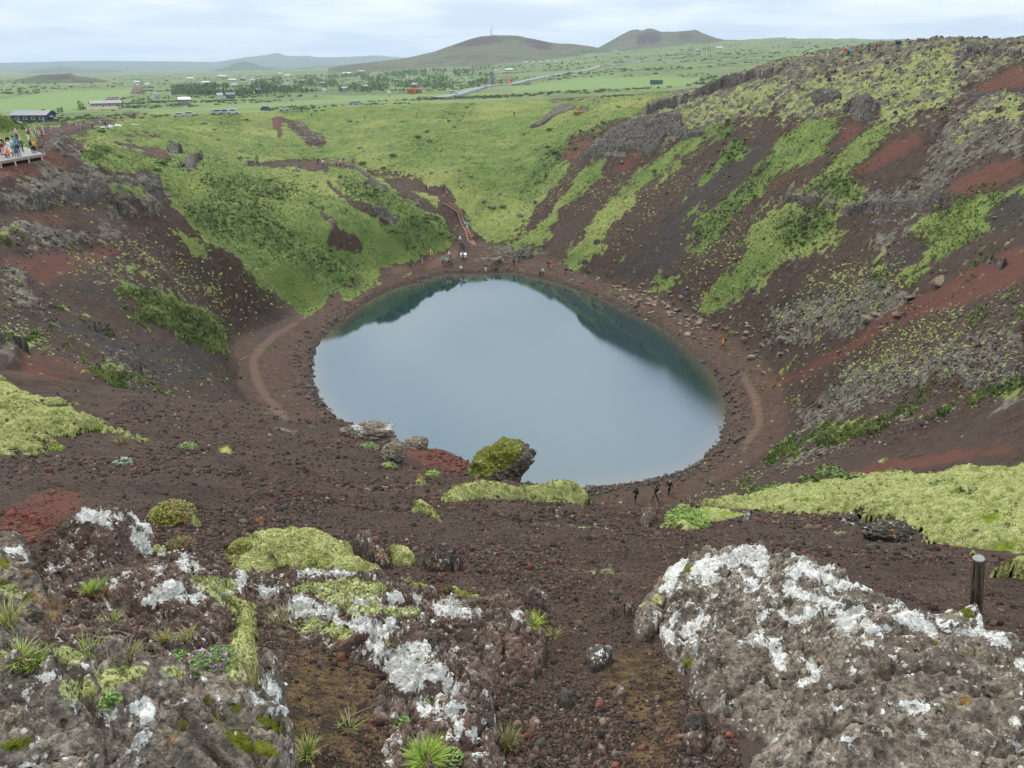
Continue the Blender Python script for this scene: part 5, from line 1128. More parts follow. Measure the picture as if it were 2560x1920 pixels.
# ---------------------------------------------------------------- moss cushions
CUSH = [
 dict(res=0.012, bulge=0.20, w=0.5, rag=0.18, seed=301, rmin=6.5, amp=0.18, freq=1.8, chunk=0.02, label='broad pale green moss mound at the left edge of the gravel slope',
  outline=[(-150,1000,.2),(0,1012,.22),(60,1018,.24),(120,1028,.25),(200,1036,.25),(260,1050,.22),(310,1070,.16),(360,1095,.1),(395,1110,.03),(330,1118,0),(300,1100,.0),(230,1085,.02),(190,1105,0),(140,1098,0),(120,1135,0),(0,1140,0),(-150,1150,0)]),
 dict(res=0.02, bulge=0.25, w=0.5, seed=311, rmin=6.5, amp=0.14, freq=1.4, label='ragged pale moss bank with dark gaps at the left edge, beyond the broad mound',
  outline=[(-120,930,.1),(0,945,.2),(40,968,.2),(70,985,.15),(120,1000,.12),(200,1004,.1),(210,1012,0),(150,1015,0),(60,1015,0),(-100,1002,0)]),
 dict(res=0.0075, bulge=0.09, w=0.22, seed=321, chunk=0.01, amp=0.05, freq=3.0, label='largest rounded yellow green moss cushion in the left foreground, above the lichen ledge',
  outline=[(545,1400,.02),(560,1365,.08),(600,1345,.12),(660,1332,.14),(740,1330,.16),(800,1332,.16),(850,1350,.14),(885,1372,.1),(905,1400,.06),(960,1425,.03),(965,1445,0),(900,1450,0),(800,1440,0),(720,1425,0),(640,1440,0),(580,1420,0)]),
 dict(res=0.008, bulge=0.12, w=0.16, seed=331, amp=0.04, freq=3.4, label='pale moss cushion right of the dark white-tipped knob',
  outline=[(948,1368,.08),(990,1362,.12),(1020,1368,.12),(1048,1390,.08),(1045,1410,.02),(1020,1420,0),(985,1415,0),(960,1395,0)]),
 dict(res=0.0075, bulge=0.07, w=0.10, seed=341, amp=0.035, freq=4.0, label='moss patch among lichen rocks right under the largest cushion',
  outline=[(705,1480,.05),(740,1462,.07),(800,1455,.08),(850,1450,.08),(880,1470,.07),(920,1500,.06),(925,1530,0),(880,1540,0),(840,1520,0),(800,1505,0),(750,1492,0)]),
 dict(res=0.0075, bulge=0.08, w=0.09, seed=351, amp=0.035, freq=4.0, label='long ribbon of yellow green moss with a bright green end, pointing at the gravel gully',
  outline=[(975,1455,.06),(1020,1458,.08),(1080,1462,.09),(1140,1462,.09),(1190,1478,.08),(1250,1485,.08),(1300,1500,.07),(1355,1545,.03),(1340,1560,0),(1300,1540,0),(1240,1520,0),(1190,1515,0),(1130,1505,0),(1080,1492,0),(1020,1475,0)]),
 dict(res=0.0065, bulge=0.06, w=0.09, seed=361, amp=0.03, freq=5.0, label='upright column of pale moss running down between two lichen rocks',
  outline=[(478,1425,.08),(520,1420,.1),(575,1430,.1),(590,1480,.08),(632,1500,.08),(640,1560,.06),(640,1640,.03),(640,1690,0),(590,1700,0),(560,1650,0),(580,1590,0),(600,1530,.02),(560,1510,.04),(510,1480,.05)]),
 dict(res=0.0065, bulge=0.05, w=0.07, seed=371, amp=0.02, freq=6.0, label='bright lime moss cushion on top of the pitted lower left boulder',
  outline=[(160,1730,.12),(180,1700,.13),(220,1690,.14),(245,1705,.14),(240,1740,.12),(190,1755,.12)]),
 dict(res=0.0065, bulge=0.05, w=0.06, seed=381, amp=0.02, freq=6.0, label='grey green moss hump left of the bare twigs',
  outline=[(115,1640,.04),(140,1618,.06),(180,1618,.06),(210,1645,.03),(200,1665,0),(160,1665,0),(130,1660,0)]),
 dict(res=0.014, bulge=0.16, w=0.25, seed=391, rmin=6.5, amp=0.07, freq=2.4, label='wide moss ridge on the gravel crest right of the mossy boulder',
  outline=[(1092,1245,.02),(1130,1222,.12),(1190,1212,.16),(1240,1216,.16),(1300,1212,.2),(1380,1206,.24),(1430,1208,.24),(1465,1228,.18),(1484,1255,.04),(1440,1262,0),(1380,1255,0),(1300,1250,0),(1240,1258,0),(1200,1252,0),(1150,1262,0),(1110,1262,0)]),
 dict(res=0.012, bulge=0.08, w=0.08, seed=401, rmin=5.0, amp=0.02, freq=4, label='thin arc of moss curving down the gravel, lower of two',
  outline=stroke([(1026,1280),(1060,1278),(1090,1294),(1108,1312)],[6,12,12,4]).tolist()),
 dict(res=0.012, bulge=0.08, w=0.08, seed=411, rmin=5.0, amp=0.02, freq=4, label='thin arc of moss curving down the gravel, upper of two',
  outline=stroke([(1034,1264),(1060,1262),(1085,1280)],[8,12,8]).tolist()),
 dict(res=0.015, bulge=0.12, w=0.16, seed=421, rmin=6.5, amp=0.02, freq=3, label='small domed moss button alone on the dark gravel',
  outline=[(1035,1208,.02),(1045,1198,.06),(1060,1197,.06),(1068,1208,.02),(1055,1213,0)]),
 dict(res=0.012, bulge=0.08, w=0.12, seed=431, rmin=6.5, amp=0.02, freq=3, label='little moss dome at the end of the broad left mound',
  outline=[(545,1128,.02),(560,1120,.05),(580,1124,.04),(586,1138,0),(560,1138,0)]),
 dict(res=0.012, bulge=0.12, w=0.15, seed=441, amp=0.03, freq=3, label='round moss cushion with a white lichen spot left of the largest cushion',
  outline=[(465,1300,.04),(480,1288,.08),(495,1288,.08),(508,1305,.03),(500,1318,0),(470,1316,0)]),
 dict(res=0.010, bulge=0.09, w=0.14, seed=451, amp=0.05, freq=3, mat=MOSSD, label='olive green crowberry cushion behind the lichen saddle rock',
  outline=[(368,1272,.04),(400,1268,.06),(440,1280,.06),(465,1295,.03),(455,1310,0),(390,1312,0),(375,1295,0)]),
 dict(res=0.016, bulge=0.10, w=0.3, seed=461, rmin=5.0, amp=0.05, freq=2.5, mat=MOSSY, label='bright green cushion on the slope crest in front of the three walkers',
  outline=[(1648,1312,.02),(1680,1292,.08),(1740,1280,.1),(1800,1278,.1),(1870,1280,.1),(1890,1290,.05),(1850,1298,0),(1780,1312,0),(1720,1325,0),(1680,1318,0)]),
 dict(res=0.014, bulge=0.10, w=0.12, seed=471, rmin=3.4, amp=0.04, freq=3, mat=MOSSY, label='yellow moss hood over dark rock right of the post',
  outline=[(2470,1430,.02),(2485,1408,.1),(2520,1400,.12),(2570,1412,.1),(2620,1440,.04),(2560,1432,.0),(2510,1428,0),(2490,1442,0)]),
 dict(res=0.022, bulge=0.14, w=0.5, rag=0.32, seed=481, rmin=5.0, amp=0.24, freq=1.5, chunk=0.02, mat=MOSSY, label='large sweep of yellow green moss down the right side of the slope', cat='moss field',
  outline=[(1690,1262,.02),(1800,1262,.08),(1900,1240,.1),(2020,1215,.12),(2150,1205,.12),(2300,1198,.14),(2450,1186,.14),(2600,1170,.14),(2900,1150,.14),(3000,1300,.1),(2800,1420,0),(2560,1400,0),(2450,1395,0),(2400,1372,0),(2280,1368,0),(2255,1350,.02),(2280,1330,.02),(2200,1320,0),(2130,1305,0),(2040,1292,0),(1950,1290,0),(1850,1278,0),(1760,1282,0)]),
]
for d in CUSH:
    d = dict(d); d.setdefault('mat', MOSSM); d.setdefault('cat', 'moss cushion')
    d['outline'] = [tuple(p) for p in d['outline']]
    d.setdefault('rag', 0.2 * d['w'])
    patch(name='moss_cushion', jag=0.02, ridge=0.1, lat=0.3, sink=0.02, taper=True, **d)

def blob(name, px, py, r, wd, hg, mat, label, seed=0, amp=0.22, moss=None, dp=None, lobes=((0, 0, 0, 1),), sub=5, cat='boulder'):
    """free-standing boulder: a lumpy closed body whose base meets the line of sight px,py at distance r"""
    V, Fc = ico(sub); V = np.asarray(V); x, y, z = at_r(px, py, r); z = float(gz0(x, y)); dp = dp or wd
    R_ = np.zeros(len(V))
    for lx, ly, lz, lr in lobes:
        c_ = np.array([lx, ly, lz]); b = V @ c_; q = b * b - (c_ @ c_ - lr * lr); R_ = np.maximum(R_, np.where(q > 0, b + np.sqrt(np.maximum(q, 0)), 0))
    n = fbm3(V[:, 0] * 1.8 + seed, V[:, 1] * 1.8, V[:, 2] * 1.8, 4, seed) - 0.5; n2 = ridged2(V[:, 0] * 4 + V[:, 2] * 3 + seed, V[:, 1] * 4 + V[:, 2] * 2, 4, seed + 1) - 0.55; n3 = fbm3(V[:, 0] * 14, V[:, 1] * 14, V[:, 2] * 14, 3, seed + 2) - 0.5
    R_ = R_ * (1 + amp * (2.0 * n + 0.8 * n2 + 0.35 * n3)); Q = V * R_[:, None] * np.array([wd / 2, dp / 2, hg / 2]); Q[:, 2] += hg * 0.42
    qx, qy, _ = project(Q[:, 0] + x, Q[:, 1] + y, Q[:, 2] + z); up_ = sstep(0.15, 0.7, V[:, 2]) if moss is None else moss(V)
    me = mesh_np(name, Q, Fc, mat, True, {'lich': look(masks2['lich'], qx, qy), 'olive': up_, 'bare': np.zeros(len(Q))}); o = obj(name, me, None, (float(x), float(y), z)); tag(o, label, cat); return o
# ---------------------------------------------------------------- loose stones, tufts, shrubs
def rots(n, tilt=math.pi):
    a = rng.uniform(0, 2 * math.pi, n); b = rng.uniform(-tilt, tilt, n); c = rng.uniform(-tilt, tilt, n)
    ca, sa, cb, sb, cc, sc_ = np.cos(a), np.sin(a), np.cos(b), np.sin(b), np.cos(c), np.sin(c)
    Z = np.zeros(n); O = np.ones(n)
    A = np.stack([ca, -sa, Z, sa, ca, Z, Z, Z, O], 1).reshape(-1, 3, 3)
    B = np.stack([cb, Z, sb, Z, O, Z, -sb, Z, cb], 1).reshape(-1, 3, 3)
    C_ = np.stack([O, Z, Z, Z, cc, -sc_, Z, sc_, cc], 1).reshape(-1, 3, 3)
    return A @ B @ C_
def scatter_mesh(name, bases, pos, size, R_, mat, col=None, parent=None, smooth=False, kind='stuff', extra=None):
    """many small pieces merged in one mesh (for what nobody could count)"""
    Vs = []; Fs = []; Cs = []; off = 0; which = rng.integers(0, len(bases), len(pos))
    for b, (bv, bf) in enumerate(bases):
        k = np.flatnonzero(which == b)
        if not len(k): continue
        sz = size[k][:, None, None] if size.ndim == 1 else size[k][:, None, :]
        v = np.einsum('nij,nvj->nvi', R_[k], bv[None] * sz) + pos[k][:, None]
        Vs.append(v.reshape(-1, 3)); Fs.append((bf[None] + (np.arange(len(k)) * len(bv))[:, None, None] + off).reshape(-1, bf.shape[1])); off += len(k) * len(bv)
        if col is not None: Cs.append(np.repeat(col[k], len(bv), 0))
    me = mesh_np(name, np.concatenate(Vs), np.concatenate(Fs), mat, smooth, {'tint': np.concatenate(Cs)} if col is not None else None)
    o = obj(name, me, parent); tag(o, kind=kind); return o
def tint_mat(name, rough=0.9, var=0.35, sc=60.0, spec=0.2, sss=0.0):
    t = NT(name); a = t.attr('tint').outputs['Color']; P = t.pos(); n = t.noise(P, sc, 3, 0.6)
    k = t.node('ShaderNodeMix', data_type='RGBA', blend_type='MULTIPLY'); k.inputs[0].default_value = 1.0
    t.setin(k.inputs[6], a); t.setin(k.inputs[7], t.mix(t.ss(n, 0.3, 0.7), (1 - var,) * 3, (1 + var,) * 3))
    return t.pbr(k.outputs[2], rough, None, spec)
STONE = tint_mat('scoria_stone'); STONEF = tint_mat('slope_stone', sc=6.0, var=0.2); LEAF = tint_mat('leaf', 0.7, 0.25, 8.0, 0.3); LEAFN = tint_mat('leaf_near', 0.6, 0.2, 200.0, 0.3)
iv, if_ = ico(0); iv1, if1 = ico(1)
def jit(v, s, fl=1.0, seed=0):
    g_ = np.random.default_rng(seed); w = v * (1 + g_.uniform(-s, s, (len(v), 1))) + g_.uniform(-s, s, v.shape) * 0.3
    return w * np.array([1, g_.uniform(0.65, 1.0), fl * g_.uniform(0.55, 0.85)])
SB0 = [(jit(iv, 0.38, 1, i), if_) for i in range(8)]; _cf = np.array([(0,1,3),(0,3,2),(4,6,7),(4,7,5),(0,4,5),(0,5,1),(1,5,7),(1,7,3),(3,7,6),(3,6,2),(2,6,4),(2,4,0)]); _cv = np.array([(x, y, z) for z in (-1, 1) for y in (-1, 1) for x in (-1, 1)], float) * 0.72
SB0 = SB0[:4] + [(jit(_cv, 0.4, 1, 90 + i), _cf) for i in range(8)]
SB1 = [(jit(_cv, 0.35, 1, 110 + i), _cf) for i in range(3)] + [(jit(iv1, 0.2, 1, 20 + i), if1) for i in range(8)]
PAL = np.array([(0.058, 0.038, 0.030), (0.078, 0.051, 0.041), (0.10, 0.068, 0.054), (0.062, 0.056, 0.050), (0.042, 0.032, 0.027), (0.12, 0.050, 0.036), (0.17, 0.062, 0.042), (0.19, 0.15, 0.12), (0.07, 0.066, 0.060)])
def colors(n, p):
    p = np.array(p, float); c = PAL[rng.choice(len(PAL), n, p=p / p.sum())]
    return c * rng.uniform(0.45, 1.45, (n, 1))
def in_foot(x, y):
    ins = np.zeros(len(x), bool)
    for P in FOOTPRINTS:
        m = (x > P[:, 0].min()) & (x < P[:, 0].max()) & (y > P[:, 1].min()) & (y < P[:, 1].max()) & ~ins
        k = np.flatnonzero(m)
        if len(k): ins[k] = poly_sd(P, x[k], y[k]) > -0.01
    return ins
def near_points(n, r0=1.0, r1=24.0, pw=1.0):
    u = rng.random(n); r = 1 / (1 / r0 - u ** pw * (1 / r0 - 1 / r1)); a = rng.uniform(math.radians(-50), math.radians(50), n)
    k = r < crest_r(a) * 1.12; r = r[k]; a = a[k]
    return r * np.sin(a), r * np.cos(a), r

def gravel():
    x, y, r = near_points(190000)
    k = ~in_foot(x, y); x, y, r = x[k], y[k], r[k]
    z0 = gz(x, y); px, py, d = project(x, y, z0)
    k = (px > -900) & (px < 3500) & (py < 2300); x, y, r, z0, px, py, d = [v[k] for v in (x, y, r, z0, px, py, d)]
    # patches of fine soil carry fewer stones, the gully more
    soil = look(masks['soil'], px, py); k = rng.random(len(x)) > soil * 0.7
    x, y, r, z0, px, py, d = [v[k] for v in (x, y, r, z0, px, py, d)]
    spx = 1.5 + 3.1 * rng.random(len(x)) ** 2.4 + 8 * (rng.random(len(x)) < 0.03) * rng.random(len(x))
    clump = sstep(0.42, 0.62, fbm2(x * 1.3, y * 1.3, 3, 301))
    s = np.clip(spx * (0.8 + 0.7 * clump) * d / F, 0.002, 0.05)
    red = np.clip(look(masks['red'], px, py), 0, 1); c = colors(len(x), (25, 25, 14, 14, 16, 6, 1.2, 3, 4))
    c = c * (1 - red[:, None]) + (np.array([0.115, 0.042, 0.031]) * rng.uniform(0.6, 1.3, (len(x), 1))) * red[:, None]
    big = s * F / d > 6.5
    pos = np.stack([x, y, z0 + 0.2 * s], 1)
    for nm, m, B in (('gravel', ~big, SB0), ('coarse_gravel', big, SB1)):
        o = scatter_mesh(nm, B, pos[m], s[m], rots(m.sum()), STONE, c[m])
        tag(o, {'gravel': 'dark brown volcanic gravel covering the near slope', 'coarse_gravel': 'fist sized cinders lying in the gravel of the near slope'}[nm])
def crater_points(n, r0=50, r1=345):
    u = rng.random(n); r = 1 / (1 / r0 - u * (1 / r0 - 1 / r1)); a = rng.uniform(math.radians(-39), math.radians(39), n)
    k = r > crest_r(a) * 1.25; r = r[k]; a = a[k]; x = r * np.sin(a); y = r * np.cos(a); z = gz(x, y); px, py, d = project(x, y, z)
    k = (px > -120) & (px < 2680); return [v[k] for v in (x, y, z, px, py, d)]

def leaf_base(n, spread, hgt, wid, seed, up=0.6):
    """a tuft: n leaf blades as triangles fanning out of the ground"""
    g_ = np.random.default_rng(seed); V = []; Fc = []
    for i in range(n):
        a = g_.uniform(0, 2 * math.pi); q = g_.uniform(0, spread, 1)[0]; bx_, by_ = q * math.cos(a), q * math.sin(a)
        l = g_.uniform(0.6, 1) * hgt; t_ = g_.uniform(0, 0.9); b = g_.uniform(0, 2 * math.pi)
        wx, wy = math.cos(b + 1.57) * wid, math.sin(b + 1.57) * wid
        V += [(bx_ - wx, by_ - wy, -0.02), (bx_ + wx, by_ + wy, -0.02), (bx_ + math.cos(b) * l * t_, by_ + math.sin(b) * l * t_, l)]
        Fc.append((3 * i, 3 * i + 1, 3 * i + 2))
    return np.array(V, float), np.array(Fc)
def green_cols(n, px, py, kind='grass'):
    g1 = fbm2(px / 60.0, py / 40.0, 3, 401); sh = (np.clip(look(masks['shrub'], px, py), 0, 1) * sstep(0.38, 0.62, fbm2(px / 9.0, py / 7.0, 2, 409)))[:, None]
    a = np.array([0.086, 0.130, 0.036]); b = np.array([0.178, 0.214, 0.066]); dk = np.array([0.070, 0.115, 0.034])
    c = a + (b - a) * sstep(0.35, 0.65, g1)[:, None]; c = c * (1 - 0.8 * sh) + dk * 0.8 * sh
    return c * rng.uniform(0.7, 1.25, (n, 1))
def crater_cover():
    x, y, z, px, py, d = crater_points(330000)
    jx = (fbm2(px / 26.0, py / 26.0, 3, 91) - 0.5) * 26
    wall = sstep(1240, 1420, px) + sstep(620, 420, px) * (py > 520); st = streak(px, py) * (py > 330)
    g_ = look(masks['grass'], px + jx, py); g_ = g_ + 0.60 * st * (0.35 + 0.65 * wall) * np.where(g_ > 0.02, 1, .75) + 0.36 * wall * np.clip(st, 0, 1); m = g_ + (fbm2(x * 0.4, y * 0.4, 3, 402) - 0.5) * 0.8 > 0.52
    k = np.flatnonzero(m)[:95000]
    B = [leaf_base(4, 0.5, 0.75, 0.26, i) for i in range(8)]
    s = rng.uniform(0.16, 0.52, len(k)) * (0.75 + 0.7 * np.clip(look(masks['shrub'], px[k], py[k]), 0, 1))
    o = scatter_mesh('grass', B, np.stack([x[k], y[k], z[k]], 1), s, rots(len(k), 0.2), LEAF, green_cols(len(k), px[k], py[k])); tag(o, 'grass and low herbs on the crater slopes and rim')
    # yellow green tufts on the scree
    x, y, z, px, py, d = crater_points(90000)
    w = look(masks['tuft'], px, py) * 0.55 + look(masks['moss'], px, py) * 0.35 + 0.02
    k = np.flatnonzero((rng.random(len(x)) < w * (0.25 + 1.5 * sstep(0.45, 0.6, fbm2(x * 0.12, y * 0.12, 3, 403)))) & (z > 2))[:15000]
    dome = [(jit(iv, 0.25, 0.8, 50 + i), if_) for i in range(6)]
    c = np.array([0.17, 0.20, 0.055]) + (np.array([0.32, 0.36, 0.13]) - np.array([0.17, 0.20, 0.055])) * rng.random((len(k), 1))
    o = scatter_mesh('moss_tufts', dome, np.stack([x[k], y[k], z[k]], 1), rng.uniform(0.10, 0.30, len(k)) * np.clip(d[k] / 120, 0.45, 1), rots(len(k), 0.3), STONEF, c); tag(o, 'yellow green moss tufts dotted over the scree')
    # loose stones on the slopes and cobbles by the water
    x, y, z, px, py, d = crater_points(150000)
    sd = -poly_sd(LAKE[::3], x, y)
    shore = (sd > -0.3) & (sd < 2.8) & ((py > 880) | (px < 900) | (rng.random(len(x)) < 0.25))
    rk = look(masks['rock'], px, py); w = 0.04 + 0.45 * rk + 0.22 * look(masks['tuft'], px, py) + 0.5 * shore
    w *= 1 - 0.93 * np.clip(look(masks['grass'], px, py), 0, 1); w *= 1 - 0.8 * np.clip(look(masks['red'], px, py), 0, 1); w *= 1 - np.clip(look(masks['path'], px, py) * 1.5, 0, 0.97)
    k = np.flatnonzero((rng.random(len(x)) < w) & (z > -0.4))[:42000]
    s = rng.uniform(0.06, 0.22, len(k)) + 0.25 * rng.random(len(k)) ** 7; s = s * (1 + 0.4 * shore[k]) * np.clip(d[k] / 120, 0.4, 1)
    pale = np.array([(0.25, 0.20, 0.155), (0.17, 0.16, 0.15), (0.105, 0.095, 0.088), (0.075, 0.060, 0.052), (0.060, 0.050, 0.046)])
    c = pale[rng.choice(5, len(k), p=[0.10, 0.2, 0.25, 0.25, 0.2])]; c[shore[k]] = pale[rng.choice([3, 2, 2], shore[k].sum())]
    c = c * rng.uniform(0.7, 1.25, (len(k), 1))
    o = scatter_mesh('scree_stones', SB0, np.stack([x[k], y[k], z[k] + 0.03], 1), s, rots(len(k)), STONEF, c); tag(o, 'loose stones on the crater scree and along the water')

ROCKO = rock_material('olive_topped_rock', (0.055, 0.045, 0.038), (0.17, 0.145, 0.125))
blob('mossy_boulder', 1256, 1200, 12.3, 1.12, 1.0, ROCKO, 'lone hanging boulder capped in olive moss against the lake', 31, 0.34, lambda V: 0.7 * sstep(-0.1, 0.6, V[:, 2] - 0.6 * V[:, 0]), 1.2, ((-0.25, 0, -0.3, 0.85), (0.28, 0, 0.3, 0.72)))
blob('rock', 925, 1098, 16.6, 1.2, 0.5, ROCKM, 'craggy grey rock on the edge of the slope where the lake begins', 61, 0.45, lambda V: 0.1 * sstep(0.5, 0.9, V[:, 2]), 0.7)
blob('rock', 1042, 1118, 15.4, 0.5, 0.3, ROCKM, 'smaller pale rock on the slope edge left of the mossy boulder', 71, 0.4, lambda V: 0.2 * sstep(0.5, 0.9, V[:, 2]))
blob('rock', 988, 1172, 12.6, 0.4, 0.42, ROCKM, 'grey ribbed rock with a moss cap on the dark gravel slope', 81, 0.4, lambda V: 0.4 * sstep(0.4, 0.8, V[:, 2]), 0.6)
blob('rock', 2215, 1352, 6.6, 0.42, 0.16, ROCKD, 'black jagged rock at the edge of the right-hand moss field with a white streak', 41, 0.5, lambda V: V[:, 2] * 0, 0.25)
blob('rock', 2118, 1318, 7.6, 0.22, 0.16, ROCKD, 'small black pointed rock left of the jagged one at the moss field edge', 51, 0.5, lambda V: V[:, 2] * 0)
gravel(); crater_cover()

def sprigs():
    bpy.context.view_layer.update(); dg = bpy.context.evaluated_depsgraph_get(); P = []; S = []; C_ = []
    for o in [q for q in COL.objects if q.name.startswith('moss_cushion')]:
        me = o.data; n = len(me.vertices); co = np.empty(n * 3, np.float32); me.vertices.foreach_get('co', co); co = co.reshape(-1, 3) + np.array(o.location)
        d = math.sqrt(sum(v * v for v in (o.location - Vector((0, 0, H)))))
        co = co[co[:, 2] > gz(co[:, 0], co[:, 1]) + 0.01]
        if len(co) < 50: continue
        m = min(len(co) // 3, 2600 if len(co) > 60000 else 420); q = co[rng.choice(len(co), m)]; k = fbm2(q[:, 0] * 2.2, q[:, 1] * 2.2, 4, 951) > 0.5; q = q[k]
        P.append(q); S.append(rng.uniform(0.6, 1.5, len(q)) * d * 0.0017); c = np.array([(0.13, 0.17, 0.03), (0.24, 0.28, 0.07), (0.19, 0.15, 0.06), (0.36, 0.40, 0.14)])[rng.choice(4, len(q), p=[.35, .3, .15, .2])]; C_.append(c * rng.uniform(.7, 1.3, (len(q), 1)))
    P = np.concatenate(P); o = scatter_mesh('moss_sprigs', [leaf_base(6, 1.0, 1.5, 0.25, 70 + i) for i in range(6)], P, np.concatenate(S), rots(len(P), 0.3), LEAFN, np.concatenate(C_)); tag(o, 'short green and dry sprigs growing through the moss')
sprigs()
# ---- shrubs
def bush_mesh(name, seed, n=420, rad=1.0, hgt=0.8, leaf=0.12, cols=((0.062, 0.105, 0.030), (0.17, 0.235, 0.07)), lobes=5):
    g_ = np.random.default_rng(seed); L = [(g_.uniform(-0.55, 0.55) * rad, g_.uniform(-0.45, 0.45) * rad, g_.uniform(0.25, 0.65) * hgt, g_.uniform(0.35, 0.6) * rad) for _ in range(lobes)]
    V = []; C_ = []; 
    for i in range(n):
        l = L[i % lobes]; d = g_.normal(size=3); d /= np.linalg.norm(d); q = l[3] * g_.uniform(0.55, 1.05)
        p = np.array([l[0], l[1], l[2]]) + d * q * np.array([1, 1, hgt / rad * 0.8]); p[2] = max(p[2], 0.02)
        a = g_.normal(size=3); a /= np.linalg.norm(a); b = np.cross(a, d + g_.normal(size=3) * 0.6); b /= np.linalg.norm(b) + 1e-6
        s = leaf * g_.uniform(0.6, 1.4); V += [p - a * s, p + b * s * 0.7, p + a * s, p - b * s * 0.7]
        t_ = g_.random(); c = np.array(cols[0]) * (1 - t_) + np.array(cols[1]) * t_; C_ += [c] * 4
    Fq = np.arange(4 * n).reshape(-1, 4)
    return mesh_np(name, np.array(V), Fq, LEAF, False, {'tint': np.array(C_)})
def stems_mesh(name, seed, rad, hgt, mat):
    g_ = np.random.default_rng(seed); m = MB()
    for i in range(6):
        a = g_.uniform(0, 6.28); m.tube([(0, 0, -0.2), (0.25 * rad * math.cos(a), 0.25 * rad * math.sin(a), 0.3 * hgt), (0.6 * rad * math.cos(a), 0.6 * rad * math.sin(a), 0.75 * hgt)], [0.05, 0.035, 0.015], 5)
    me = bpy.data.meshes.new(name); me.from_pydata(np.concatenate(m.v).tolist(), [], m.f); me.materials.append(mat); return me
BARK = paint((0.10, 0.075, 0.055), 0.9, 0.1, 0.4)
birch = [(bush_mesh('foliage', 500 + i, 700, 1.0, 0.8, 0.085), stems_mesh('stem', 500 + i, 1.0, 0.8, BARK)) for i in range(5)]
willow = [(bush_mesh('foliage', 520 + i, 420, 1.0, 0.6, 0.10, ((0.16, 0.20, 0.15), (0.34, 0.39, 0.31))), stems_mesh('stem', 520 + i, 1.0, 0.6, BARK)) for i in range(3)]
def put_shrub(kind, i, x, y, s, label, group, name, cat='shrub', rz=None, sz=1.0):
    f, st = kind[i % len(kind)]; z = float(gz(x, y)) - 0.05
    r_ = obj(name, f, None, (x, y, z)); r_.rotation_euler = (0, 0, random.uniform(0, 6.28) if rz is None else rz); r_.scale = (s, s * random.uniform(0.85, 1.2), s * sz)
    tag(r_, label, cat, group)
    c = obj('stem', st, r_); return r_
WILLOW_PX = [(874,303,9),(893,305,7),(1008,304,8),(1100,306,9),(1135,318,10),(1150,300,7),(898,370,9),(910,378,8),(883,398,8),(742,428,14),(783,466,14),(652,362,8),(695,364,7),(1078,434,10),(1117,430,8),(1150,426,9),(1178,442,10),(1148,454,8),(1160,465,8),(1210,505,14),(1228,520,17),(1222,476,8),(1250,485,7),(1300,540,16),(1310,552,12),(1290,575,12),(1545,268,10),(1600,250,10),(2030,352,14),(1570,575,10),(985,575,12),(930,620,9),(1370,575,8),(470,395,10),(600,395,12),(625,405,12),(300,392,9),(610,440,8),(510,310,10),(535,325,9),(545,350,9),(600,380,8)]
for i, (px, py, w) in enumerate(WILLOW_PX):
    x, y, r = hit(px, py, 0, 45); s = max(0.6, w * float(r[0]) / F * 0.75)
    put_shrub(willow, i, float(x[0]), float(y[0]), s, 'silvery grey green willow shrub on the %s' % ('green bowl beyond the lake' if px > 990 and px < 1500 else 'grassy slope left of the stairs' if py > 410 else 'grassy rim beyond the crater' if px < 1500 else 'right crater wall'), 'silver willow shrubs', 'willow_shrub')
BIRCH_PX = [(247,386,24),(262,378,20),(300,395,20),(253,331,16),(405,410,22),(420,400,18),(395,425,18),(960,420,12),(950,400,10),(1090,548,16),(1088,545,20),(1065,555,16),(1120,595,14),(1100,585,18),(1130,600,12),(1040,590,14),(2206,700,22),(2190,690,20),(2205,715,20),(2220,682,18),(300,722,16),(340,770,16),(355,785,14),(375,790,14),(560,830,16),(572,845,14),(540,820,14),(80,835,14),(92,842,13),(70,850,12),(310,768,8),(588,935,14),(600,942,12),(340,955,14),(325,945,12),(620,395,8)]
def zone(px, py):
    if py < 300: return 'grassy rim beyond the crater'
    if px < 620: return 'left crater wall' if py > 470 else 'grassy ledge behind the left cliffs'
    if px < 1190: return 'bushy slope left of the wooden stairs'
    if px < 1560: return 'green flank right of the bowl'
    return 'right crater wall'
birch_spots = [(px, py, w) for px, py, w in BIRCH_PX]
cand = 0
gsh = np.random.default_rng(77)
while len(birch_spots) < 255 and cand < 60000:
    cand += 1
    px = gsh.uniform(0, 2560); py = gsh.uniform(262, 860)
    a = np.array([px]); b = np.array([py])
    s_, g_ = look(masks['shrub'], a, b)[0], look(masks['grass'], a, b)[0]
    if s_ * 0.9 + 0.02 * g_ > gsh.random() and g_ > 0.35: birch_spots.append((px, py, gsh.uniform(9, 18) * (0.6 if py < 300 or px < 620 else 1)))
bxs, bys, brs = hit([p[0] for p in birch_spots], [p[1] for p in birch_spots], 0, 45, 700)
for i, (px, py, w) in enumerate(birch_spots):
    put_shrub(birch, i, float(bxs[i]), float(bys[i]), max(0.5, w * brs[i] / F * (0.42 if px < 620 and py > 600 else 0.58)), 'dark green birch shrub on the ' + zone(px, py), 'birch shrubs on the ' + zone(px, py), 'birch_shrub', sz=random.uniform(0.7, 1.0))

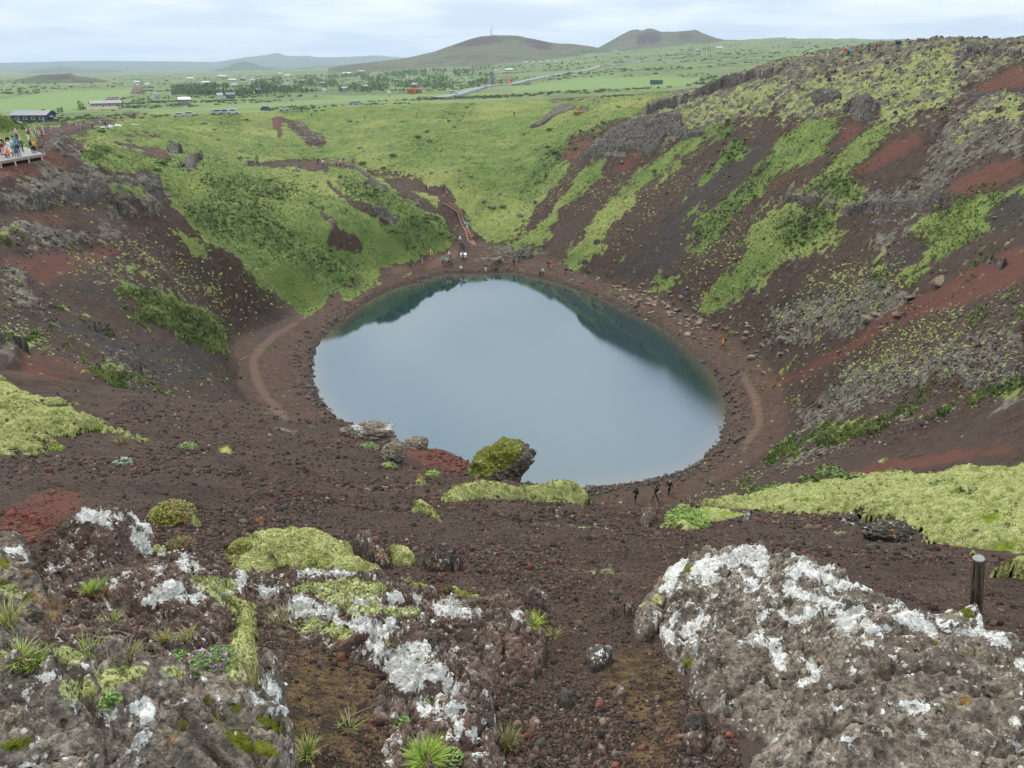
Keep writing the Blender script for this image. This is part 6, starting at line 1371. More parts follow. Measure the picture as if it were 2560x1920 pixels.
# ---- talus blocks
def slab(seed, e=(1, 0.6, 0.35)):
    g_ = np.random.default_rng(seed); V = np.array([(x, y, z) for z in (-1, 1) for y in (-1, 1) for x in (-1, 1)], float) * g_.uniform(0.65, 1.0, (8, 3))
    V = V * np.array(e) * g_.uniform(0.7, 1.2, 3)
    return V, [(0, 2, 3, 1), (4, 5, 7, 6), (0, 1, 5, 4), (1, 3, 7, 5), (3, 2, 6, 7), (2, 0, 4, 6)]
SLABS = []
for i in range(8):
    V, Fc = slab(600 + i); me = bpy.data.meshes.new('stone'); me.from_pydata(V.tolist(), [], Fc); me.materials.append(ROCKT)
    import bmesh
    bm = bmesh.new(); bm.from_mesh(me); bmesh.ops.bevel(bm, geom=bm.edges[:], offset=0.07, segments=1, affect='EDGES')
    bm.to_mesh(me); bm.free(); SLABS.append(me)
talus = [(1866,852,20,1),(1880,895,26,1),(1895,890,18,0),(1958,850,22,1),(1952,885,20,1),(1935,862,14,0),(1910,840,14,0),(1870,870,16,0),(1795,815,24,0),(1810,822,20,0),(1720,838,20,1),(1735,845,14,0),(1770,820,18,0),(1750,808,18,1),(1700,775,22,0),(1715,790,22,0),(1608,712,12,1),(1612,730,14,1),(1628,732,12,1),(1600,720,10,1),(1580,745,16,1),(1560,752,12,1),(1553,742,10,0),(1640,745,12,1),(1660,760,14,1),(1690,775,14,1),(2170,800,30,1),(2195,790,20,1),(2350,708,34,1),(2245,790,26,1),(2275,745,22,1),(1670,690,14,0),(1690,700,14,1),(1530,680,10,0),(1515,682,10,0)]
gt = np.random.default_rng(5)
for i in range(95):
    u = gt.random(); px = 1560 + 230 * u + gt.normal() * 22; py = 728 + 105 * u + gt.normal() * 17; talus.append((px, py, gt.uniform(6, 14), 1))
for i in range(40):
    talus.append((gt.uniform(1840, 2150), gt.uniform(770, 900), gt.uniform(6, 16), gt.random() < 0.6))
for i in range(45):
    px = gt.uniform(1900, 2560); talus.append((px, 900 - (px - 1900) * 0.42 + gt.normal() * 50, gt.uniform(5, 13), gt.random() < 0.5))
tx, ty, tr = hit([p[0] for p in talus], [p[1] for p in talus], 0, 45, 400)
SLABD = []
for me in SLABS:
    m2 = me.copy(); m2.materials.clear(); m2.materials.append(ROCKF); SLABD.append(m2)
for i, (px, py, w, pale) in enumerate(talus):
    z = float(gz(tx[i], ty[i])); s = w * float(tr[i]) / F * (0.72 if pale else 0.5)
    o = obj('stone', (SLABS if pale else SLABD)[i % 8], None, (float(tx[i]), float(ty[i]), z + 0.12 * s)); o.scale = (s,) * 3
    o.rotation_euler = (random.uniform(-0.35, 0.35), random.uniform(-0.35, 0.35), random.uniform(0, 3.14))
    tag(o, ('pale tan' if pale else 'dark grey') + ' angular stone on the ' + ('strip above the right shore' if px < 1850 and py > 700 else 'scree of the right wall'), 'stone', 'stones strewn over the right side')

# ---- outcrops of the crater walls
def oc(pts, top, x0, y0, s=3.456):
    """outline in zoomed photo coordinates; upper half stands 'top' metres above the slope"""
    P = zz(x0, y0, pts, s); ys = np.array([p[1] for p in P]); xs = np.array([p[0] for p in P])
    out = []
    mid = np.interp(xs, np.sort(xs)[[0, -1]], [0, 0])
    for (x, y) in P:
        # is this point on the upper side? compare with the mean of the outline near this x
        w = np.exp(-((xs - x) / (0.18 * np.ptp(xs) + 1)) ** 2); my = (w * ys).sum() / w.sum()
        out.append((x, y, top if y < my - 0.5 else 0.05))
    return out
OUT = [
 ('rock_ridge', 'long grey rock rib slanting up the skyline of the right rim', 3.0, oc([(1140,770),(1160,720),(1300,660),(1450,610),(1600,560),(1700,520),(1800,490),(1850,455),(1980,430),(2060,400),(2120,380),(2230,400),(2240,480),(2130,510),(2060,490),(2000,535),(1900,535),(1750,595),(1600,655),(1500,700),(1400,720),(1300,770),(1200,810)], 2.6, 1280, 50), ROCKF, 0.22),
 ('rock_outcrop', 'mossy grey crag above the red gully right of the bowl', 2.5, oc([(600,1205),(700,1080),(850,960),(1000,885),(1200,830),(1450,790),(1480,880),(1560,960),(1700,980),(1500,1010),(1330,1010),(1210,1185),(1060,1145),(900,1155),(700,1205)], 2.0, 1280, 50), ROCKF, 0.22),
 ('rock_ledge', 'long pale rock band under the bushes on the right wall', 2.0, oc([(120,20),(210,10),(340,25),(540,110),(700,110),(850,50),(1100,50),(1240,50),(1450,20),(1600,-20),(1620,25),(1500,85),(1250,120),(900,150),(700,178),(560,160),(400,100),(220,85)], 1.9, 1920, 480), ROCKF, 0.14),
 ('rock_ledge', 'short pale ledge with a moss roof below the long rock band', 1.2, oc([(870,235),(1130,225),(1450,215),(1560,225),(1540,275),(1300,315),(1150,295),(880,265)], 1.0, 1920, 480), ROCKF, 0.12),
 ('rock_pillar', 'tan weathered rock pillar with a moss cap on the right wall', 1.2, oc([(880,440),(890,395),(1000,415),(1100,480),(1040,560),(980,600),(960,530),(890,515)], 1.6, 1920, 480), ROCKT, 0.1),
 ('boulder', 'lone dark lichened boulder at the top of the red streak', 0.9, oc([(1880,640),(1900,555),(1960,530),(2040,580),(2055,620),(1980,648)], 1.3, 1920, 480), ROCKF, 0.08),
 ('rock_outcrop', 'hollow crag above the tall green rib on the right wall', 2.0, oc([(660,720),(720,660),(850,640),(980,690),(960,760),(920,840),(820,880),(740,870),(700,800)], 2.0, 1920, 50), ROCKF, 0.16),
 ('boulder', 'pale grey block standing on red scree high on the right wall', 0.9, oc([(1402,980),(1420,930),(1515,938),(1515,1030),(1470,1045)], 1.4, 1920, 50), ROCKF, 0.09),
 ('boulder', 'smaller pale grey block below the standing one on the right wall', 0.6, oc([(1298,1315),(1345,1255),(1382,1262),(1370,1325),(1330,1335)], 0.8, 1920, 50), ROCKF, 0.08),
 ('rock_outcrop', 'ragged lichened crag on the rim right of the green knoll', 2.0, oc([(1590,430),(1640,340),(1700,250),(1760,215),(1850,220),(1900,235),(1860,300),(1750,360),(1650,435)], 1.6, 1920, 50), ROCKF, 0.16),
 ('rock_outcrop', 'low crags along the rim at the upper right corner', 1.5, oc([(1900,250),(1960,220),(2050,240),(2130,260),(2200,290),(2100,300),(1960,285)], 1.0, 1920, 50), ROCKF, 0.16),
 ('rock_outcrop', 'dark crag left of the green band below the rim walkers', 1.5, oc([(300,660),(420,600),(560,590),(640,640),(560,700),(420,720)], 1.0, 1920, 50), ROCKF, 0.16),
 ('rock_outcrop', 'broken lava slabs high on the right wall near the edge', 1.5, oc([(1660,640),(1800,600),(2000,620),(2212,660),(2212,740),(2000,720),(1750,720)], 1.0, 1920, 50), ROCKF, 0.14),
 ('cliff', 'large mossy lava cliff at the left edge below the viewing platform', 2.2, oc([(0,1520),(30,1490),(120,1500),(230,1480),(330,1420),(480,1395),(600,1385),(700,1395),(760,1350),(860,1370),(920,1440),(960,1560),(850,1590),(750,1600),(560,1590),(380,1615),(200,1640),(0,1650)], 1.9, 0, 50), ROCKF, 0.13),
 ('cliff', 'overhanging lava ledge right of the mossy cliff with dark undercut', 2.5, oc([(850,1400),(880,1335),(1000,1315),(1060,1375),(1240,1355),(1380,1345),(1395,1450),(1385,1560),(1300,1510),(1200,1450),(1100,1475),(1000,1450),(880,1430)], 1.6, 0, 50), ROCKF, 0.13),
 ('rock_pinnacle', 'twisted lava pinnacle standing behind the left cliffs', 0.8, oc([(1560,1250),(1550,1190),(1620,1140),(1700,1135),(1750,1150),(1745,1200),(1700,1250),(1680,1330),(1640,1340),(1600,1300)], 2.6, 0, 50), ROCKF, 0.1),
 ('rock_pinnacle', 'small lava spire beside the red clearing left of the pinnacle', 0.6, oc([(1445,1130),(1455,1065),(1500,1050),(1570,1080),(1560,1110),(1540,1160),(1480,1160)], 1.8, 0, 50), ROCKF, 0.1),
 ('rock_outcrop', 'rounded lava block under the green tongue of the left cliffs', 1.2, oc([(1090,1600),(1160,1585),(1280,1600),(1310,1540),(1375,1560),(1370,1640),(1300,1680),(1180,1680)], 1.6, 0, 50), ROCKF, 0.12),
 ('rock_outcrop', 'narrow lava tongue sliding down onto the brown scree', 1.0, oc([(880,10),(940,10),(1050,90),(1180,175),(1205,220),(1150,245),(1080,205),(980,110)], 1.2, 0, 480), ROCKF, 0.1),
 ('boulder', 'long mossy slab lying on the left scree above the bushes', 0.5, oc([(765,1110),(800,1092),(880,1110),(950,1150),(945,1182),(860,1165),(790,1140)], 0.7, 0, 480), ROCKF, 0.07),
 ('boulder', 'dark oblong boulder low on the left scree', 0.5, oc([(775,1500),(810,1480),(870,1510),(905,1545),(880,1568),(820,1550)], 0.7, 0, 480), ROCKF, 0.07),
 ('rock_outcrop', 'dark crags with moss at the foot of the left wall', 1.2, oc([(930,1440),(1000,1400),(1150,1400),(1230,1470),(1220,1560),(1100,1600),(1000,1560)], 1.2, 0, 480), ROCKF, 0.1),
 ('rock_outcrop', 'lichened crag at the left edge above the nearest moss bank', 1.0, oc([(-20,1250),(60,1200),(160,1220),(240,1290),(220,1335),(120,1330),(0,1310)], 1.0, 0, 480), ROCKF, 0.07),
 ('rock_outcrop', 'crag on the crest of the spur below the path', 1.2, oc([(890,1420),(930,1380),(1010,1375),(1090,1420),(1160,1480),(1120,1495),(1000,1450)], 1.4, 640, 50), ROCKF, 0.15),
 ('rock_outcrop', 'grey slab sticking out of the scree left of the stairs', 1.0, oc([(960,400),(1050,395),(1140,430),(1200,490),(1240,510),(1180,545),(1060,490)], 1.2, 640, 400), ROCKF, 0.15),
 ('rock_outcrop', 'crag at the viewpoint edge where the small group stands', 1.0, oc([(700,1265),(780,1250),(880,1270),(980,1340),(960,1370),(860,1320),(740,1290)], 1.0, 640, 50), ROCKF, 0.15),
 ('boulder', 'big dark slab on the far beach left of the black walkers', 0.8, oc([(1595,1095),(1640,1045),(1740,1015),(1785,1050),(1700,1105),(1640,1125)], 1.2, 1000, 500, 6.9125), ROCKF, 0.09),
 ('boulder', 'dark rounded rock at the far waterline', 0.6, oc([(1610,1190),(1640,1150),(1710,1148),(1725,1205),(1650,1228)], 0.8, 1000, 500, 6.9125), ROCKF, 0.09),
 ('rock_outcrop', 'low lava jumble behind the far beach', 1.2, oc([(1960,950),(2060,870),(2200,860),(2330,930),(2300,1020),(2150,1010),(2000,1000)], 1.2, 1000, 500, 6.9125), ROCKF, 0.12),
 ('boulder', 'pair of dark boulders in the greenery at the right end of the far beach', 0.8, oc([(540,885),(590,850),(680,840),(690,890),(620,915)], 1.4, 1280, 400), ROCKF, 0.09),
 ('boulder', 'round dark boulder just above the right end of the far beach', 0.6, oc([(620,945),(640,905),(690,925),(685,965),(640,970)], 1.0, 1280, 400), ROCKF, 0.08),
 ('boulder', 'two grey stones alone at the foot of the black scree', 0.5, oc([(808,965),(840,940),(882,945),(872,972),(830,978)], 0.8, 1280, 400), ROCKF, 0.08),
 ('boulder', 'grey boulder in the green rib above the far shore path', 0.7, oc([(695,720),(720,680),(780,675),(780,705),(740,730)], 1.0, 1280, 400), ROCKF, 0.08),
 ('boulder', 'mossy grey boulder near the lower end of the right green band', 0.5, oc([(1640,1290),(1660,1240),(1720,1235),(1750,1260),(1700,1285)], 0.6, 1920, 480), ROCKF, 0.07),
 ('rock_outcrop', 'lichened rocks beside the yellow moss at the right edge', 1.0, oc([(1560,1620),(1600,1560),(1720,1560),(1850,1610),(1880,1690),(1700,1700)], 0.8, 1920, 480), ROCKF, 0.08),
 ('rock_outcrop', 'dark basalt bulge with moss at the right edge', 1.0, oc([(2050,1540),(2100,1480),(2300,1440),(2320,1600),(2150,1620)], 1.2, 1920, 480), ROCKF, 0.08),
 ('rock_outcrop', 'crags crowning the slope near the orange viewing group', 1.2, oc([(150,925),(250,860),(360,770),(430,740),(520,730),(560,760),(480,800),(360,840),(220,930)], 1.0, 1280, 50), ROCKF, 0.2),
]
for i, (nm, lb, w, ol, mt, rs) in enumerate(OUT):
    patch(nm, ol, rs, 0.5 * w * 0.5 + 0.2, w * 0.6, mt, lb, 'rock', amp=0.55 * min(w, 2.2) ** 0.8 * 0.6, freq=0.55, lat=0.8, seed=700 + 10 * i, ridge=0.6, foot=False, sink=0.6, rmin=40, jag=0.05)
# ---------------------------------------------------------------- far hills
def hill_mat(name, a, b, c, sc, purple=None):
    t = NT(name); P = t.pos()
    n = t.noise(P, sc, 5, 0.62); n2 = t.noise(P, sc * 4.5, 4, 0.65)
    col = t.mix(t.ss(n, 0.40, 0.60), a, b); col = t.mix(t.ss(n2, 0.52, 0.66), col, c)
    if purple:
        w = t.attr('scar').outputs['Fac']
        col = t.mix(t.ss(t.m('ADD', w, t.m('MULTIPLY', t.m('SUBTRACT', n2, 0.5), 1.2)), 0.4, 0.6), col, t.mix(n, purple, tuple(x * 0.6 for x in purple)))
    return t.pbr(col, 0.95, t.bump(n2, 0.8, 12.0), 0.1)
def hill(name, sil, R0, wf, wb, mat, base, rough=0.10, seed=0, scar=None):
    px = np.linspace(sil[0][0], sil[-1][0], 240); py = np.interp(px, [s[0] for s in sil], [s[1] for s in sil])
    py = py + (fbm2(px / 14.0, px * 0, 4, seed + 3) - 0.5) * 1.6
    top = at_r(px, py, R0)[2]; dx, dy, _ = ray(px, py); hh = np.hypot(dx, dy)
    T = np.linspace(-1, 1, 90); V = []; S = []
    for t_ in T:
        r = R0 + np.where(t_ < 0, t_ * wf, t_ * wb); x = dx / hh * r; y = dy / hh * r
        p = (1 - abs(t_)) ** 1.25 if t_ < 0 else (1 - t_) ** 1.2
        b = base - 12 * abs(t_); z = b + (top - b) * p
        z = z + (fbm2(x / R0 * 26, y / R0 * 26, 5, seed) - 0.5) * rough * np.abs(top - b) * 4 * abs(t_) * (1 - abs(t_)) * 1.4
        V.append(np.stack([x, y, z], 1))
        qx, qy, _ = project(x, y, z); S.append(look(scar, qx, qy) if scar is not None else np.zeros(len(x)))
    V = np.concatenate(V); n = 240; idx = (np.arange(len(T) - 1)[:, None] * n + np.arange(n - 1)[None]).ravel()
    Fq = np.stack([idx, idx + 1, idx + n + 1, idx + n], 1)
    me = mesh_np(name, V, Fq, mat, True, {'scar': np.concatenate(S)}); o = obj(name, me); tag(o, kind='structure')
HG = hill_mat('hill_grass', (0.045, 0.075, 0.040), (0.08, 0.11, 0.055), (0.12, 0.12, 0.09), 0.006)
scarmap = raster([zz(0,50,[(100,540),(300,480),(600,455),(680,500),(560,510),(300,510)]), zz(0,50,[(600,560),(660,520),(900,540),(1160,585),(640,592)]),
  [(1000,150),(1080,132),(1130,112),(1180,95),(1240,92),(1300,95),(1220,112),(1130,122),(1060,140)], zz(1280,50,[(0,140),(150,160),(370,200),(370,245),(250,260),(100,200),(0,180)]), [(900,155),(1000,146),(1050,145),(950,152)],
  zz(1280,50,[(1080,130),(1250,90),(1320,130),(1250,200),(1060,220)]), zz(1280,50,[(1350,150),(1560,95),(1640,120),(1500,180)])], 5)
HP = hill_mat('hill_scoria', (0.065, 0.078, 0.045), (0.098, 0.105, 0.062), (0.13, 0.112, 0.09), 0.006, (0.075, 0.052, 0.056))
hill('hills', [(-700,175),(-200,160),(0,157),(200,152),(420,153),(540,155),(575,150),(610,143),(650,139),(680,134),(695,131),(710,138),(740,140),(770,139),(800,143),(880,141),(940,138),(1000,143),(1080,150),(1200,156)], 9500, 2500, 2500, HG, 5, seed=11)
hill('hills', [(440,186),(520,177),(560,168),(590,157),(612,153),(632,157),(655,165),(700,172),(770,168),(840,163),(900,160),(960,163),(1040,168),(1150,174)], 5200, 1200, 1200, HG, 5, seed=21)
hill('hills', [(-300,192),(-60,190),(0,187),(60,180),(110,173),(150,167),(180,168),(215,174),(280,175),(340,178),(420,182),(520,188)], 5600, 1200, 1200, HG, 5, seed=31)
hill('hills', [(-300,226),(-60,220),(0,212),(50,197),(100,187),(140,185),(175,183),(195,190),(230,195),(280,203),(330,213),(380,222)], 1500, 420, 300, HP, 6, seed=41, scar=scarmap)
hill('hills', [(330,206),(380,196),(430,190),(470,187),(520,192),(580,200),(640,208)], 2400, 300, 300, HG, 5, seed=51)
hill('hills', [(820,170),(880,160),(940,154),(1000,147),(1040,139),(1080,130),(1130,112),(1170,98),(1200,90),(1240,87),(1290,88),(1330,96),(1370,104),(1400,108),(1430,109),(1470,114),(1520,124),(1600,140)], 2300, 900, 700, HP, 18, seed=61, scar=scarmap)
hill('hills', [(1430,128),(1495,119),(1525,103),(1550,88),(1575,75),(1592,72),(1605,75),(1620,70),(1632,71),(1655,79),(1690,78),(1720,76),(1738,73),(1752,80),(1780,91),(1810,99),(1860,101),(1930,103),(2050,112)], 2700, 800, 700, HP, 45, seed=71, scar=scarmap)
hill('hills', [(1700,112),(1800,104),(1900,100),(1960,98),(2000,101),(2080,103),(2200,104),(2300,102),(2400,100),(2560,98),(2800,98),(3200,105)], 3600, 1400, 800, HG, 60, seed=81, rough=0.03)

# ---------------------------------------------------------------- air
def haze():
    t = NT('haze_air'); n = t.node('ShaderNodeVolumePrincipled'); n.inputs['Color'].default_value = (0.68, 0.83, 1.0, 1); n.inputs['Density'].default_value = 0.000095; n.inputs['Anisotropy'].default_value = 0.1
    t.t.links.new(n.outputs[0], t.out.inputs[1])
    m = MB(); m.box((0, 0, 150), (36000, 36000, 760)); o = m.build('haze', t.mat); tag(o, kind='stuff')
    zmin = -30
haze()

# ---------------------------------------------------------------- road
def ribbon(name, pts, w, mat, lift=0.12, rmin=300, n=160):
    P = np.array(pts, float); s = np.linspace(0, len(P) - 1, n); qx = np.interp(s, np.arange(len(P)), P[:, 0]); qy = np.interp(s, np.arange(len(P)), P[:, 1])
    x, y, r = hit(qx, qy, 0, rmin, 4000, base=gz0); C_ = np.stack([x, y], 1)
    for _ in range(6): C_[1:-1] = (C_[:-2] + C_[1:-1] * 2 + C_[2:]) / 4
    T = np.gradient(C_, axis=0); T /= np.linalg.norm(T, axis=1)[:, None]; Nn = np.stack([-T[:, 1], T[:, 0]], 1)
    cols = np.linspace(-0.5, 0.5, 5); V = []
    zc = gz(C_[:, 0], C_[:, 1]); zc = np.convolve(np.pad(zc, 5, mode='edge'), np.ones(11) / 11, 'valid')
    for c in cols:
        q = C_ + Nn * w * c; V.append(np.stack([q[:, 0], q[:, 1], np.maximum(zc, gz(q[:, 0], q[:, 1])) + lift], 1))
    V.append(V[0] - [0, 0, 1.5]); V.append(V[4] - [0, 0, 1.5]); V = np.concatenate(V); i = np.arange(n - 1)
    Fq = np.concatenate([np.stack([k * n + i, k * n + i + 1, (k + 1) * n + i + 1, (k + 1) * n + i], 1) for k in range(4)] + [np.stack([5 * n + i, 5 * n + i + 1, i + 1, i], 1), np.stack([4 * n + i, 4 * n + i + 1, 6 * n + i + 1, 6 * n + i], 1)])
    o = obj(name, mesh_np(name, V, Fq, mat, False)); tag(o, kind='structure')
ASPH = paint((0.21, 0.215, 0.22), 0.8, 0.2, 0.15); TRACK = paint((0.11, 0.075, 0.065), 0.95, 0.1, 0.2)
ribbon('road', [(1095,245),(1130,239),(1170,231),(1210,224),(1250,216),(1300,208),(1360,198),(1420,186),(1480,173),(1540,162),(1600,155),(1660,149),(1760,143)], 7.5, ASPH, 1.0)
ribbon('path', [(1214,222),(1222,210),(1230,196),(1240,181)], 7, paint((0.13, 0.12, 0.125), 0.9, 0.1, 0.2), 0.4, n=60)
ribbon('path', [(268,258),(277,249),(284,243)], 6, TRACK, 0.3, n=40); ribbon('path', [(342,234),(344,226),(345,220)], 9, TRACK, 0.3, n=40)
ribbon('path', [(255,328),(300,318),(345,312)], 1.6, paint((0.42, 0.42, 0.42), 0.9, 0.1, 0.1), 0.15, 200, n=60)

# ---------------------------------------------------------------- houses
GLASS = paint((0.03, 0.04, 0.05), 0.15, 0.6, 0.05)
def house(px, py, wpx, wall, roof, rz=0.2, lab='', asp=1.7, hh=0.28, trim=(0.75, 0.75, 0.75), kind='house', rmin=250, cat='house', hip=1.0):
    x, y, r = hit(px, py, 0, rmin, 6000); x, y, r = float(x[0]), float(y[0]), float(r[0]); L = (0.72 if wpx < 50 else 0.95) * wpx * r / F / 0.98; wall = tuple(c * 0.6 for c in wall); roof = tuple(c * 0.62 for c in roof); Dp = L / asp; hw = max(2.4, L * hh * 0.6); hr = max(1.0, L * hh * 0.45)
    z = float(gz(x, y)); o = empty(kind, (x, y, z), math.atan2(-x, y) + rz); tag(o, lab, cat)
    wm_ = paint(wall, 0.7, 0.2, 0.08); rm = paint(roof, 0.5, 0.3, 0.08); tm = paint(trim, 0.6, 0.2, 0.05)
    m = MB(); a, b = L / 2 * 0.96, Dp / 2 * 0.94
    V = [(-a, -b, -1), (a, -b, -1), (a, b, -1), (-a, b, -1), (-a, -b, hw), (a, -b, hw), (a, b, hw), (-a, b, hw), (-a, 0, hw + hr * 0.94), (a, 0, hw + hr * 0.94)]
    m.add(V, [(0, 1, 5, 4), (2, 3, 7, 6), (1, 2, 6, 9, 5), (3, 0, 4, 8, 7)]); m.build('wall', wm_, o)
    m = MB(); A, B = L / 2 * 1.05, Dp / 2 * 1.12; e = hw - hr * 0.1; th = 0.18
    for s in (-1, 1):
        V = [(-A, s * B, e), (A, s * B, e), (A, 0, hw + hr), (-A, 0, hw + hr)]; V += [(v[0], v[1], v[2] + th) for v in V]
        m.add(V, [(0, 1, 2, 3), (7, 6, 5, 4), (0, 4, 5, 1), (1, 5, 6, 2), (2, 6, 7, 3), (3, 7, 4, 0)])
    m.build('roof', rm, o)
    nwin = 4 if L > 12 else 3
    for k in range(nwin):
        cx = -a + (k + 0.7) * 2 * a / (nwin + 0.4); f = MB(); f.box((cx, -b - 0.03, hw * 0.55), (L * 0.10, 0.08, hw * 0.42)); w_ = f.build('window', tm, o)
        g2 = MB(); g2.box((cx, -b - 0.09, hw * 0.55), (L * 0.075, 0.06, hw * 0.32)); g2.build('pane', GLASS, w_)
    d = MB(); d.box((a * 0.82, -b - 0.04, hw * 0.38), (L * 0.07, 0.08, hw * 0.75)); d.build('door', paint((0.3, 0.28, 0.26), 0.5, 0.2, 0.05), o)
    g2 = MB(); g2.box((a + 0.04, 0, hw * 0.6), (0.08, Dp * 0.22, hw * 0.4)); g2.build('window', tm, o)
    return o, L, Dp, hw
SL = (0.075, 0.105, 0.145); DK = (0.07, 0.065, 0.07); WH = (0.72, 0.74, 0.76); GR = (0.36, 0.40, 0.43); RD = (0.25, 0.085, 0.075); CR = (0.62, 0.55, 0.42)
o, L, Dp, hw = house(88, 303, 70, SL, (0.14, 0.17, 0.21), -0.45, 'slate blue house with a low gable roof, the nearest house at the far left', 1.5, 0.24)
m = MB(); m.box((-L * 0.56, -Dp * 0.3, 1.2), (0.3, 0.3, 2.4)); m.box((-L * 0.62, Dp * 0.2, 1.2), (0.3, 0.3, 2.4)); m.build('porch_post', paint(SL), o)
o, L, Dp, hw = house(266, 272, 60, CR, (0.10, 0.13, 0.17), 0.1, 'long house with slate roof, cream wall and terrace before the green field', 2.0, 0.18)
m = MB(); m.box((-L * 0.15, -Dp * 0.75, 0.6), (L * 1.0, 0.2, 1.2)); m.box((-L * 0.35, -Dp * 0.85, 0.4), (L * 0.2, 1.0, 1.6)); m.build('terrace_wall', paint(CR), o)
for a in [(391,246,17,WH,GR,0.3,'small white gabled cabin right of the green field'), (463,262,34,(0.30,0.32,0.36),WH,0.0,'dark cottage with bright white gables between the field and the wood'), (577,246,26,(0.10,0.12,0.16),(0.17,0.20,0.24),0.1,'dark blue cottage beside a white annexe'), (551,247,17,WH,(0.60,0.62,0.63),0.0,'white annexe touching the dark blue cottage'),
          (547,235,16,RD,(0.24,0.24,0.24),0.2,'brown red cabin at the left edge of the wood'), (646,234,16,DK,(0.24,0.22,0.24),0.4,'dark brown cabin inside the wood, left part'), (756,206,20,DK,(0.5,0.52,0.5),0.0,'dark cabin with pale roof high in the left wood'), (714,220,13,(0.3,0.3,0.3),(0.6,0.62,0.6),0.0,'tiny cabin among birches left of the white cabin'),
          (586,219,18,(0.5,0.52,0.52),(0.45,0.5,0.55),0.1,'pale cabin above the brown red one'), (476,199,17,WH,(0.55,0.6,0.65),0.0,'white house on the far hillside at left'), (581,204,22,(0.62,0.64,0.66),(0.5,0.55,0.6),0.1,'wide pale house in the village behind the wood'), (607,200,16,(0.13,0.14,0.16),(0.3,0.33,0.36),0.2,'dark barn in the village behind the wood'),
          (556,194,22,CR,(0.5,0.5,0.48),0.0,'cream house at the left end of the village'), (633,204,13,WH,(0.5,0.53,0.55),0.0,'white house at the right end of the village'), (648,202,10,(0.5,0.5,0.5),(0.35,0.37,0.4),0.4,'little grey house beside the white one at the village end'), (719,192,15,WH,(0.75,0.76,0.78),0.0,'long white roof standing in open land beyond the wood'),
          (515,211,20,(0.5,0.53,0.56),(0.6,0.63,0.66),0.0,'low grey white farm shed left of the village'), (804,214,18,(0.4,0.4,0.38),(0.5,0.54,0.52),0.0,'cabin with light roof at the centre of the wood'), (812,235,10,WH,WH,0.0,'tiny white cabin at the front edge of the wood'), (862,229,17,(0.4,0.42,0.4),(0.5,0.52,0.5),0.0,'low pale cabin half hidden behind front trees'),
          (912,223,20,(0.14,0.12,0.11),(0.62,0.63,0.62),0.5,'dark cabin with white windows and pale roof below the tall birches'), (963,214,13,RD,(0.42,0.20,0.18),0.3,'bright red roofed cabin in front of the birches'), (1037,219,18,(0.16,0.15,0.15),(0.36,0.36,0.38),-0.3,'grey black cabin right of the red roofed one'), (1047,233,19,(0.27,0.12,0.09),(0.40,0.24,0.21),0.3,'red brown cabin closest to the road'),
          (973,242,10,WH,(0.7,0.7,0.7),0.0,'white caravan-like hut on the verge of the bright field'), (868,187,24,WH,(0.72,0.74,0.76),0.0,'long white farm building beyond the dark trees at centre'), (850,180,16,(0.5,0.52,0.55),(0.6,0.62,0.64),0.0,'grey farm shed behind the long white building'), (903,181,20,(0.5,0.5,0.5),(0.45,0.46,0.48),0.0,'grey hall right of the long white building'),
          (1148,173,8,WH,WH,0.0,'small white house in front of the dark conifers'), (1146,157,12,WH,(0.75,0.76,0.78),0.0,'white house above the dark conifers'), (1170,160,12,WH,(0.7,0.72,0.75),0.0,'second white house above the conifers, to the right'), (1272,178,23,(0.58,0.58,0.56),(0.8,0.81,0.82),0.2,'white roofed house standing alone above the orange truck'),
          (1239,180,9,WH,WH,0.0,'white hut at the top of the side track'), (1315,159,11,WH,(0.7,0.72,0.74),0.0,'first white hut of the row right of the house with white roof'), (1333,159,9,WH,WH,0.0,'second white hut of the row'), (1352,158,9,WH,(0.7,0.72,0.74),0.3,'third white hut of the row'), (1370,157,8,WH,WH,0.0,'fourth white hut of the row'), (1388,158,7,WH,WH,0.0,'last white hut at the right end of the row'),
          (1302,145,12,WH,(0.6,0.62,0.64),0.0,'pale house at the foot of the mast hill'), (1470,131,10,WH,WH,0.0,'lone white house in the saddle between the two hills'), (1798,122,20,WH,(0.72,0.74,0.76),0.0,'white farmhouse beside trees under the right hill'), (1745,128,12,(0.5,0.5,0.5),(0.6,0.62,0.62),0.0,'grey shed left of the white farmhouse'), (343,209,13,WH,WH,0.0,'white barn at the foot of the purple hill'), (346,219,9,WH,(0.6,0.62,0.64),0.0,'white hut where the brown track ends'), (369,216,12,WH,(0.7,0.7,0.72),0.2,'white pair-like shed right of the brown track'),
          (700,186,12,WH,WH,0.0,'tiny white building left of the dark distant trees')]:
    px, py, w, wl, rf, rz, lb = a
    house(px, py, w, wl, rf, rz, lb)

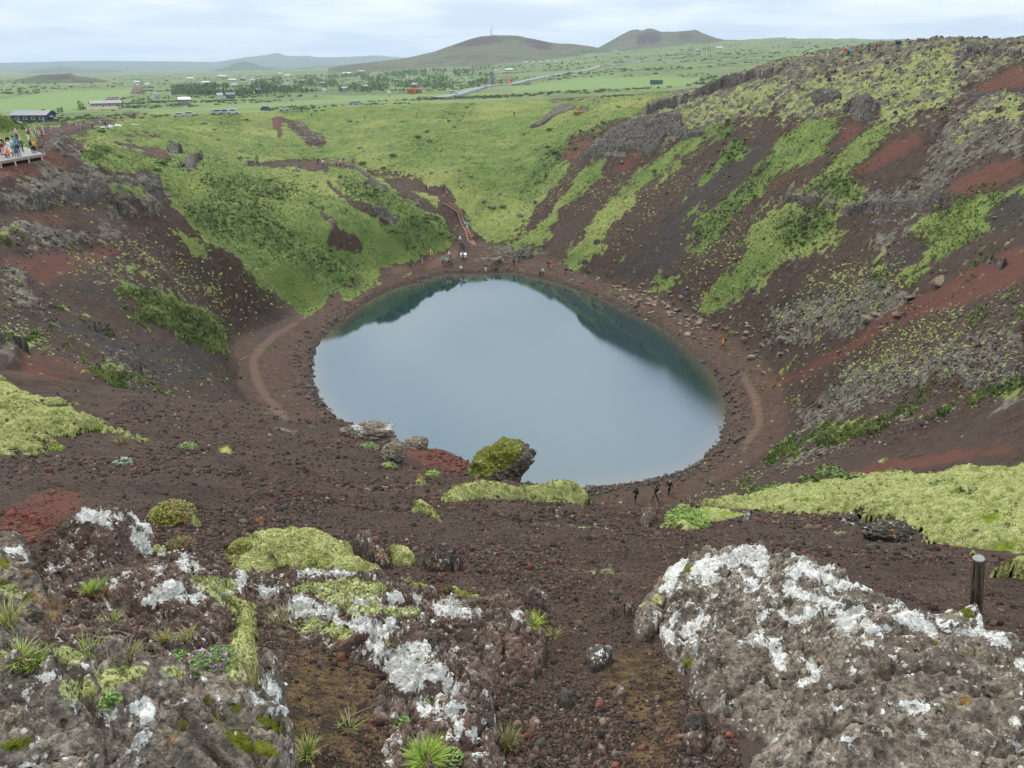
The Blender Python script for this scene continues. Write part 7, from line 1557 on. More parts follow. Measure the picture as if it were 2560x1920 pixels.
# ---------------------------------------------------------------- vehicles
TYRE = paint((0.02, 0.02, 0.02), 0.8, 0.2, 0.1)
def car(px, py, col, lab, kind='car', L=4.5, Hh=1.6, rz=1.57, rmin=200, cat='car', lift=0.0):
    x, y, r = hit(px, py, 0, rmin, 4000); x, y, r = float(x[0]), float(y[0]), float(r[0]); z = float(gz(x, y)) + lift
    o = empty(kind, (x, y, z), math.atan2(-x, y) + rz - 1.57); tag(o, lab, cat, None)
    W_ = 1.8 if L < 5.5 else 2.4; bm_ = paint(tuple(c * (0.62 if kind != 'truck' else 1) for c in col), 0.25, 0.6, 0.04); m = MB()
    if kind == 'car':
        prof = [(-L / 2, 0.35), (-L / 2, 0.85), (-L * 0.42, 0.95), (-L * 0.30, Hh), (L * 0.22, Hh), (L * 0.34, 1.0), (L / 2, 0.85), (L / 2, 0.35)]
    elif kind == 'van':
        prof = [(-L / 2, 0.4), (-L / 2, Hh * 0.97), (-L * 0.46, Hh), (L * 0.30, Hh), (L * 0.42, Hh * 0.6), (L / 2, Hh * 0.52), (L / 2, 0.4)]
    else:
        prof = [(-L / 2, 0.6), (-L / 2, Hh), (L * 0.5, Hh), (L / 2, 0.6)]
    n = len(prof); V = [(a, -W_ / 2, b) for a, b in prof] + [(a, W_ / 2, b) for a, b in prof]
    m.add(V, [tuple(range(n))[::-1], tuple(range(n, 2 * n))] + [(i, (i + 1) % n, n + (i + 1) % n, n + i) for i in range(n)]); m.build('body', bm_, o)
    m = MB(); zt = Hh * 0.78
    for s in (-1, 1): m.box((-0.03 * L, s * (W_ / 2 + 0.005), zt), (L * 0.45, 0.03, Hh * 0.22))
    m.build('side_window', GLASS, o)
    for sx in (-0.32, 0.32):
        for sy in (-1, 1):
            m = MB(); m.tube([(sx * L, sy * (W_ / 2 - 0.2), 0.35), (sx * L, sy * (W_ / 2 + 0.02), 0.35)], 0.35, 12); m.build('wheel', TYRE, o)
    return o
car(36, 312, (0.72, 0.75, 0.78), 'white estate car parked left of the slate blue house', L=5.0, Hh=1.7)
car(132, 303, (0.04, 0.045, 0.05), 'black car parked in front of the slate blue house', rz=0.9, L=4.2)
for px, py, c, lb in [(544,286,(0.55,0.6,0.62),'silver white van, leftmost of three in the car park'), (562,286,(0.45,0.5,0.5),'greyish van in the middle of three in the car park'), (583,285,(0.75,0.78,0.8),'white van, rightmost of three in the car park')]:
    car(px, py, c, lb, 'van', 4.6, 2.0, cat='van', rmin=330)
car(449, 293, (0.6, 0.63, 0.65), 'pale car in the car park, leftmost of the parked row', rmin=330); car(474, 292, (0.62, 0.66, 0.68), 'silver car parked right of the leftmost pale car', rmin=330)
car(665, 277, (0.10, 0.14, 0.22), 'dark blue pickup in the car park behind the red clearing', L=5.2, Hh=1.9, rmin=330); car(711, 277, (0.72, 0.72, 0.70), 'white car right of the dark blue pickup', rmin=330)
car(884, 262, (0.45, 0.48, 0.5), 'grey car just visible over the grassy rim', rmin=345); car(897, 261, (0.6, 0.62, 0.63), 'silver car beside the grey one over the grassy rim', rmin=345)
car(1135, 239, (0.55, 0.62, 0.68), 'pale blue car driving on the road', L=5.2, lift=1.1, rz=1.2); car(1364, 199, (0.8, 0.8, 0.8), 'white car far along the road', L=5.0, lift=1.1, rz=1.2); car(1764, 144, (0.75,0.77,0.8), 'tiny white car at the far end of the road', L=6, lift=1.1)
tr = car(1275, 212, (0.75, 0.20, 0.07), 'orange red truck coming along the road', 'truck', 6.5, 3.6, rz=0.35, lift=1.1, cat='truck')
m = MB(); m.box((3.3, 0, 2.4), (0.1, 2.0, 1.0)); m.build('windscreen', GLASS, tr); m = MB(); m.box((3.3, -0.8, 0.9), (0.12, 0.4, 0.3)); m.build('headlight', paint((0.9, 0.9, 0.85)), tr); m = MB(); m.box((3.3, 0.8, 0.9), (0.12, 0.4, 0.3)); m.build('headlight', paint((0.9, 0.9, 0.85)), tr)
for px, py, c, L, Hh, lb in [(1641,211,(0.07,0.15,0.12),8,2.6,'dark green container alone on the mown field'), (1029,234,(0.45,0.13,0.06),6,3.0,'orange container beside the red brown cabin')]:
    x, y, r = hit(px, py, 0, 300); x, y = float(x[0]), float(y[0]); o = empty('container', (x, y, float(gz(x, y))), math.atan2(-x, y)); tag(o, lb, 'container')
    m = MB(); m.box((0, 0, Hh / 2), (L, 2.6, Hh)); m.build('shell', paint(c), o)
    m = MB()
    for k in range(14): m.box((-L / 2 + (k + 0.5) * L / 14, -1.34, Hh / 2), (L / 34, 0.08, Hh * 0.86))
    m.build('side_rib', paint(tuple(q * 0.8 for q in c)), o); m = MB(); m.box((L / 2 - 0.7, -1.4, Hh * 0.48), (1.1, 0.06, Hh * 0.8)); m.build('door', paint(tuple(q * 1.2 for q in c)), o)
# masts on the hill
MET = paint((0.35, 0.36, 0.38), 0.4, 0.4, 0.05)
for px, py0, py1, lb in [(1230, 89, 66, 'taller lattice mast on the purple hill'), (1226, 90, 74, 'shorter lattice mast left of the taller one on the purple hill')]:
    x, y, z0 = at_r(px, py0, 2295); z1 = at_r(px, py1, 2295)[2]; hm = float(z1 - z0); o = empty('mast', (float(x), float(y), float(z0) - 3)); tag(o, lb, 'mast')
    m = MB()
    for k in range(3):
        a = k * 2.09; m.tube([(1.3 * math.cos(a), 1.3 * math.sin(a), 0), (0.7 * math.cos(a), 0.7 * math.sin(a), hm + 3)], 0.35, 5)
    for j in range(8): m.box((0, 0, j * hm / 8 + 2), (2.4, 2.4, 0.3))
    m.build('lattice', MET, o); m = MB(); m.tube([(0, 0, hm + 2), (0, 0, hm + 6)], 0.35, 5); m.build('antenna', MET, o); m = MB(); m.box((4, 0, 2.5), (5, 4, 5)); m.build('equipment_hut', paint((0.3, 0.3, 0.3)), o)
# poles of pale wood on the plain
for px, py0, py1, r_, lb in [(427,245,234,700,'pale pole standing left of the cottage with white gables'), (1018,206,192,900,'pale flag pole among the birches near the grey black cabin')]:
    x, y, r = hit(px, py0, 0, 350); hh_ = (py0 - py1) * float(r[0]) / F; o = empty('pole', (float(x[0]), float(y[0]), float(gz(x, y)[0]))); tag(o, lb, 'pole')
    m = MB(); m.tube([(0, 0, -0.5), (0, 0, hh_)], [0.28, 0.18], 8); m.build('shaft', paint((0.7, 0.7, 0.68)), o); m = MB(); m.ell((0, 0, hh_), (0.35, 0.35, 0.35)); m.build('finial', paint((0.7, 0.7, 0.68)), o)

# ---------------------------------------------------------------- woods of the plain
TRUNK = paint((0.16, 0.13, 0.11), 0.9, 0.1, 0.3)
def conifer(seed, h=1.0):
    g_ = np.random.default_rng(seed); V = []; Fq = []; C_ = []; n = 0
    for k in range(80):
        t_ = g_.uniform(0.10, 1.0); rr = 0.21 * (1 - t_) ** 0.8 + 0.012; a = g_.uniform(0, 6.28); w = 0.055 * (1.15 - t_)
        c = np.array([math.cos(a), math.sin(a), 0]); s = np.array([-c[1], c[0], 0]); p0 = np.array([0, 0, t_]); tip = p0 + c * rr * g_.uniform(0.7, 1.2) - np.array([0, 0, 0.07])
        V += [p0 - s * w, p0 + s * w, tip + s * w * 0.5, tip - s * w * 0.5 - np.array([0, 0, 0.03])]; Fq.append((n, n + 1, n + 2, n + 3)); n += 4
        q = g_.random(); C_ += [np.array([0.035, 0.068, 0.032]) * (0.7 + 0.8 * q)] * 4
    return np.array(V), np.array(Fq), np.array(C_)
def birchtree(seed):
    g_ = np.random.default_rng(seed); V = []; Fq = []; C_ = []; n = 0
    for k in range(90):
        z = g_.uniform(0.15, 1.0); rr = 0.26 * math.sqrt(max(0, 1 - (2 * z - 1.0) ** 2)) * g_.uniform(0.3, 1.1) + 0.01; a = g_.uniform(0, 6.28); p = np.array([rr * math.cos(a), rr * math.sin(a), z]); u = g_.normal(size=3); u /= np.linalg.norm(u); v = np.cross(u, g_.normal(size=3)); v /= np.linalg.norm(v); s = 0.07
        V += [p - u * s, p - v * s, p + u * s, p + v * s]; Fq.append((n, n + 1, n + 2, n + 3)); n += 4
        q = g_.random(); C_ += [np.array([0.075, 0.125, 0.040]) * (0.6 + 0.8 * q)] * 4
    return np.array(V), np.array(Fq), np.array(C_)
def tree_obj(px, py, hpx, kind, lab, grp, i, rmin=350):
    x, y, r = hit(px, py, 0, rmin, 5000); x, y, r = float(x[0]), float(y[0]), float(r[0]); h_ = hpx * r / F
    o = obj('conifer_tree' if kind == 'c' else 'birch_tree', TM[kind][i % 4], None, (x, y, float(gz(x, y)) - 0.1)); o.scale = (h_ * (1.0 if kind == 'b' else 0.9), h_ * 0.95, h_); o.rotation_euler = (0, 0, random.uniform(0, 6.28)); tag(o, lab, 'tree', grp)
    t_ = obj('trunk', TRM, o); return o
m = MB(); m.tube([(0, 0, -0.02), (0, 0, 0.5), (0, 0, 0.95)], [0.022, 0.014, 0.004], 5); TRM = bpy.data.meshes.new('trunk'); TRM.from_pydata(np.concatenate(m.v).tolist(), [], m.f); TRM.materials.append(TRUNK)
TM = {'c': [], 'b': []}
for k in range(4):
    V, Fq, C_ = conifer(800 + k); TM['c'].append(mesh_np('crown', V, Fq, LEAF, False, {'tint': C_}))
    V, Fq, C_ = birchtree(820 + k); TM['b'].append(mesh_np('crown', V, Fq, LEAF, False, {'tint': C_}))
gw_ = np.random.default_rng(15); nt_ = 0
spots = []
for i in range(95): spots.append((gw_.uniform(1005, 1235), None, 'c'))
for px, _, k in spots:
    py = 181 - (px - 1005) * 0.045 + gw_.uniform(-3, 4); tree_obj(px, py, gw_.uniform(4, 8.5), 'c', 'dark conifer in the long plantation below the mast hill', 'conifers of the long plantation', nt_); nt_ += 1
for px, py, h in [(822,196,10),(828,197,12),(834,197,11),(840,197,13),(845,196,10),(815,196,8)]: tree_obj(px, py, h, 'c', 'dark conifer in the small clump left of the long white farm building', 'conifers of the small clump', nt_); nt_ += 1
for px, py, h in [(1722,128,10),(1728,128,12),(1733,127,9),(1758,126,10),(1763,127,12),(1770,127,13),(1776,127,10),(1782,126,8),(1750,127,8)]: tree_obj(px, py, h, 'c', 'dark tree in the clump beside the white farmhouse under the right hill', 'trees by the white farmhouse', nt_); nt_ += 1
for px, py, h in [(1955,99,6),(1961,98,7)]: tree_obj(px, py, h, 'c', 'lone tree on the skyline plateau left of the rim walkers', 'lone trees on the skyline', nt_, 2500); nt_ += 1
for px, py, h in [(201,272,16),(209,270,10),(147,283,11),(155,282,12),(137,284,8)]: tree_obj(px, py, h, 'b', 'slim tree at the front edge of the left green field', 'slim trees by the left green field', nt_); nt_ += 1
tree_obj(643.5, 410, 20, 'b', 'small round-headed tree rising behind the two walkers on the path', None, 1, 150)
for px, py, h in [(560,232,22),(524,228,10),(530,229,9),(1028,236,9),(1034,237,8),(1000,232,9),(1010,232,10),(1250,214,7),(1256,215,8)]: tree_obj(px, py, h, 'c', 'dark conifer standing by a cabin at the edge of the wood', 'conifers by the cabins', nt_); nt_ += 1
# the wood itself
def wood():
    n = 5200; px = rng.uniform(430, 1235, n); lo = np.interp(px, [430, 560, 700, 900, 1235], [238, 240, 236, 228, 222]); hi = np.interp(px, [430, 600, 700, 850, 1000, 1235], [220, 212, 196, 192, 180, 176]); py = hi + (lo - hi) * rng.random(n)
    dens = fbm2(px / 55.0, py / 9.0, 3, 911); k = dens > 0.5; px, py = px[k], py[k]
    x, y, r = hit(px, py, 0, 350, 4000); z = gz(x, y); B = [(V, Fq) for V, Fq, _ in [birchtree(840 + i) for i in range(5)]]
    B = [(b[0][:160], b[1][:40]) for b in B]
    s = rng.uniform(2.5, 6, len(x)) * np.interp(r, [400, 1500], [0.6, 1.0]); c = np.array([0.105, 0.165, 0.075]) * rng.uniform(0.65, 1.4, (len(x), 1)); dk = rng.random(len(x)) < 0.10; c[dk] = np.array([0.028, 0.055, 0.026]) * rng.uniform(0.8, 1.3, (dk.sum(), 1))
    sz = np.stack([s * 1.2, s * 1.2, s], 1); o = scatter_mesh('woodland', B, np.stack([x, y, z], 1), sz, rots(len(x), 0.05), LEAF, c); tag(o, 'mixed birch wood on the plain')
    # heath bushes of the plain
    n = 16000; a = rng.uniform(math.radians(-40), math.radians(40), n); u = rng.random(n); r = 1 / (1 / 335 - u * (1 / 335 - 1 / 2200)); x = r * np.sin(a); y = r * np.cos(a); z = gz(x, y); px, py, d = project(x, y, z)
    fld = look(masks['field'], px, py); k = (fld < 0.2) & (fbm2(x * 0.012, y * 0.03, 4, 921) > 0.54) & (look(masks['red'], px, py) < 0.3); x, y, z, r = x[k], y[k], z[k], r[k]
    dome = [leaf_base(9, 1.0, 0.9, 0.35, 60 + i) for i in range(5)]; s = rng.uniform(0.6, 1.6, len(x)) * np.interp(r, [340, 1500], [0.8, 2.0])
    c = np.array([0.075, 0.118, 0.045]) * rng.uniform(0.7, 1.7, (len(x), 1)); o = scatter_mesh('heath_bushes', dome, np.stack([x, y, z], 1), s, rots(len(x), 0.1), LEAF, c); tag(o, 'low heath bushes on the plain')
wood()
# ---------------------------------------------------------------- people
def skin_mesh(name, pts, edges, rad, mat, root=0, sub=1):
    me = bpy.data.meshes.new(name); me.from_pydata(pts, edges, []); o = bpy.data.objects.new('tmp', me); COL.objects.link(o)
    o.modifiers.new('s', 'SKIN'); sv = me.skin_vertices[0].data
    for i, r_ in enumerate(rad): sv[i].radius = (r_, r_) if not isinstance(r_, tuple) else r_; sv[i].use_root = (i == root)
    if sub: m_ = o.modifiers.new('u', 'SUBSURF'); m_.levels = sub; m_.render_levels = sub
    dg = bpy.context.evaluated_depsgraph_get(); out = bpy.data.meshes.new_from_object(o.evaluated_get(dg)); out.name = name
    out.materials.clear(); out.materials.append(mat); out.polygons.foreach_set('use_smooth', [True] * len(out.polygons))
    bpy.data.objects.remove(o); bpy.data.meshes.remove(me); return out
SKINM = paint((0.52, 0.33, 0.25), 0.6, 0.3, 0.05)
def pose(kind):
    hip = 0.92; lean = 0.0; hx = 0.0
    P = {}
    if kind == 'stand': P = dict(kn=[(-.10, .01, .49), (.10, -.01, .49)], an=[(-.11, .03, .08), (.12, .02, .08)], el=[(-.25, .04, 1.12), (.25, .04, 1.12)], wr=[(-.27, -.04, .86), (.27, -.04, .86)])
    if kind == 'walk': P = dict(kn=[(-.09, -.16, .50), (.09, .10, .52)], an=[(-.09, -.24, .08), (.10, .36, .14)], el=[(-.24, .14, 1.12), (.25, -.10, 1.12)], wr=[(-.25, .04, .88), (.25, -.24, .92)])
    if kind == 'photo': P = dict(kn=[(-.10, .0, .49), (.10, .0, .49)], an=[(-.12, .03, .08), (.12, .02, .08)], el=[(-.25, -.14, 1.20), (.25, -.14, 1.20)], wr=[(-.08, -.30, 1.42), (.08, -.30, 1.42)])
    if kind == 'point': P = dict(kn=[(-.10, .0, .49), (.10, .0, .49)], an=[(-.12, .03, .08), (.12, .02, .08)], el=[(-.25, .04, 1.12), (.44, -.05, 1.38)], wr=[(-.27, -.04, .86), (.66, -.10, 1.42)])
    if kind == 'crouch': hip = 0.34; lean = -0.16; P = dict(kn=[(-.14, -.36, .46), (.14, -.36, .46)], an=[(-.12, -.08, .08), (.12, -.10, .08)], el=[(-.22, -.30, .58), (.22, -.30, .58)], wr=[(-.08, -.48, .52), (.08, -.48, .52)])
    if kind == 'sit': hip = 0.42; lean = -0.05; P = dict(kn=[(-.11, -.42, .46), (.11, -.42, .46)], an=[(-.11, -.46, .08), (.12, -.46, .08)], el=[(-.24, -.06, .66), (.24, -.06, .66)], wr=[(-.12, -.32, .52), (.12, -.32, .52)])
    if kind == 'bend': hip = 0.90; lean = -0.30; P = dict(kn=[(-.10, -.02, .49), (.10, -.02, .49)], an=[(-.12, .03, .08), (.12, .02, .08)], el=[(-.22, -.34, 1.02), (.22, -.34, 1.02)], wr=[(-.15, -.44, .78), (.15, -.44, .78)])
    dz = hip - 0.92; k = 1.0 if kind != 'bend' else 0.88
    def up(y, z): return (0, lean * (z - 0.92) / 0.5 + y, hip + (z - 0.92) * k)
    pel = up(0, .92); wai = up(.01, 1.08); che = up(.0, 1.30); nk = up(.0, 1.46); nk2 = up(-.01, 1.53); hd = up(-.02, 1.62); tp = up(-.02, 1.74); nose = up(-.125, 1.635)
    sh = [(-.17, che[1], che[2] + .10), (.17, che[1], che[2] + .10)]
    pts = [pel, wai, che, nk, nk2, hd, tp, nose]; ed = [(0, 1), (1, 2), (2, 3), (3, 4), (4, 5), (5, 6), (5, 7)]; ra = [.125, .105, .125, .055, .052, .085, .062, .014]
    for s in (0, 1):
        b = len(pts); kn, an, el, wr = P['kn'][s], P['an'][s], P['el'][s], P['wr'][s]; sx = -1 if s == 0 else 1
        hipj = (sx * .09, pel[1], pel[2] - .06); toe = (an[0], an[1] - .16, an[2] - .04)
        d = np.array(wr) - np.array(el); d /= np.linalg.norm(d); palm = tuple(np.array(wr) + d * .07)
        pts += [hipj, kn, an, toe, sh[s], el, wr, palm]; ed += [(0, b), (b, b + 1), (b + 1, b + 2), (b + 2, b + 3), (2, b + 4), (b + 4, b + 5), (b + 5, b + 6), (b + 6, b + 7)]
        ra += [.085, .055, .038, .032, .058, .042, .028, .030]
        side = np.cross(d, (0, 0, 1.0)); side /= np.linalg.norm(side) + 1e-6
        for j in range(4):
            q = len(pts); o_ = side * (j - 1.5) * .021; f1 = np.array(palm) + d * .035 + o_; f2 = f1 + d * (.045, .055, .05, .038)[j] + np.array([0, -.008, -.006])
            pts += [tuple(f1), tuple(f2)]; ed += [(b + 7, q), (q, q + 1)]; ra += [.009, .007]
        q = len(pts); th = np.array(wr) + d * .03 + side * .045; pts += [tuple(th), tuple(th + d * .035 + side * .012)]; ed += [(b + 7, q), (q, q + 1)]; ra += [.010, .008]
    L = dict(pel=pel, wai=wai, che=che, nk=nk, hd=hd, tp=tp, sh=sh, P=P)
    return pts, ed, ra, L
POSES = {}
DUM = paint((0.05, 0.05, 0.06), 0.8, 0.2, 0.1)
def jk(kind):
    pts, ed, ra, L = pose(kind); body = skin_mesh('body', pts, ed, ra, SKINM)
    p = [L['pel'], L['wai'], L['che'], (L['nk'][0], L['nk'][1], L['nk'][2] + .01)]; e = [(0, 1), (1, 2), (2, 3)]; r_ = [.165, .150, .165, .075]
    for s in (0, 1):
        b = len(p); w = np.array(L['P']['wr'][s]) * .93 + np.array(L['P']['el'][s]) * .07; p += [L['sh'][s], L['P']['el'][s], tuple(w)]; e += [(2, b), (b, b + 1), (b + 1, b + 2)]; r_ += [.082, .066, .050]
    jacket = skin_mesh('jacket', p, e, r_, DUM)
    p = [L['pel'], (0, L['pel'][1], L['pel'][2] + .08)]; e = [(0, 1)]; r_ = [.145, .13]
    for s in (0, 1):
        b = len(p); sx = -1 if s == 0 else 1; an = np.array(L['P']['an'][s]); kn = np.array(L['P']['kn'][s]); p += [(sx * .09, L['pel'][1], L['pel'][2] - .06), tuple(kn), tuple(an + (kn - an) * .12)]; e += [(0, b), (b, b + 1), (b + 1, b + 2)]; r_ += [.105, .076, .058]
    trousers = skin_mesh('trousers', p, e, r_, DUM)
    hp = [(0, L['hd'][1] + .035, L['hd'][2] + .0), (0, L['tp'][1] + .02, L['tp'][2] + .0), (0, L['hd'][1] + .055, L['hd'][2] - .06)]
    hair = skin_mesh('hair', hp, [(0, 1), (0, 2)], [.088, .070, .055], DUM)
    m = MB()
    for s in (0, 1):
        a = L['P']['an'][s]; m.ell((a[0], a[1] - .06, a[2] - .03), (.055, .14, .055), 8, 5)
    me = bpy.data.meshes.new('shoes'); me.from_pydata(np.concatenate(m.v).tolist(), [], m.f); me.materials.append(DUM)
    c = L['che']; m = MB(); m.ell((0, c[1] + .22, c[2] - .02), (.15, .10, .24), 10, 7); bp = bpy.data.meshes.new('backpack'); bp.from_pydata(np.concatenate(m.v).tolist(), [], m.f); bp.materials.append(DUM)
    return dict(body=body, jacket=jacket, trousers=trousers, hair=hair, shoes=me, backpack=bp)
CL = {'black': (.018, .018, .022), 'navy': (.025, .04, .09), 'blue': (.06, .22, .50), 'cyan': (.10, .36, .52), 'white': (.78, .78, .76), 'grey': (.24, .26, .28), 'orange': (.85, .20, .04), 'red': (.62, .05, .04), 'yellow': (.75, .50, .06), 'green': (.06, .13, .07), 'pink': (.62, .35, .36), 'teal': (.05, .22, .22), 'maroon': (.20, .03, .05), 'jeans': (.10, .17, .30), 'tan': (.45, .34, .24), 'amber': (.80, .33, .05), 'brown': (.10, .06, .04), 'mint': (.40, .62, .56), 'skin': (.45, .28, .21), 'blond': (.40, .27, .12)}
def person(px, py, kind, head, jacket, trousers, hair, label, rmin=40, bag=None, group=None, base_h=0.0, size=1.72):
    if kind not in POSES: POSES[kind] = jk(kind)
    M_ = POSES[kind]; x, y, r = hit(px, py, base_h, rmin, 1200); x, y = float(x[0]), float(y[0]); z = float(gz(x, y)) + base_h
    o = empty('person', (x, y, z), math.atan2(-x, y) + math.radians(head), size / 1.80); tag(o, label, 'person', group)
    items = [('body', None), ('jacket', jacket), ('trousers', trousers), ('hair', hair), ('shoes', 'black' if trousers != 'white' else 'white')] + ([('backpack', bag)] if bag else [])
    for nm, c in items:
        q = obj(nm, M_[nm], o)
        if c: q.material_slots[0].link = 'OBJECT'; q.material_slots[0].material = paint(CL[c], 0.8, 0.2, 0.1)
    return o
PEOPLE = [
 # head 0 = facing the photographer, 180 = walking away
 (1588,1256,'walk',200,'black','black','black','person all in black walking by the near shore, leftmost of three',None,'black'), (1637,1252,'walk',-60,'black','black','black','person all in black by the near shore, middle of three, bag on shoulder',None,'navy'), (1672,1237,'walk',200,'black','black','grey','person all in black by the near shore, rightmost of three',None,None),
 (1806,872,'walk',-70,'orange','maroon','orange','person in a bright orange raincoat on the right shore path',None,None), (1716,740,'walk',30,'navy','jeans','white','person in navy with a white cap above the right shore boulders',None,'black'),
 (1027,669,'stand',120,'green','black','black','person in dark green alone at the left end of the far beach',None,None), (1056,662,'walk',80,'grey','tan','grey','grey clad person walking at the grass edge of the far beach',None,None),
 (1107,662,'stand',10,'cyan','black','blond','person in cyan, left of the tight group on the far beach',None,None), (1112,664,'stand',-20,'blue','red','blond','person in bright blue jacket and red trousers in the tight group on the beach',None,None), (1117,662,'stand',40,'mint','navy','brown','person in pale jacket behind the bright blue one on the beach',None,None),
 (1123,662,'sit',0,'black','black','black','dark seated person beside the tight group on the beach',None,None), (1129,663,'bend',30,'green','black','black','dark person bending over the grass clump on the far beach',None,None),
 (1126,645,'bend',-60,'white','black','white','person in a long white coat leaning forward on the far beach',None,None), (1157,648,'stand',20,'grey','black','grey','person in front of the white information board',None,None), (1152.5,675,'crouch',0,'white','tan','blond','person in white crouching alone at the far waterline',None,None),
 (1156,624,'walk',0,'navy','black','brown','person in dark blue below the stairs, left of a pair',None,None), (1160,623,'walk',20,'blue','navy','black','person in blue below the stairs, right of a pair',None,None), (1150.5,608,'stand',0,'white','jeans','white','person in a white jacket and jeans beside the stairs',None,None),
 (1181,601,'walk',-30,'orange','black','red','person in an orange red jacket on the wooden stairs',None,None), (1163,570,'walk',10,'mint','navy','blond','person in pale mint on the stairs, topmost of the cluster',None,None), (1158,563,'walk',-10,'grey','jeans','brown','grey clad person on the stairs, left in the cluster',None,None), (1165,566,'stand',30,'navy','navy','white','person with a white hat and navy clothes on the stairs',None,None), (1168,572,'walk',0,'cyan','white','white','person in pale trousers, lowest of the cluster on the stairs',None,None),
 (1214,678,'point',20,'black','white','blond','person in black with white trousers pointing at the far water',None,None), (1231,673,'crouch',-60,'navy','jeans','black','person in dark blue crouching by the round waterline rock',None,None), (1285,666,'photo',60,'black','black','black','person in black taking a photo near the far lava jumble',None,None), (1297.5,656,'walk',-40,'black','black','grey','person in black walking behind the one taking a photo',None,None), (1309,650,'sit',0,'black','black','black','person in black seated on the far lava jumble',None,None),
 (1371,671,'stand',10,'black','black','black','person in black at the right part of the far beach',None,None), (1377,672,'stand',-20,'red','tan','maroon','person in red jacket and tan trousers beside the black clad one',None,None), (1349,688,'crouch',40,'black','black','brown','person crouching at the waterline beside the mint jacket',None,None), (1357,689,'stand',-10,'mint','black','black','person in a mint jacket standing at the waterline',None,None), (1414,688,'stand',0,'black','maroon','black','person in black at the green edge of the right beach',None,None), (1427,690,'walk',30,'navy','grey','white','person in navy with white cap and a bag at the green edge of the beach',None,'black'),
 (1067,478,'stand',0,'black','black','black','dark person of the pair on the red upper path',None,None), (1070,477,'stand',0,'white','tan','blond','person in white of the pair on the red upper path',None,None), (1105,472,'stand',60,'grey','grey','grey','faint grey person at the bend of the upper path',None,None), (1115,484,'walk',0,'green','black','black','person in dark green at the bend above the stairs',None,None), (1116.5,492,'walk',0,'grey','black','black','person with a light bag just below the bend above the stairs',None,'white'),
 (625,417,'walk',90,'black','black','green','person in black walking on the left path, white shoes',None,None), (645.5,416,'walk',90,'black','jeans','blond','person in black and jeans on the path under the round-headed tree',None,None), (795,411,'stand',180,'black','black','black','person in a long black coat on the path',None,None), (808,415,'walk',40,'white','black','black','person in a white jacket on the path',None,None), (840,416,'stand',0,'grey','jeans','brown','person in grey in the group at the viewpoint',None,'blue'), (843,415,'stand',30,'blue','navy','blond','person in light blue in the group at the viewpoint',None,None), (850,415,'stand',0,'yellow','black','blond','person in yellow in the group at the viewpoint',None,None), (853,414,'stand',-30,'orange','red','brown','person in orange in the group at the viewpoint',None,None), (860,410,'stand',180,'black','tan','black','person in black with tan trousers behind the group at the viewpoint',None,None), (875,415,'crouch',0,'grey','white','white','person in pale clothes crouching on the viewpoint edge',None,None), (883,416,'stand',90,'black','black','black','dark person at the right end of the viewpoint',None,None),
 (780,292,'stand',0,'black','black','white','dark person alone on the far left rim of the bowl',None,None), (913,301,'walk',60,'black','grey','black','dark person alone on the middle rim of the bowl',None,None), (1035,293,'stand',90,'orange','red','orange','person in orange on the far rim',None,None), (1041,293,'stand',90,'black','black','black','person in black beside the orange one on the far rim',None,None), (1285.5,291,'stand',0,'black','black','black','dark person alone on the far rim near the crags',None,None),
 (1444,278,'stand',0,'orange','tan','blond','person in orange, leftmost on the small viewing terrace',None,None), (1447,279,'stand',30,'tan','black','blond','person in tan on the small viewing terrace',None,None), (1452,278,'stand',0,'navy','navy','brown','person in navy in the middle of the small viewing terrace',None,None), (1459,272,'stand',0,'orange','brown','brown','person in brownish orange behind the small viewing terrace',None,None), (1464,278,'stand',-20,'blue','blue','black','person in vivid blue on the small viewing terrace',None,None), (1467,276,'stand',0,'cyan','navy','blond','person in cyan on the small viewing terrace',None,None), (1471,271,'stand',90,'black','black','black','tall dark person behind the small viewing terrace',None,None), (1496,263,'stand',0,'teal','blue','black','person in teal alone right of the small viewing terrace',None,None),
 (2111,142,'stand',180,'red','grey','white','person in a red jacket, leftmost on the right rim',None,'red'), (2120,141,'point',150,'cyan','navy','blond','person in a cyan jacket beside the red one on the right rim',None,None), (2171,133,'stand',160,'green','black','black','person in dark green on the right rim',None,None), (2187,132,'stand',200,'grey','black','red','person in grey with a reddish pack on the right rim',None,'maroon'), (2240,127,'stand',180,'black','grey','black','person in black, left of the close pair on the right rim',None,None), (2246,127,'stand',170,'navy','jeans','black','person in navy, right of the close pair on the right rim',None,None), (2401,121,'stand',180,'brown','jeans','brown','person in brown beyond the green knoll on the right rim',None,None),
 (194,326,'walk',-40,'grey','jeans','white','person in grey with a white hat on the red path, first from left',None,None), (208,325,'bend',-60,'grey','black','white','person with a white hat bending on the red path',None,None), (233,324,'walk',-70,'black','black','white','person in black striding along the red path',None,None), (265,321,'walk',20,'black','black','black','person in black at the right end of the red path',None,None), (270,322,'walk',-20,'teal','black','black','person in dark teal at the right end of the red path',None,None), (211,308,'sit',0,'navy','navy','grey','person half hidden behind the red mound',None,None), (245,310,'walk',0,'blue','jeans','blue','person in a bright blue jacket behind the red mound',None,None), (251,309,'walk',0,'red','white','red','person in a red jacket behind the red mound',None,None),
 (151,337,'crouch',90,'grey','grey','black','person crouching on the lava edge left of the green',None,None), (72,351,'bend',60,'maroon','white','maroon','person in maroon bending beyond the platform',None,None), (44,351,'stand',0,'pink','black','white','person in pale pink behind the platform crowd',None,None),
]
for (px, py, kind, head, j, t_, h_, lb, _, bag) in PEOPLE:
    rm = 40 if py > 700 else 70 if px > 2000 else 100 if py > 360 or px < 300 else 200
    person(px, py, kind, head, j, t_, h_, lb, rm, bag)

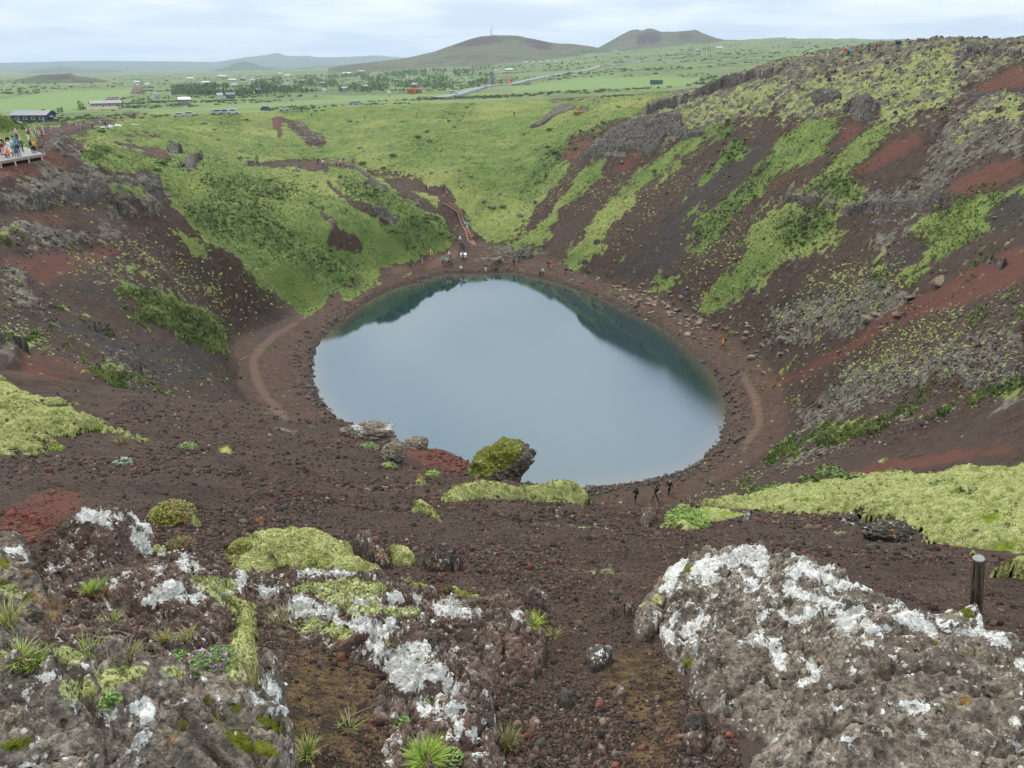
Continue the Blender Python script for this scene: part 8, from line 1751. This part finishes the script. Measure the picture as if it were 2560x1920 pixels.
# ---------------------------------------------------------------- viewing platform
WOOD = paint((0.26, 0.21, 0.18), 0.8, 0.2, 0.15); WOODG = paint((0.20, 0.205, 0.215), 0.7, 0.3, 0.12); WOODR = paint((0.27, 0.13, 0.085), 0.8, 0.2, 0.2); STAKE = paint((0.62, 0.52, 0.46), 0.8, 0.2, 0.1)
def platform():
    P = DECK; z = DECK_Z; c = P.mean(0)
    o = empty('viewing_platform', (c[0], c[1], z)); tag(o, 'grey wooden viewing deck crowded with people at the left edge', 'platform')
    m = MB(); n = 26
    for k in range(n):
        a0, a1 = k / n, (k + 0.93) / n; A = P[0] + (P[1] - P[0]) * a0; B = P[0] + (P[1] - P[0]) * a1; C2 = P[3] + (P[2] - P[3]) * a1; D = P[3] + (P[2] - P[3]) * a0
        V = [(*(q - c), zz_) for zz_ in (-0.06, 0.0) for q in (A, B, C2, D)]; m.add(V, [(0, 3, 2, 1), (4, 5, 6, 7), (0, 1, 5, 4), (1, 2, 6, 5), (2, 3, 7, 6), (3, 0, 4, 7)])
    m.build('deck', WOODG, o)
    def rail(A, B, w, h, zo, nm, mt):
        A = np.array(A) - c; B = np.array(B) - c; d = B - A; L = np.linalg.norm(d); m = MB(); m.box((*((A + B) / 2), zo), (L, w, h), rz=math.atan2(d[1], d[0])); m.build(nm, mt, o)
    rail(P[0], P[1], 0.14, 0.28, -0.18, 'edge_beam', WOOD); rail(P[1], P[2], 0.14, 0.28, -0.18, 'edge_beam', WOOD)
    Q0 = P[0] + (P[3] - P[0]) * 0.10; Q1 = P[0] + (P[1] - P[0]) * 0.72 + (P[3] - P[0]) * 0.10; rail(Q0, Q1, 0.22, 0.10, 0.42, 'bench_board', WOODR)
    for k in range(9):
        q = Q0 + (Q1 - Q0) * (k + 0.5) / 9 - c; m = MB(); m.box((q[0], q[1], 0.19), (0.12, 0.12, 0.37)); m.build('bench_post', WOODR, o)
    for k in range(7):
        q = P[0] + (P[1] - P[0]) * (k + 0.4) / 6.6 - c; gzv = float(gz(q[0] + c[0], q[1] + c[1])) - z; m = MB(); m.box((q[0], q[1], (gzv - 0.35) / 2 - 0.1), (0.14, 0.14, abs(gzv) + 0.3)); m.build('support_post', STAKE, o)
    return z
zp = platform()
def on_deck(px, py, kind, head, j, t_, h_, lb, bag=None):
    x, y, _ = at_z(px, py, zp); M_ = POSES.setdefault(kind, None) or jk(kind); POSES[kind] = M_
    o = empty('person', (float(x), float(y), zp), math.atan2(-x, y) + math.radians(head), 1.72 / 1.8); tag(o, lb, 'person')
    for nm, c in [('body', None), ('jacket', j), ('trousers', t_), ('hair', h_), ('shoes', 'black')] + ([('backpack', bag)] if bag else []):
        q = obj(nm, M_[nm], o)
        if c: q.material_slots[0].link = 'OBJECT'; q.material_slots[0].material = paint(CL[c], 0.8, 0.2, 0.1)
for a in [(4,386,'stand',90,'black','black','black','person in black at the very left of the platform'), (10,388,'point',0,'maroon','pink','pink','person in pink trousers and pink cap raising an arm on the platform'), (8,376,'stand',180,'black','black','pink','person with a pink hood behind the pink cap on the platform'), (22,394,'crouch',0,'orange','tan','brown','child in orange at the front of the platform'), (26,384,'walk',60,'white','white','grey','person in a long white coat on the platform'), (34,378,'stand',0,'mint','jeans','blond','person in mint among the platform crowd'),
          (42,391,'stand',0,'teal','black','brown','person in teal with black trousers at the platform front'), (50,391,'stand',-20,'navy','jeans','brown','person in navy and jeans at the platform front'), (45,376,'stand',180,'blue','blue','blue','person in a blue raincoat in the middle of the crowd'), (58,379,'walk',30,'green','black','white','person in dark green with a white cap on the platform'), (24,370,'stand',0,'black','black','black','person in black at the back of the crowd'), (36,371,'photo',180,'grey','black','black','person in grey taking a photo at the back of the crowd'),
          (83,382,'stand',150,'black','black','brown','person in black of the pair at the right end of the platform'), (89,382,'stand',-20,'amber','black','black','person in an amber top of the pair at the right end of the platform')]:
    on_deck(*a)

# ---------------------------------------------------------------- stakes, stairs, boards
def stake(px, py, hpx, tilt, lb, grp, rmin=70):
    x, y, r = hit(px, py, 0, rmin, 700); x, y, r = float(x[0]), float(y[0]), float(r[0]); h = hpx * r / F
    m = MB(); m.tube([(0, 0, -0.2), (0, 0, h * 0.93)], [0.06, 0.055], 8); o = m.build('stake', STAKE, None, loc=(x, y, float(gz(x, y)))); o.rotation_euler = (0.1 * tilt, tilt * 0.25, 0); tag(o, lb, 'stake', grp)
    m = MB(); m.tube([(0, 0, h * 0.93), (0, 0, h)], [0.062, 0.062], 8); m.build('cap', STAKE, o)
for px, py, h, t_ in [(68,333,13,-.3), (78,334,10,-.4), (84,343,10,-.4), (90,335,14,-.2), (97,340,12,-.5), (100,336,8,-.5), (111,337,18,-.3), (128,325,9,-.1), (151,324,11,-.3), (174,317,6,0)]:
    stake(px, py, h, t_, 'slim pale wooden stake beside the red path', 'pale stakes along the red path')
for px, py, h, t_ in [(30,352,9,-.2), (51,351,11,-.4)]: stake(px, py, h, t_, 'slim pale stake standing behind the platform crowd', 'pale stakes behind the platform')
for px, py, h, t_ in [(112,388,7,0), (88,394,7,0), (67,397,7,0), (32,404,8,0)]: stake(px, py, h, t_, 'short pale peg in the red scree before the platform', 'pegs before the platform')
for px, py, h in [(266,356,4), (162,292,4)]: stake(px, py, h, 0, 'tiny pale peg in the grass right of the red path', 'pegs in the grass')

def stairs():
    Lp = [(1106, 509), (1124, 519), (1145, 536), (1152, 556), (1163, 578), (1178, 611)]; Rp = [(1121, 510), (1140, 520), (1153, 533), (1161, 556), (1173, 578), (1189, 610)]
    def W3(l):
        x, y, r = hit([p[0] for p in l], [p[1] for p in l], 0.15, 100, 260, base=gz0); return np.stack([x, y], 1)
    n = 46; A = W3(Lp); B = W3(Rp); s = np.linspace(0, len(A) - 1, n + 1)
    A = np.stack([np.interp(s, np.arange(len(A)), A[:, k]) for k in (0, 1)], 1); B = np.stack([np.interp(s, np.arange(len(B)), B[:, k]) for k in (0, 1)], 1)
    z = np.maximum(gz(A[:, 0], A[:, 1]), gz(B[:, 0], B[:, 1])) + 0.12; z = np.minimum.accumulate(z); c = np.array([A[-1, 0], A[-1, 1]]); z0 = z[-1]
    o = empty('wooden_stairs', (c[0], c[1], z0)); tag(o, 'reddish wooden staircase going down the green bowl to the far beach', 'stairs')
    SW = paint((0.22, 0.13, 0.095), 0.8, 0.2, 0.2)
    for k in range(n):
        a0, b0, a1, b1 = A[k] - c, B[k] - c, A[k + 1] - c, B[k + 1] - c; zt = z[k + 1] - z0; m = MB()
        V = [(*q, h) for h in (zt - 0.12, zt) for q in (a0, b0, b1, a1)]; m.add(V, [(0, 3, 2, 1), (4, 5, 6, 7), (0, 1, 5, 4), (1, 2, 6, 5), (2, 3, 7, 6), (3, 0, 4, 7)])
        zr = z[k] - z0; d = (a1 - a0) / (np.linalg.norm(a1 - a0) + 1e-6) * 0.06; V = [(*q, h) for h in (zt, zr + 0.02) for q in (a0, b0, b0 + d, a0 + d)]; m.add(V, [(0, 3, 2, 1), (4, 5, 6, 7), (0, 1, 5, 4), (1, 2, 6, 5), (2, 3, 7, 6), (3, 0, 4, 7)])
        m.build('tread', SW, o)
    for S in (A, B):
        m = MB(); m.tube([(q[0] - c[0], q[1] - c[1], zz_ - z0 + 0.12) for q, zz_ in zip(S, z)], 0.11, 4); m.build('stringer', paint((0.28, 0.17, 0.115), 0.8, 0.2, 0.15), o)
    p = [at_z(px, py, z0)[:2] for px, py in [(1162, 619), (1194, 618), (1190, 611), (1178, 612), (1166, 616)]]; p = [np.array([float(a), float(b)]) - c for a, b in p]; m = MB()
    k = len(p); V = [(*q, h) for h in (-0.5, 0.03) for q in p]; m.add(V, [tuple(range(k)), tuple(range(k, 2 * k))[::-1]] + [(i, (i + 1) % k, k + (i + 1) % k, k + i) for i in range(k)]); m.build('landing', SW, o)
stairs()
def at_ground(px, py, rmin=60):
    x, y, r = hit(px, py, 0, rmin, 2000); return float(x[0]), float(y[0]), float(gz(x, y)[0])
x, y, z = at_ground(1159, 646, 100); o = empty('information_board', (x, y, z), 0.1); tag(o, 'slanted white information board on legs on the far beach', 'board')
m = MB(); m.box((0, 0, 0.95), (1.35, 0.7, 0.06), R=[[1, 0, 0], [0, math.cos(.6), -math.sin(.6)], [0, math.sin(.6), math.cos(.6)]]); m.build('panel', paint((0.72, 0.74, 0.76)), o)
for s in (-1, 1): m = MB(); m.box((s * 0.55, 0.05, 0.4), (0.09, 0.09, 1.0)); m.build('leg', WOOD, o)
m = MB(); m.box((0, -0.05, 0.35), (1.3, 0.08, 0.25)); m.build('front_board', paint((0.7, 0.7, 0.7)), o)
x, y, z = at_ground(1077, 636, 100); o = empty('lifebuoy_post', (x, y, z)); tag(o, 'white post with an orange and yellow lifebuoy in the grass by the beach', 'lifebuoy post')
m = MB(); m.tube([(0, 0, -0.2), (0, 0, 1.35)], 0.06, 8); m.build('post', paint((0.8, 0.8, 0.8)), o)
m = MB(); m.tube([(0.42 * math.cos(a), -0.1 + 0.12 * math.sin(a), 0.42 + 0.40 * math.sin(a)) for a in np.linspace(0, 2 * math.pi, 21)], 0.085, 8, False); m.build('lifebuoy', paint((0.85, 0.38, 0.05)), o)
x, y, z = at_ground(1448, 284, 200); o = empty('viewing_terrace', (x, y, z)); tag(o, 'small reddish viewing terrace with a low rail on the crags', 'terrace'); m = MB(); m.box((1.2, 0.5, 0.3), (6, 2.6, 0.7)); m.build('deck', WOODR, o)
for k in range(5): m = MB(); m.box((-1.7 + 1.4 * k, -0.75, 0.9), (0.1, 0.1, 1.0)); m.build('rail_post', WOODR, o)
m = MB(); m.box((1.2, -0.75, 1.4), (6, 0.1, 0.1)); m.build('rail', WOODR, o)

# ---------------------------------------------------------------- the post in the foreground
x, y, r = hit(2449, 1578, 0.0, 1.5, 8, base=gz0); x, y = float(x[0]), float(y[0]); z = float(gz0(x, y)) - 0.1
dist = math.sqrt(x * x + y * y + (H - z - .3) ** 2)
q_ = ray(2447, 1390); TX, TY = float(q_[0] * y / q_[1]), y; ph = float(H + q_[2] * y / q_[1]) - z
t = NT('weathered_post'); P = t.objc(); n = t.noise(t.vscale(P, (200, 200, 7)), 1.0, 6, 0.7, 1.0); c = t.mix(t.ss(n, 0.40, 0.60), (0.016, 0.013, 0.011), (0.085, 0.070, 0.052)); POSTM = t.pbr(c, 1.0, t.bump(n, 0.3, 0.002), 0.0)
m = MB(); rr = 11 * dist / F; m.tube([(0, 0, -0.2), (0, 0, ph * 0.5), (0, 0, ph - 0.004)], [rr * 1.04, rr * 1.02, rr], 24); o = m.build('wooden_post', POSTM, None, True, (x, y, z)); T_ = (TX, TY); o.rotation_mode = 'QUATERNION'; o.rotation_quaternion = Vector((float(T_[0]) - x, float(T_[1]) - y, ph)).to_track_quat('Z', 'Y') @ Quaternion((0, 0, 1), math.radians(180)); tag(o, 'dark weathered round post with a white tag at the right edge', 'post')
m = MB(); m.tube([(0, 0, ph - 0.004), (0, 0, ph)], [rr * 0.99, rr * 0.97], 24); m.build('top_face', paint((0.22, 0.225, 0.22), 0.95, 0.05, 0.4), o)
u = 1.0 * dist / F / math.cos(math.radians(38)); V = []
shape = [(0.0, -14), (7, -20), (7, -85), (-1, -117), (-5, -62)]
for yy in (-0.004, 0.004): V += [(rr * 0.9 + a * dist / F * 1.0, -rr * 0.35 + yy, ph + b * u) for a, b in shape]
m = MB(); k = 5; m.add(V, [tuple(range(k)), tuple(range(k, 2 * k))[::-1]] + [(i, (i + 1) % k, k + (i + 1) % k, k + i) for i in range(k)]); tg = m.build('tag', paint((0.75, 0.77, 0.80), 0.4, 0.4, 0.03), o)
m = MB(); a0 = np.array([rr * 0.9 - 3 * dist / F, -rr * 0.35 - 0.006, ph - 45 * u]); a1 = np.array([rr * 0.9 + 6.5 * dist / F, -rr * 0.35 - 0.006, ph - 72 * u]); m.tube([a0, a1], 0.0018, 6); m.build('arrow_mark', paint((0.02, 0.02, 0.03)), tg)

# ---------------------------------------------------------------- small plants at the viewer's feet
_dg = None
def cast(px, py, xyz_only=True):
    """first surface seen along the line of sight through a photo point"""
    global _dg
    if _dg is None: bpy.context.view_layer.update(); _dg = bpy.context.evaluated_depsgraph_get(); COL.objects['haze'].hide_viewport = True; bpy.context.view_layer.update(); _dg = bpy.context.evaluated_depsgraph_get()
    d = Vector([float(v) for v in ray(px, py)]).normalized(); ok, loc, nrm, i_, ob, mt = SC.ray_cast(_dg, Vector((0, 0, H)), d)
    return (loc.x, loc.y, loc.z) if ok else tuple(float(np.ravel(v)[0]) for v in at_r(px, py, 3.0))
def blades(name, px, py, n, hgt, spread, col, lb, rmin=0.9, rmax=12, seed=0, wid=0.0016, droop=0.6, cat='grass tuft', grp=None, h=0.0):
    g_ = np.random.default_rng(seed); x, y, z = cast(px, py)
    V = []; Fq = []; C_ = []
    for i in range(n):
        a = g_.uniform(0, 6.28); q = spread * 0.35 * math.sqrt(g_.random()); p = np.array([q * math.cos(a), q * math.sin(a), -0.005]); b = a + g_.normal() * 0.7; L = hgt * g_.uniform(0.5, 1.1); o_ = spread * g_.uniform(0.2, 1.0); dr = droop * g_.uniform(0.3, 1)
        w = np.array([-math.sin(b), math.cos(b), 0]) * wid; cs = np.array(col[g_.integers(0, len(col))]) * g_.uniform(0.8, 1.25); k0 = len(V)
        for s in range(5):
            t_ = s / 4; pt = p + np.array([math.cos(b) * o_ * t_ ** 1.5, math.sin(b) * o_ * t_ ** 1.5, L * (t_ - dr * t_ ** 3 * 0.6)]); ww = w * (1 - t_ * 0.9); V += [pt - ww, pt + ww]; C_ += [cs, cs]
        Fq += [(k0 + 2 * s, k0 + 2 * s + 1, k0 + 2 * s + 3, k0 + 2 * s + 2) for s in range(4)]
    o = obj(name, mesh_np(name, np.array(V), np.array(Fq), LEAFN, False, {'tint': np.array(C_)}), None, (x, y, z)); tag(o, lb, cat, grp); return o
GB = [(0.20, 0.30, 0.04), (0.30, 0.38, 0.06), (0.12, 0.22, 0.03)]; DRY = [(0.30, 0.24, 0.12), (0.20, 0.20, 0.08), (0.36, 0.30, 0.17)]; MIX = GB + DRY
for k, a in enumerate([(1068,1905,460,.058,.06,GB,'brightest fresh green grass tuft at the bottom edge'), (768,1885,150,.05,.045,MIX,'yellowish grass tuft right of the lower left boulder'), (1268,1870,120,.10,.05,DRY+[(0.12,0.18,0.05)],'tall thin greyish grass at the bottom beside the gravel gully'), (45,1650,120,.045,.055,MIX,'yellow green grass at the left edge below the twigs'), (85,1660,80,.04,.045,GB,'fresh grass right of the yellow green one at the left edge'),
        (228,1480,110,.05,.045,GB,'green grass tuft under the reddish rock hump'), (250,1470,80,.06,.05,GB,'second small green tuft under the reddish rock hump'), (225,1635,50,.06,.05,MIX,'small straw tuft right of the grey green moss hump'), (700,1560,60,.11,.08,DRY,'straw coloured grass leaning from the dark rock ledge'), (20,1560,110,.08,.07,MIX,'mixed grass and orange leaves at the left edge rock'), (320,1650,40,.05,.04,MIX,'tiny dry tuft above the bright lime cushion'), (280,1555,60,.05,.05,MIX,'sparse green tuft above the bare twigs'),
        (1335,1560,90,.045,.06,[(0.20,0.30,0.02),(0.30,0.36,0.05)],'bright yellow green tuft at the end of the moss ribbon'), (1385,1590,40,.05,.05,MIX,'faint dry tuft behind the brown cindery rock'), (410,1600,40,.05,.04,MIX,'little grass sprig left of the purple flowers'), (470,1595,40,.05,.05,MIX,'little grass sprig above the purple flowers'), (308,1110,70,.22,.14,DRY,'reddish dry grass on the broad moss mound'), (2050,1275,60,.12,.1,MIX,'grass sprouting near the right moss field'), (640,1720,30,.16,.06,DRY,'long dry stalks between boulder and soil'), (870,1820,40,.05,.05,MIX,'dry sprig on the brown soil')]):
    px, py, n, hg, sp, cl, lb = a
    blades('grass_tuft', px, py, n, hg, sp, cl, lb, seed=900 + k, rmax=30, wid=0.0016 if py > 1300 else 0.004)
def leafy(name, px, py, n, rad, col, lb, seed=0, h=0.02, leaf=0.006, cat='plant', rmax=30, lift=0.0):
    g_ = np.random.default_rng(seed); x, y, z = cast(px, py); V = []; Fq = []; C_ = []
    for i in range(n):
        a = g_.uniform(0, 6.28); q = rad * math.sqrt(g_.random()); p = np.array([q * math.cos(a), q * math.sin(a), h * g_.uniform(0.2, 1) * (1.2 - (q / rad) ** 2)]); u = g_.normal(size=3); u[2] *= 0.4; u /= np.linalg.norm(u); v = np.cross(u, (0, 0, 1.0)) + g_.normal(size=3) * 0.3; v /= np.linalg.norm(v); k = len(V); s = leaf * g_.uniform(0.6, 1.3)
        V += [p - u * s, p - v * s * .55, p + u * s, p + v * s * .55]; Fq.append((k, k + 1, k + 2, k + 3)); c = np.array(col[g_.integers(0, len(col))]) * g_.uniform(0.4, 0.85); C_ += [c] * 4
    o = obj(name, mesh_np(name, np.array(V), np.array(Fq), LEAFN, False, {'tint': np.array(C_)}), None, (x, y, z)); tag(o, lb, cat); return o
th = [(0.16, 0.28, 0.06), (0.24, 0.38, 0.10)]
leafy('herb', 447, 1645, 260, .035, th, 'fresh green creeping herb left of the purple flowers', 1)
fp = leafy('thyme_plant', 535, 1655, 420, .055, [(0.10, 0.18, 0.05), (0.18, 0.28, 0.08)], 'creeping thyme with purple flowers beside the moss column', 2)
for k, (px, py) in enumerate([(506,1635),(519,1642),(549,1632),(562,1640),(556,1650),(541,1676),(550,1672),(534,1682)]):
    q = leafy('flower_head', px, py, 60, .012, [(0.75, 0.30, 0.90), (0.9, 0.45, 1.0)], None, 20 + k, h=0.018, leaf=0.004, lift=0.02); q.location = [a - b for a, b in zip(q.location, fp.location)]; q.parent = fp
    if 'category' in q: del q['category']
leafy('herb', 277, 1755, 120, .022, th, 'small clover-like herb on the pitted lower left boulder', 3, lift=0.12); leafy('herb', 1000, 1812, 120, .03, th, 'small round-leaved herb above the bottom grass tuft', 4); leafy('herb', 1130, 1895, 120, .03, th, 'herb right of the bright bottom grass tuft', 5)
leafy('herb', 470, 1122, 260, .13, [(0.16, 0.26, 0.06), (0.26, 0.36, 0.12)], 'green cushion plant alone on the dark gravel', 6, h=0.10, leaf=0.022); leafy('herb', 307, 1160, 90, .11, [(0.22, 0.32, 0.22), (0.30, 0.40, 0.30)], 'bluish green herb with forked leaves on the gravel', 7, h=0.06, leaf=0.03); leafy('herb', 1080, 1190, 200, .13, [(0.22, 0.36, 0.05), (0.30, 0.42, 0.08)], 'bright green herb on the gravel left of the mossy boulder', 9, h=0.08, leaf=0.025); leafy('herb', 920, 1122, 260, .22, [(0.10, 0.22, 0.05), (0.2, 0.32, 0.1)], 'green herb patch behind the ribbed grey rock', 10, h=0.10, leaf=0.03); leafy('herb', 970, 1168, 160, .12, [(0.25, 0.34, 0.08)], 'yellow green herb at the foot of the ribbed grey rock', 11, h=0.08, leaf=0.03)
leafy('herb', 140, 1125, 200, .10, [(0.25, 0.34, 0.03)], 'yellow tuft under the broad moss mound', 12, h=0.06, leaf=0.02); leafy('crowberry', 430, 1290, 700, .16, [(0.16, 0.22, 0.02), (0.30, 0.36, 0.04), (0.25, 0.10, 0.04)], 'crowberry sprigs on the olive cushion', 13, h=0.10, leaf=0.012); leafy('crowberry', 450, 1370, 400, .09, [(0.12, 0.15, 0.02), (0.22, 0.12, 0.05)], 'dark crowberry sprigs between the saddle rock and the largest cushion', 14, h=0.06, leaf=0.010); leafy('crowberry', 790, 1410, 500, .09, [(0.16, 0.26, 0.03), (0.26, 0.36, 0.05), (0.3, 0.16, 0.06)], 'green crowberry sprigs on the front of the largest cushion', 15, h=0.05, leaf=0.009, lift=0.06); leafy('crowberry', 600, 1370, 300, .06, [(0.20, 0.30, 0.03), (0.30, 0.20, 0.05)], 'crowberry sprigs at the left end of the largest cushion', 16, h=0.05, leaf=0.009, lift=0.06)
leafy('herb', 1720, 1300, 800, .24, [(0.17, 0.29, 0.04), (0.24, 0.36, 0.07)], 'vivid green herbs on the bright cushion near the three walkers', 17, h=0.06, leaf=0.02, lift=0.05)
# low birch twigs beyond the moss field
for k, (px, py, s) in enumerate([(1660,1256,.55),(1900,1232,.7),(1960,1228,.8),(2030,1215,.9),(2100,1212,1.0),(2160,1222,1.0),(2240,1205,.9),(2290,1203,.8),(2130,1180,.7),(2370,1245,.7),(2440,1262,.8)]):
    x, y, r = hit(px, py, 0.05, 7, 30); put_shrub(birch, k, float(x[0]), float(y[0]), 0.55 * s, 'thin low birch shrub on the moss field at right', 'low birch shrubs on the moss field', 'birch_shrub', sz=0.8)
# twigs and small things
TW = paint((0.13, 0.105, 0.09), 0.8, 0.2, 0.25); TWL = paint((0.30, 0.25, 0.21), 0.8, 0.2, 0.2)
def twig(pts, rad, lb, mt=TW):
    P = np.array([cast(a[0], a[1]) for a in pts]) + [0, 0, 0.008]
    c = P[0].copy(); s = np.linspace(0, len(P) - 1, len(P) * 5); Q = np.stack([np.interp(s, np.arange(len(P)), P[:, k]) for k in range(3)], 1); Q[:, 2] += (fbm2(s * 1.3, s * 0, 2, 5) - .5) * 0.01
    for _ in range(2): Q[1:-1] = (Q[:-2] + Q[1:-1] * 2 + Q[2:]) / 4
    m = MB(); m.tube(Q - c, np.linspace(rad, rad * 0.35, len(Q)), 6); o = m.build('twig', mt, None, True, tuple(c)); tag(o, lb, 'twig')
for pts, rd, lb in [([(200,1600),(220,1590),(250,1598),(275,1600),(300,1612),(320,1596),(330,1590)], .006, 'longest bare grey twig curling on the reddish soil'), ([(230,1632),(235,1610),(252,1597)], .005, 'short side branch of twig at the left of the curl'), ([(265,1590),(280,1582),(305,1582),(330,1596),(322,1625),(318,1640)], .005, 'looping bare twig right of the longest one'), ([(262,1587),(285,1565),(310,1560),(345,1565)], .004, 'thin twig above the loop'), ([(322,1634),(345,1615),(368,1596)], .005, 'straight dark twig right of the loop'),
                    ([(845,1828),(870,1800),(900,1782),(930,1770),(957,1760)], .004, 'slim reddish twig across the brown soil')]:
    twig(pts, rd, lb)
patch('stone', [(475,1716,.015),(483,1707,.02),(500,1705,.02),(512,1712,.015),(510,1730,0),(492,1732,0),(480,1727,0)], 0.004, 0.012, 0.02, paint((0.42, 0.17, 0.12), 0.8, 0.2, 0.15), 'flat terracotta stone lying on dark moss beside the lower left boulder', 'stone', amp=0.003, freq=20, foot=False, seed=990, sink=0.02)

COL.objects['haze'].hide_viewport = False
# ---------------------------------------------------------------- camera, sky, light
cam = bpy.data.cameras.new('camera'); cam.lens = 36.0 * F / 2560.0; cam.sensor_width = 36.0; cam.clip_start = 0.05; cam.clip_end = 60000
co = bpy.data.objects.new('camera', cam); COL.objects.link(co); co.location = (0, 0, H); co.rotation_euler = (math.pi / 2 - PITCH, 0, 0)
SC.camera = co
W = bpy.data.worlds.new('World'); SC.world = W; W.use_nodes = True
nt = W.node_tree; nt.nodes.clear()
def wn(t, **k):
    n = nt.nodes.new(t)
    for a, b in k.items(): setattr(n, a, b)
    return n
SUN_EL, SUN_AZ = math.radians(52), math.radians(-30)
sky = wn('ShaderNodeTexSky', sky_type='NISHITA', sun_disc=False, sun_elevation=SUN_EL, sun_rotation=SUN_AZ, altitude=100, dust_density=2.0)
tc = wn('ShaderNodeTexCoord'); sepx = wn('ShaderNodeSeparateXYZ'); nt.links.new(tc.outputs['Generated'], sepx.inputs[0])
# cloud deck: project the view direction on a plane overhead
def wm(op, a, b=None, clamp=False):
    n = wn('ShaderNodeMath', operation=op, use_clamp=clamp)
    for i, v in enumerate((a, b)):
        if v is None: continue
        if isinstance(v, bpy.types.NodeSocket): nt.links.new(v, n.inputs[i])
        else: n.inputs[i].default_value = v
    return n.outputs[0]
zc_ = wm('MAXIMUM', sepx.outputs[2], 0.0); zq = wm('ADD', zc_, 0.09)
cv = wn('ShaderNodeCombineXYZ'); nt.links.new(wm('DIVIDE', sepx.outputs[0], zq), cv.inputs[0]); nt.links.new(wm('DIVIDE', sepx.outputs[1], zq), cv.inputs[1])
n1 = wn('ShaderNodeTexNoise'); nt.links.new(cv.outputs[0], n1.inputs['Vector']); n1.inputs['Scale'].default_value = 0.8; n1.inputs['Detail'].default_value = 6; n1.inputs['Roughness'].default_value = 0.5; n1.inputs['Distortion'].default_value = 0.3
mr = wn('ShaderNodeMapRange', interpolation_type='SMOOTHSTEP'); nt.links.new(n1.outputs['Fac'], mr.inputs[0]); mr.inputs[1].default_value = 0.36; mr.inputs[2].default_value = 0.62
cm = wn('ShaderNodeMix', data_type='RGBA'); nt.links.new(mr.outputs[0], cm.inputs[0])
cm.inputs[6].default_value = (5.2, 6.15, 7.3, 1); cm.inputs[7].default_value = (8.3, 8.7, 8.8, 1)
# an overcast sky is brighter overhead than at the horizon
up = wn('ShaderNodeMapRange', interpolation_type='SMOOTHSTEP'); nt.links.new(zc_, up.inputs[0]); up.inputs[1].default_value = 0.10; up.inputs[2].default_value = 0.50; up.inputs[3].default_value = 1.0; up.inputs[4].default_value = 1.85
vm = wn('ShaderNodeVectorMath', operation='SCALE'); nt.links.new(cm.outputs[2], vm.inputs[0]); nt.links.new(up.outputs[0], vm.inputs['Scale'])
mx = wn('ShaderNodeMix', data_type='RGBA'); mx.inputs[0].default_value = 0.93
nt.links.new(sky.outputs[0], mx.inputs[6]); wt = wn('ShaderNodeMix', data_type='RGBA', blend_type='MULTIPLY'); hi = wn('ShaderNodeMapRange'); nt.links.new(zc_, hi.inputs[0]); hi.inputs[1].default_value = 0.45; hi.inputs[2].default_value = 0.85
nt.links.new(hi.outputs[0], wt.inputs[0]); nt.links.new(vm.outputs[0], wt.inputs[6]); wt.inputs[7].default_value = (1.0, 0.93, 0.82, 1)
nt.links.new(wt.outputs[2], mx.inputs[7])
bg = wn('ShaderNodeBackground'); bg.inputs[1].default_value = 0.09; nt.links.new(mx.outputs[2], bg.inputs[0])
wo = wn('ShaderNodeOutputWorld'); nt.links.new(bg.outputs[0], wo.inputs[0])
sl = bpy.data.lights.new('sun', 'SUN'); sl.energy = 1.5; sl.angle = math.radians(10); sl.color = (1.0, 0.93, 0.83)
so = bpy.data.objects.new('sun', sl); COL.objects.link(so); so.rotation_euler = (math.pi / 2 - SUN_EL, 0, -SUN_AZ)
so.location = (0, 0, 300)
from mathutils import Vector
sd_ = Vector((math.sin(SUN_AZ) * math.cos(SUN_EL), math.cos(SUN_AZ) * math.cos(SUN_EL), math.sin(SUN_EL)))
so.rotation_mode = 'QUATERNION'; so.rotation_quaternion = sd_.to_track_quat('Z', 'Y')
SC.view_settings.view_transform = 'Standard'; SC.view_settings.look = 'None'; SC.view_settings.exposure = 0.66; SC.view_settings.gamma = 1.0
SC.cycles.max_bounces = 5; SC.cycles.diffuse_bounces = 2; SC.cycles.glossy_bounces = 2; SC.cycles.volume_bounces = 0; SC.cycles.transparent_max_bounces = 6
SC.cycles.use_denoising = True
SC.cycles.use_adaptive_sampling = True; SC.cycles.adaptive_threshold = 0.02
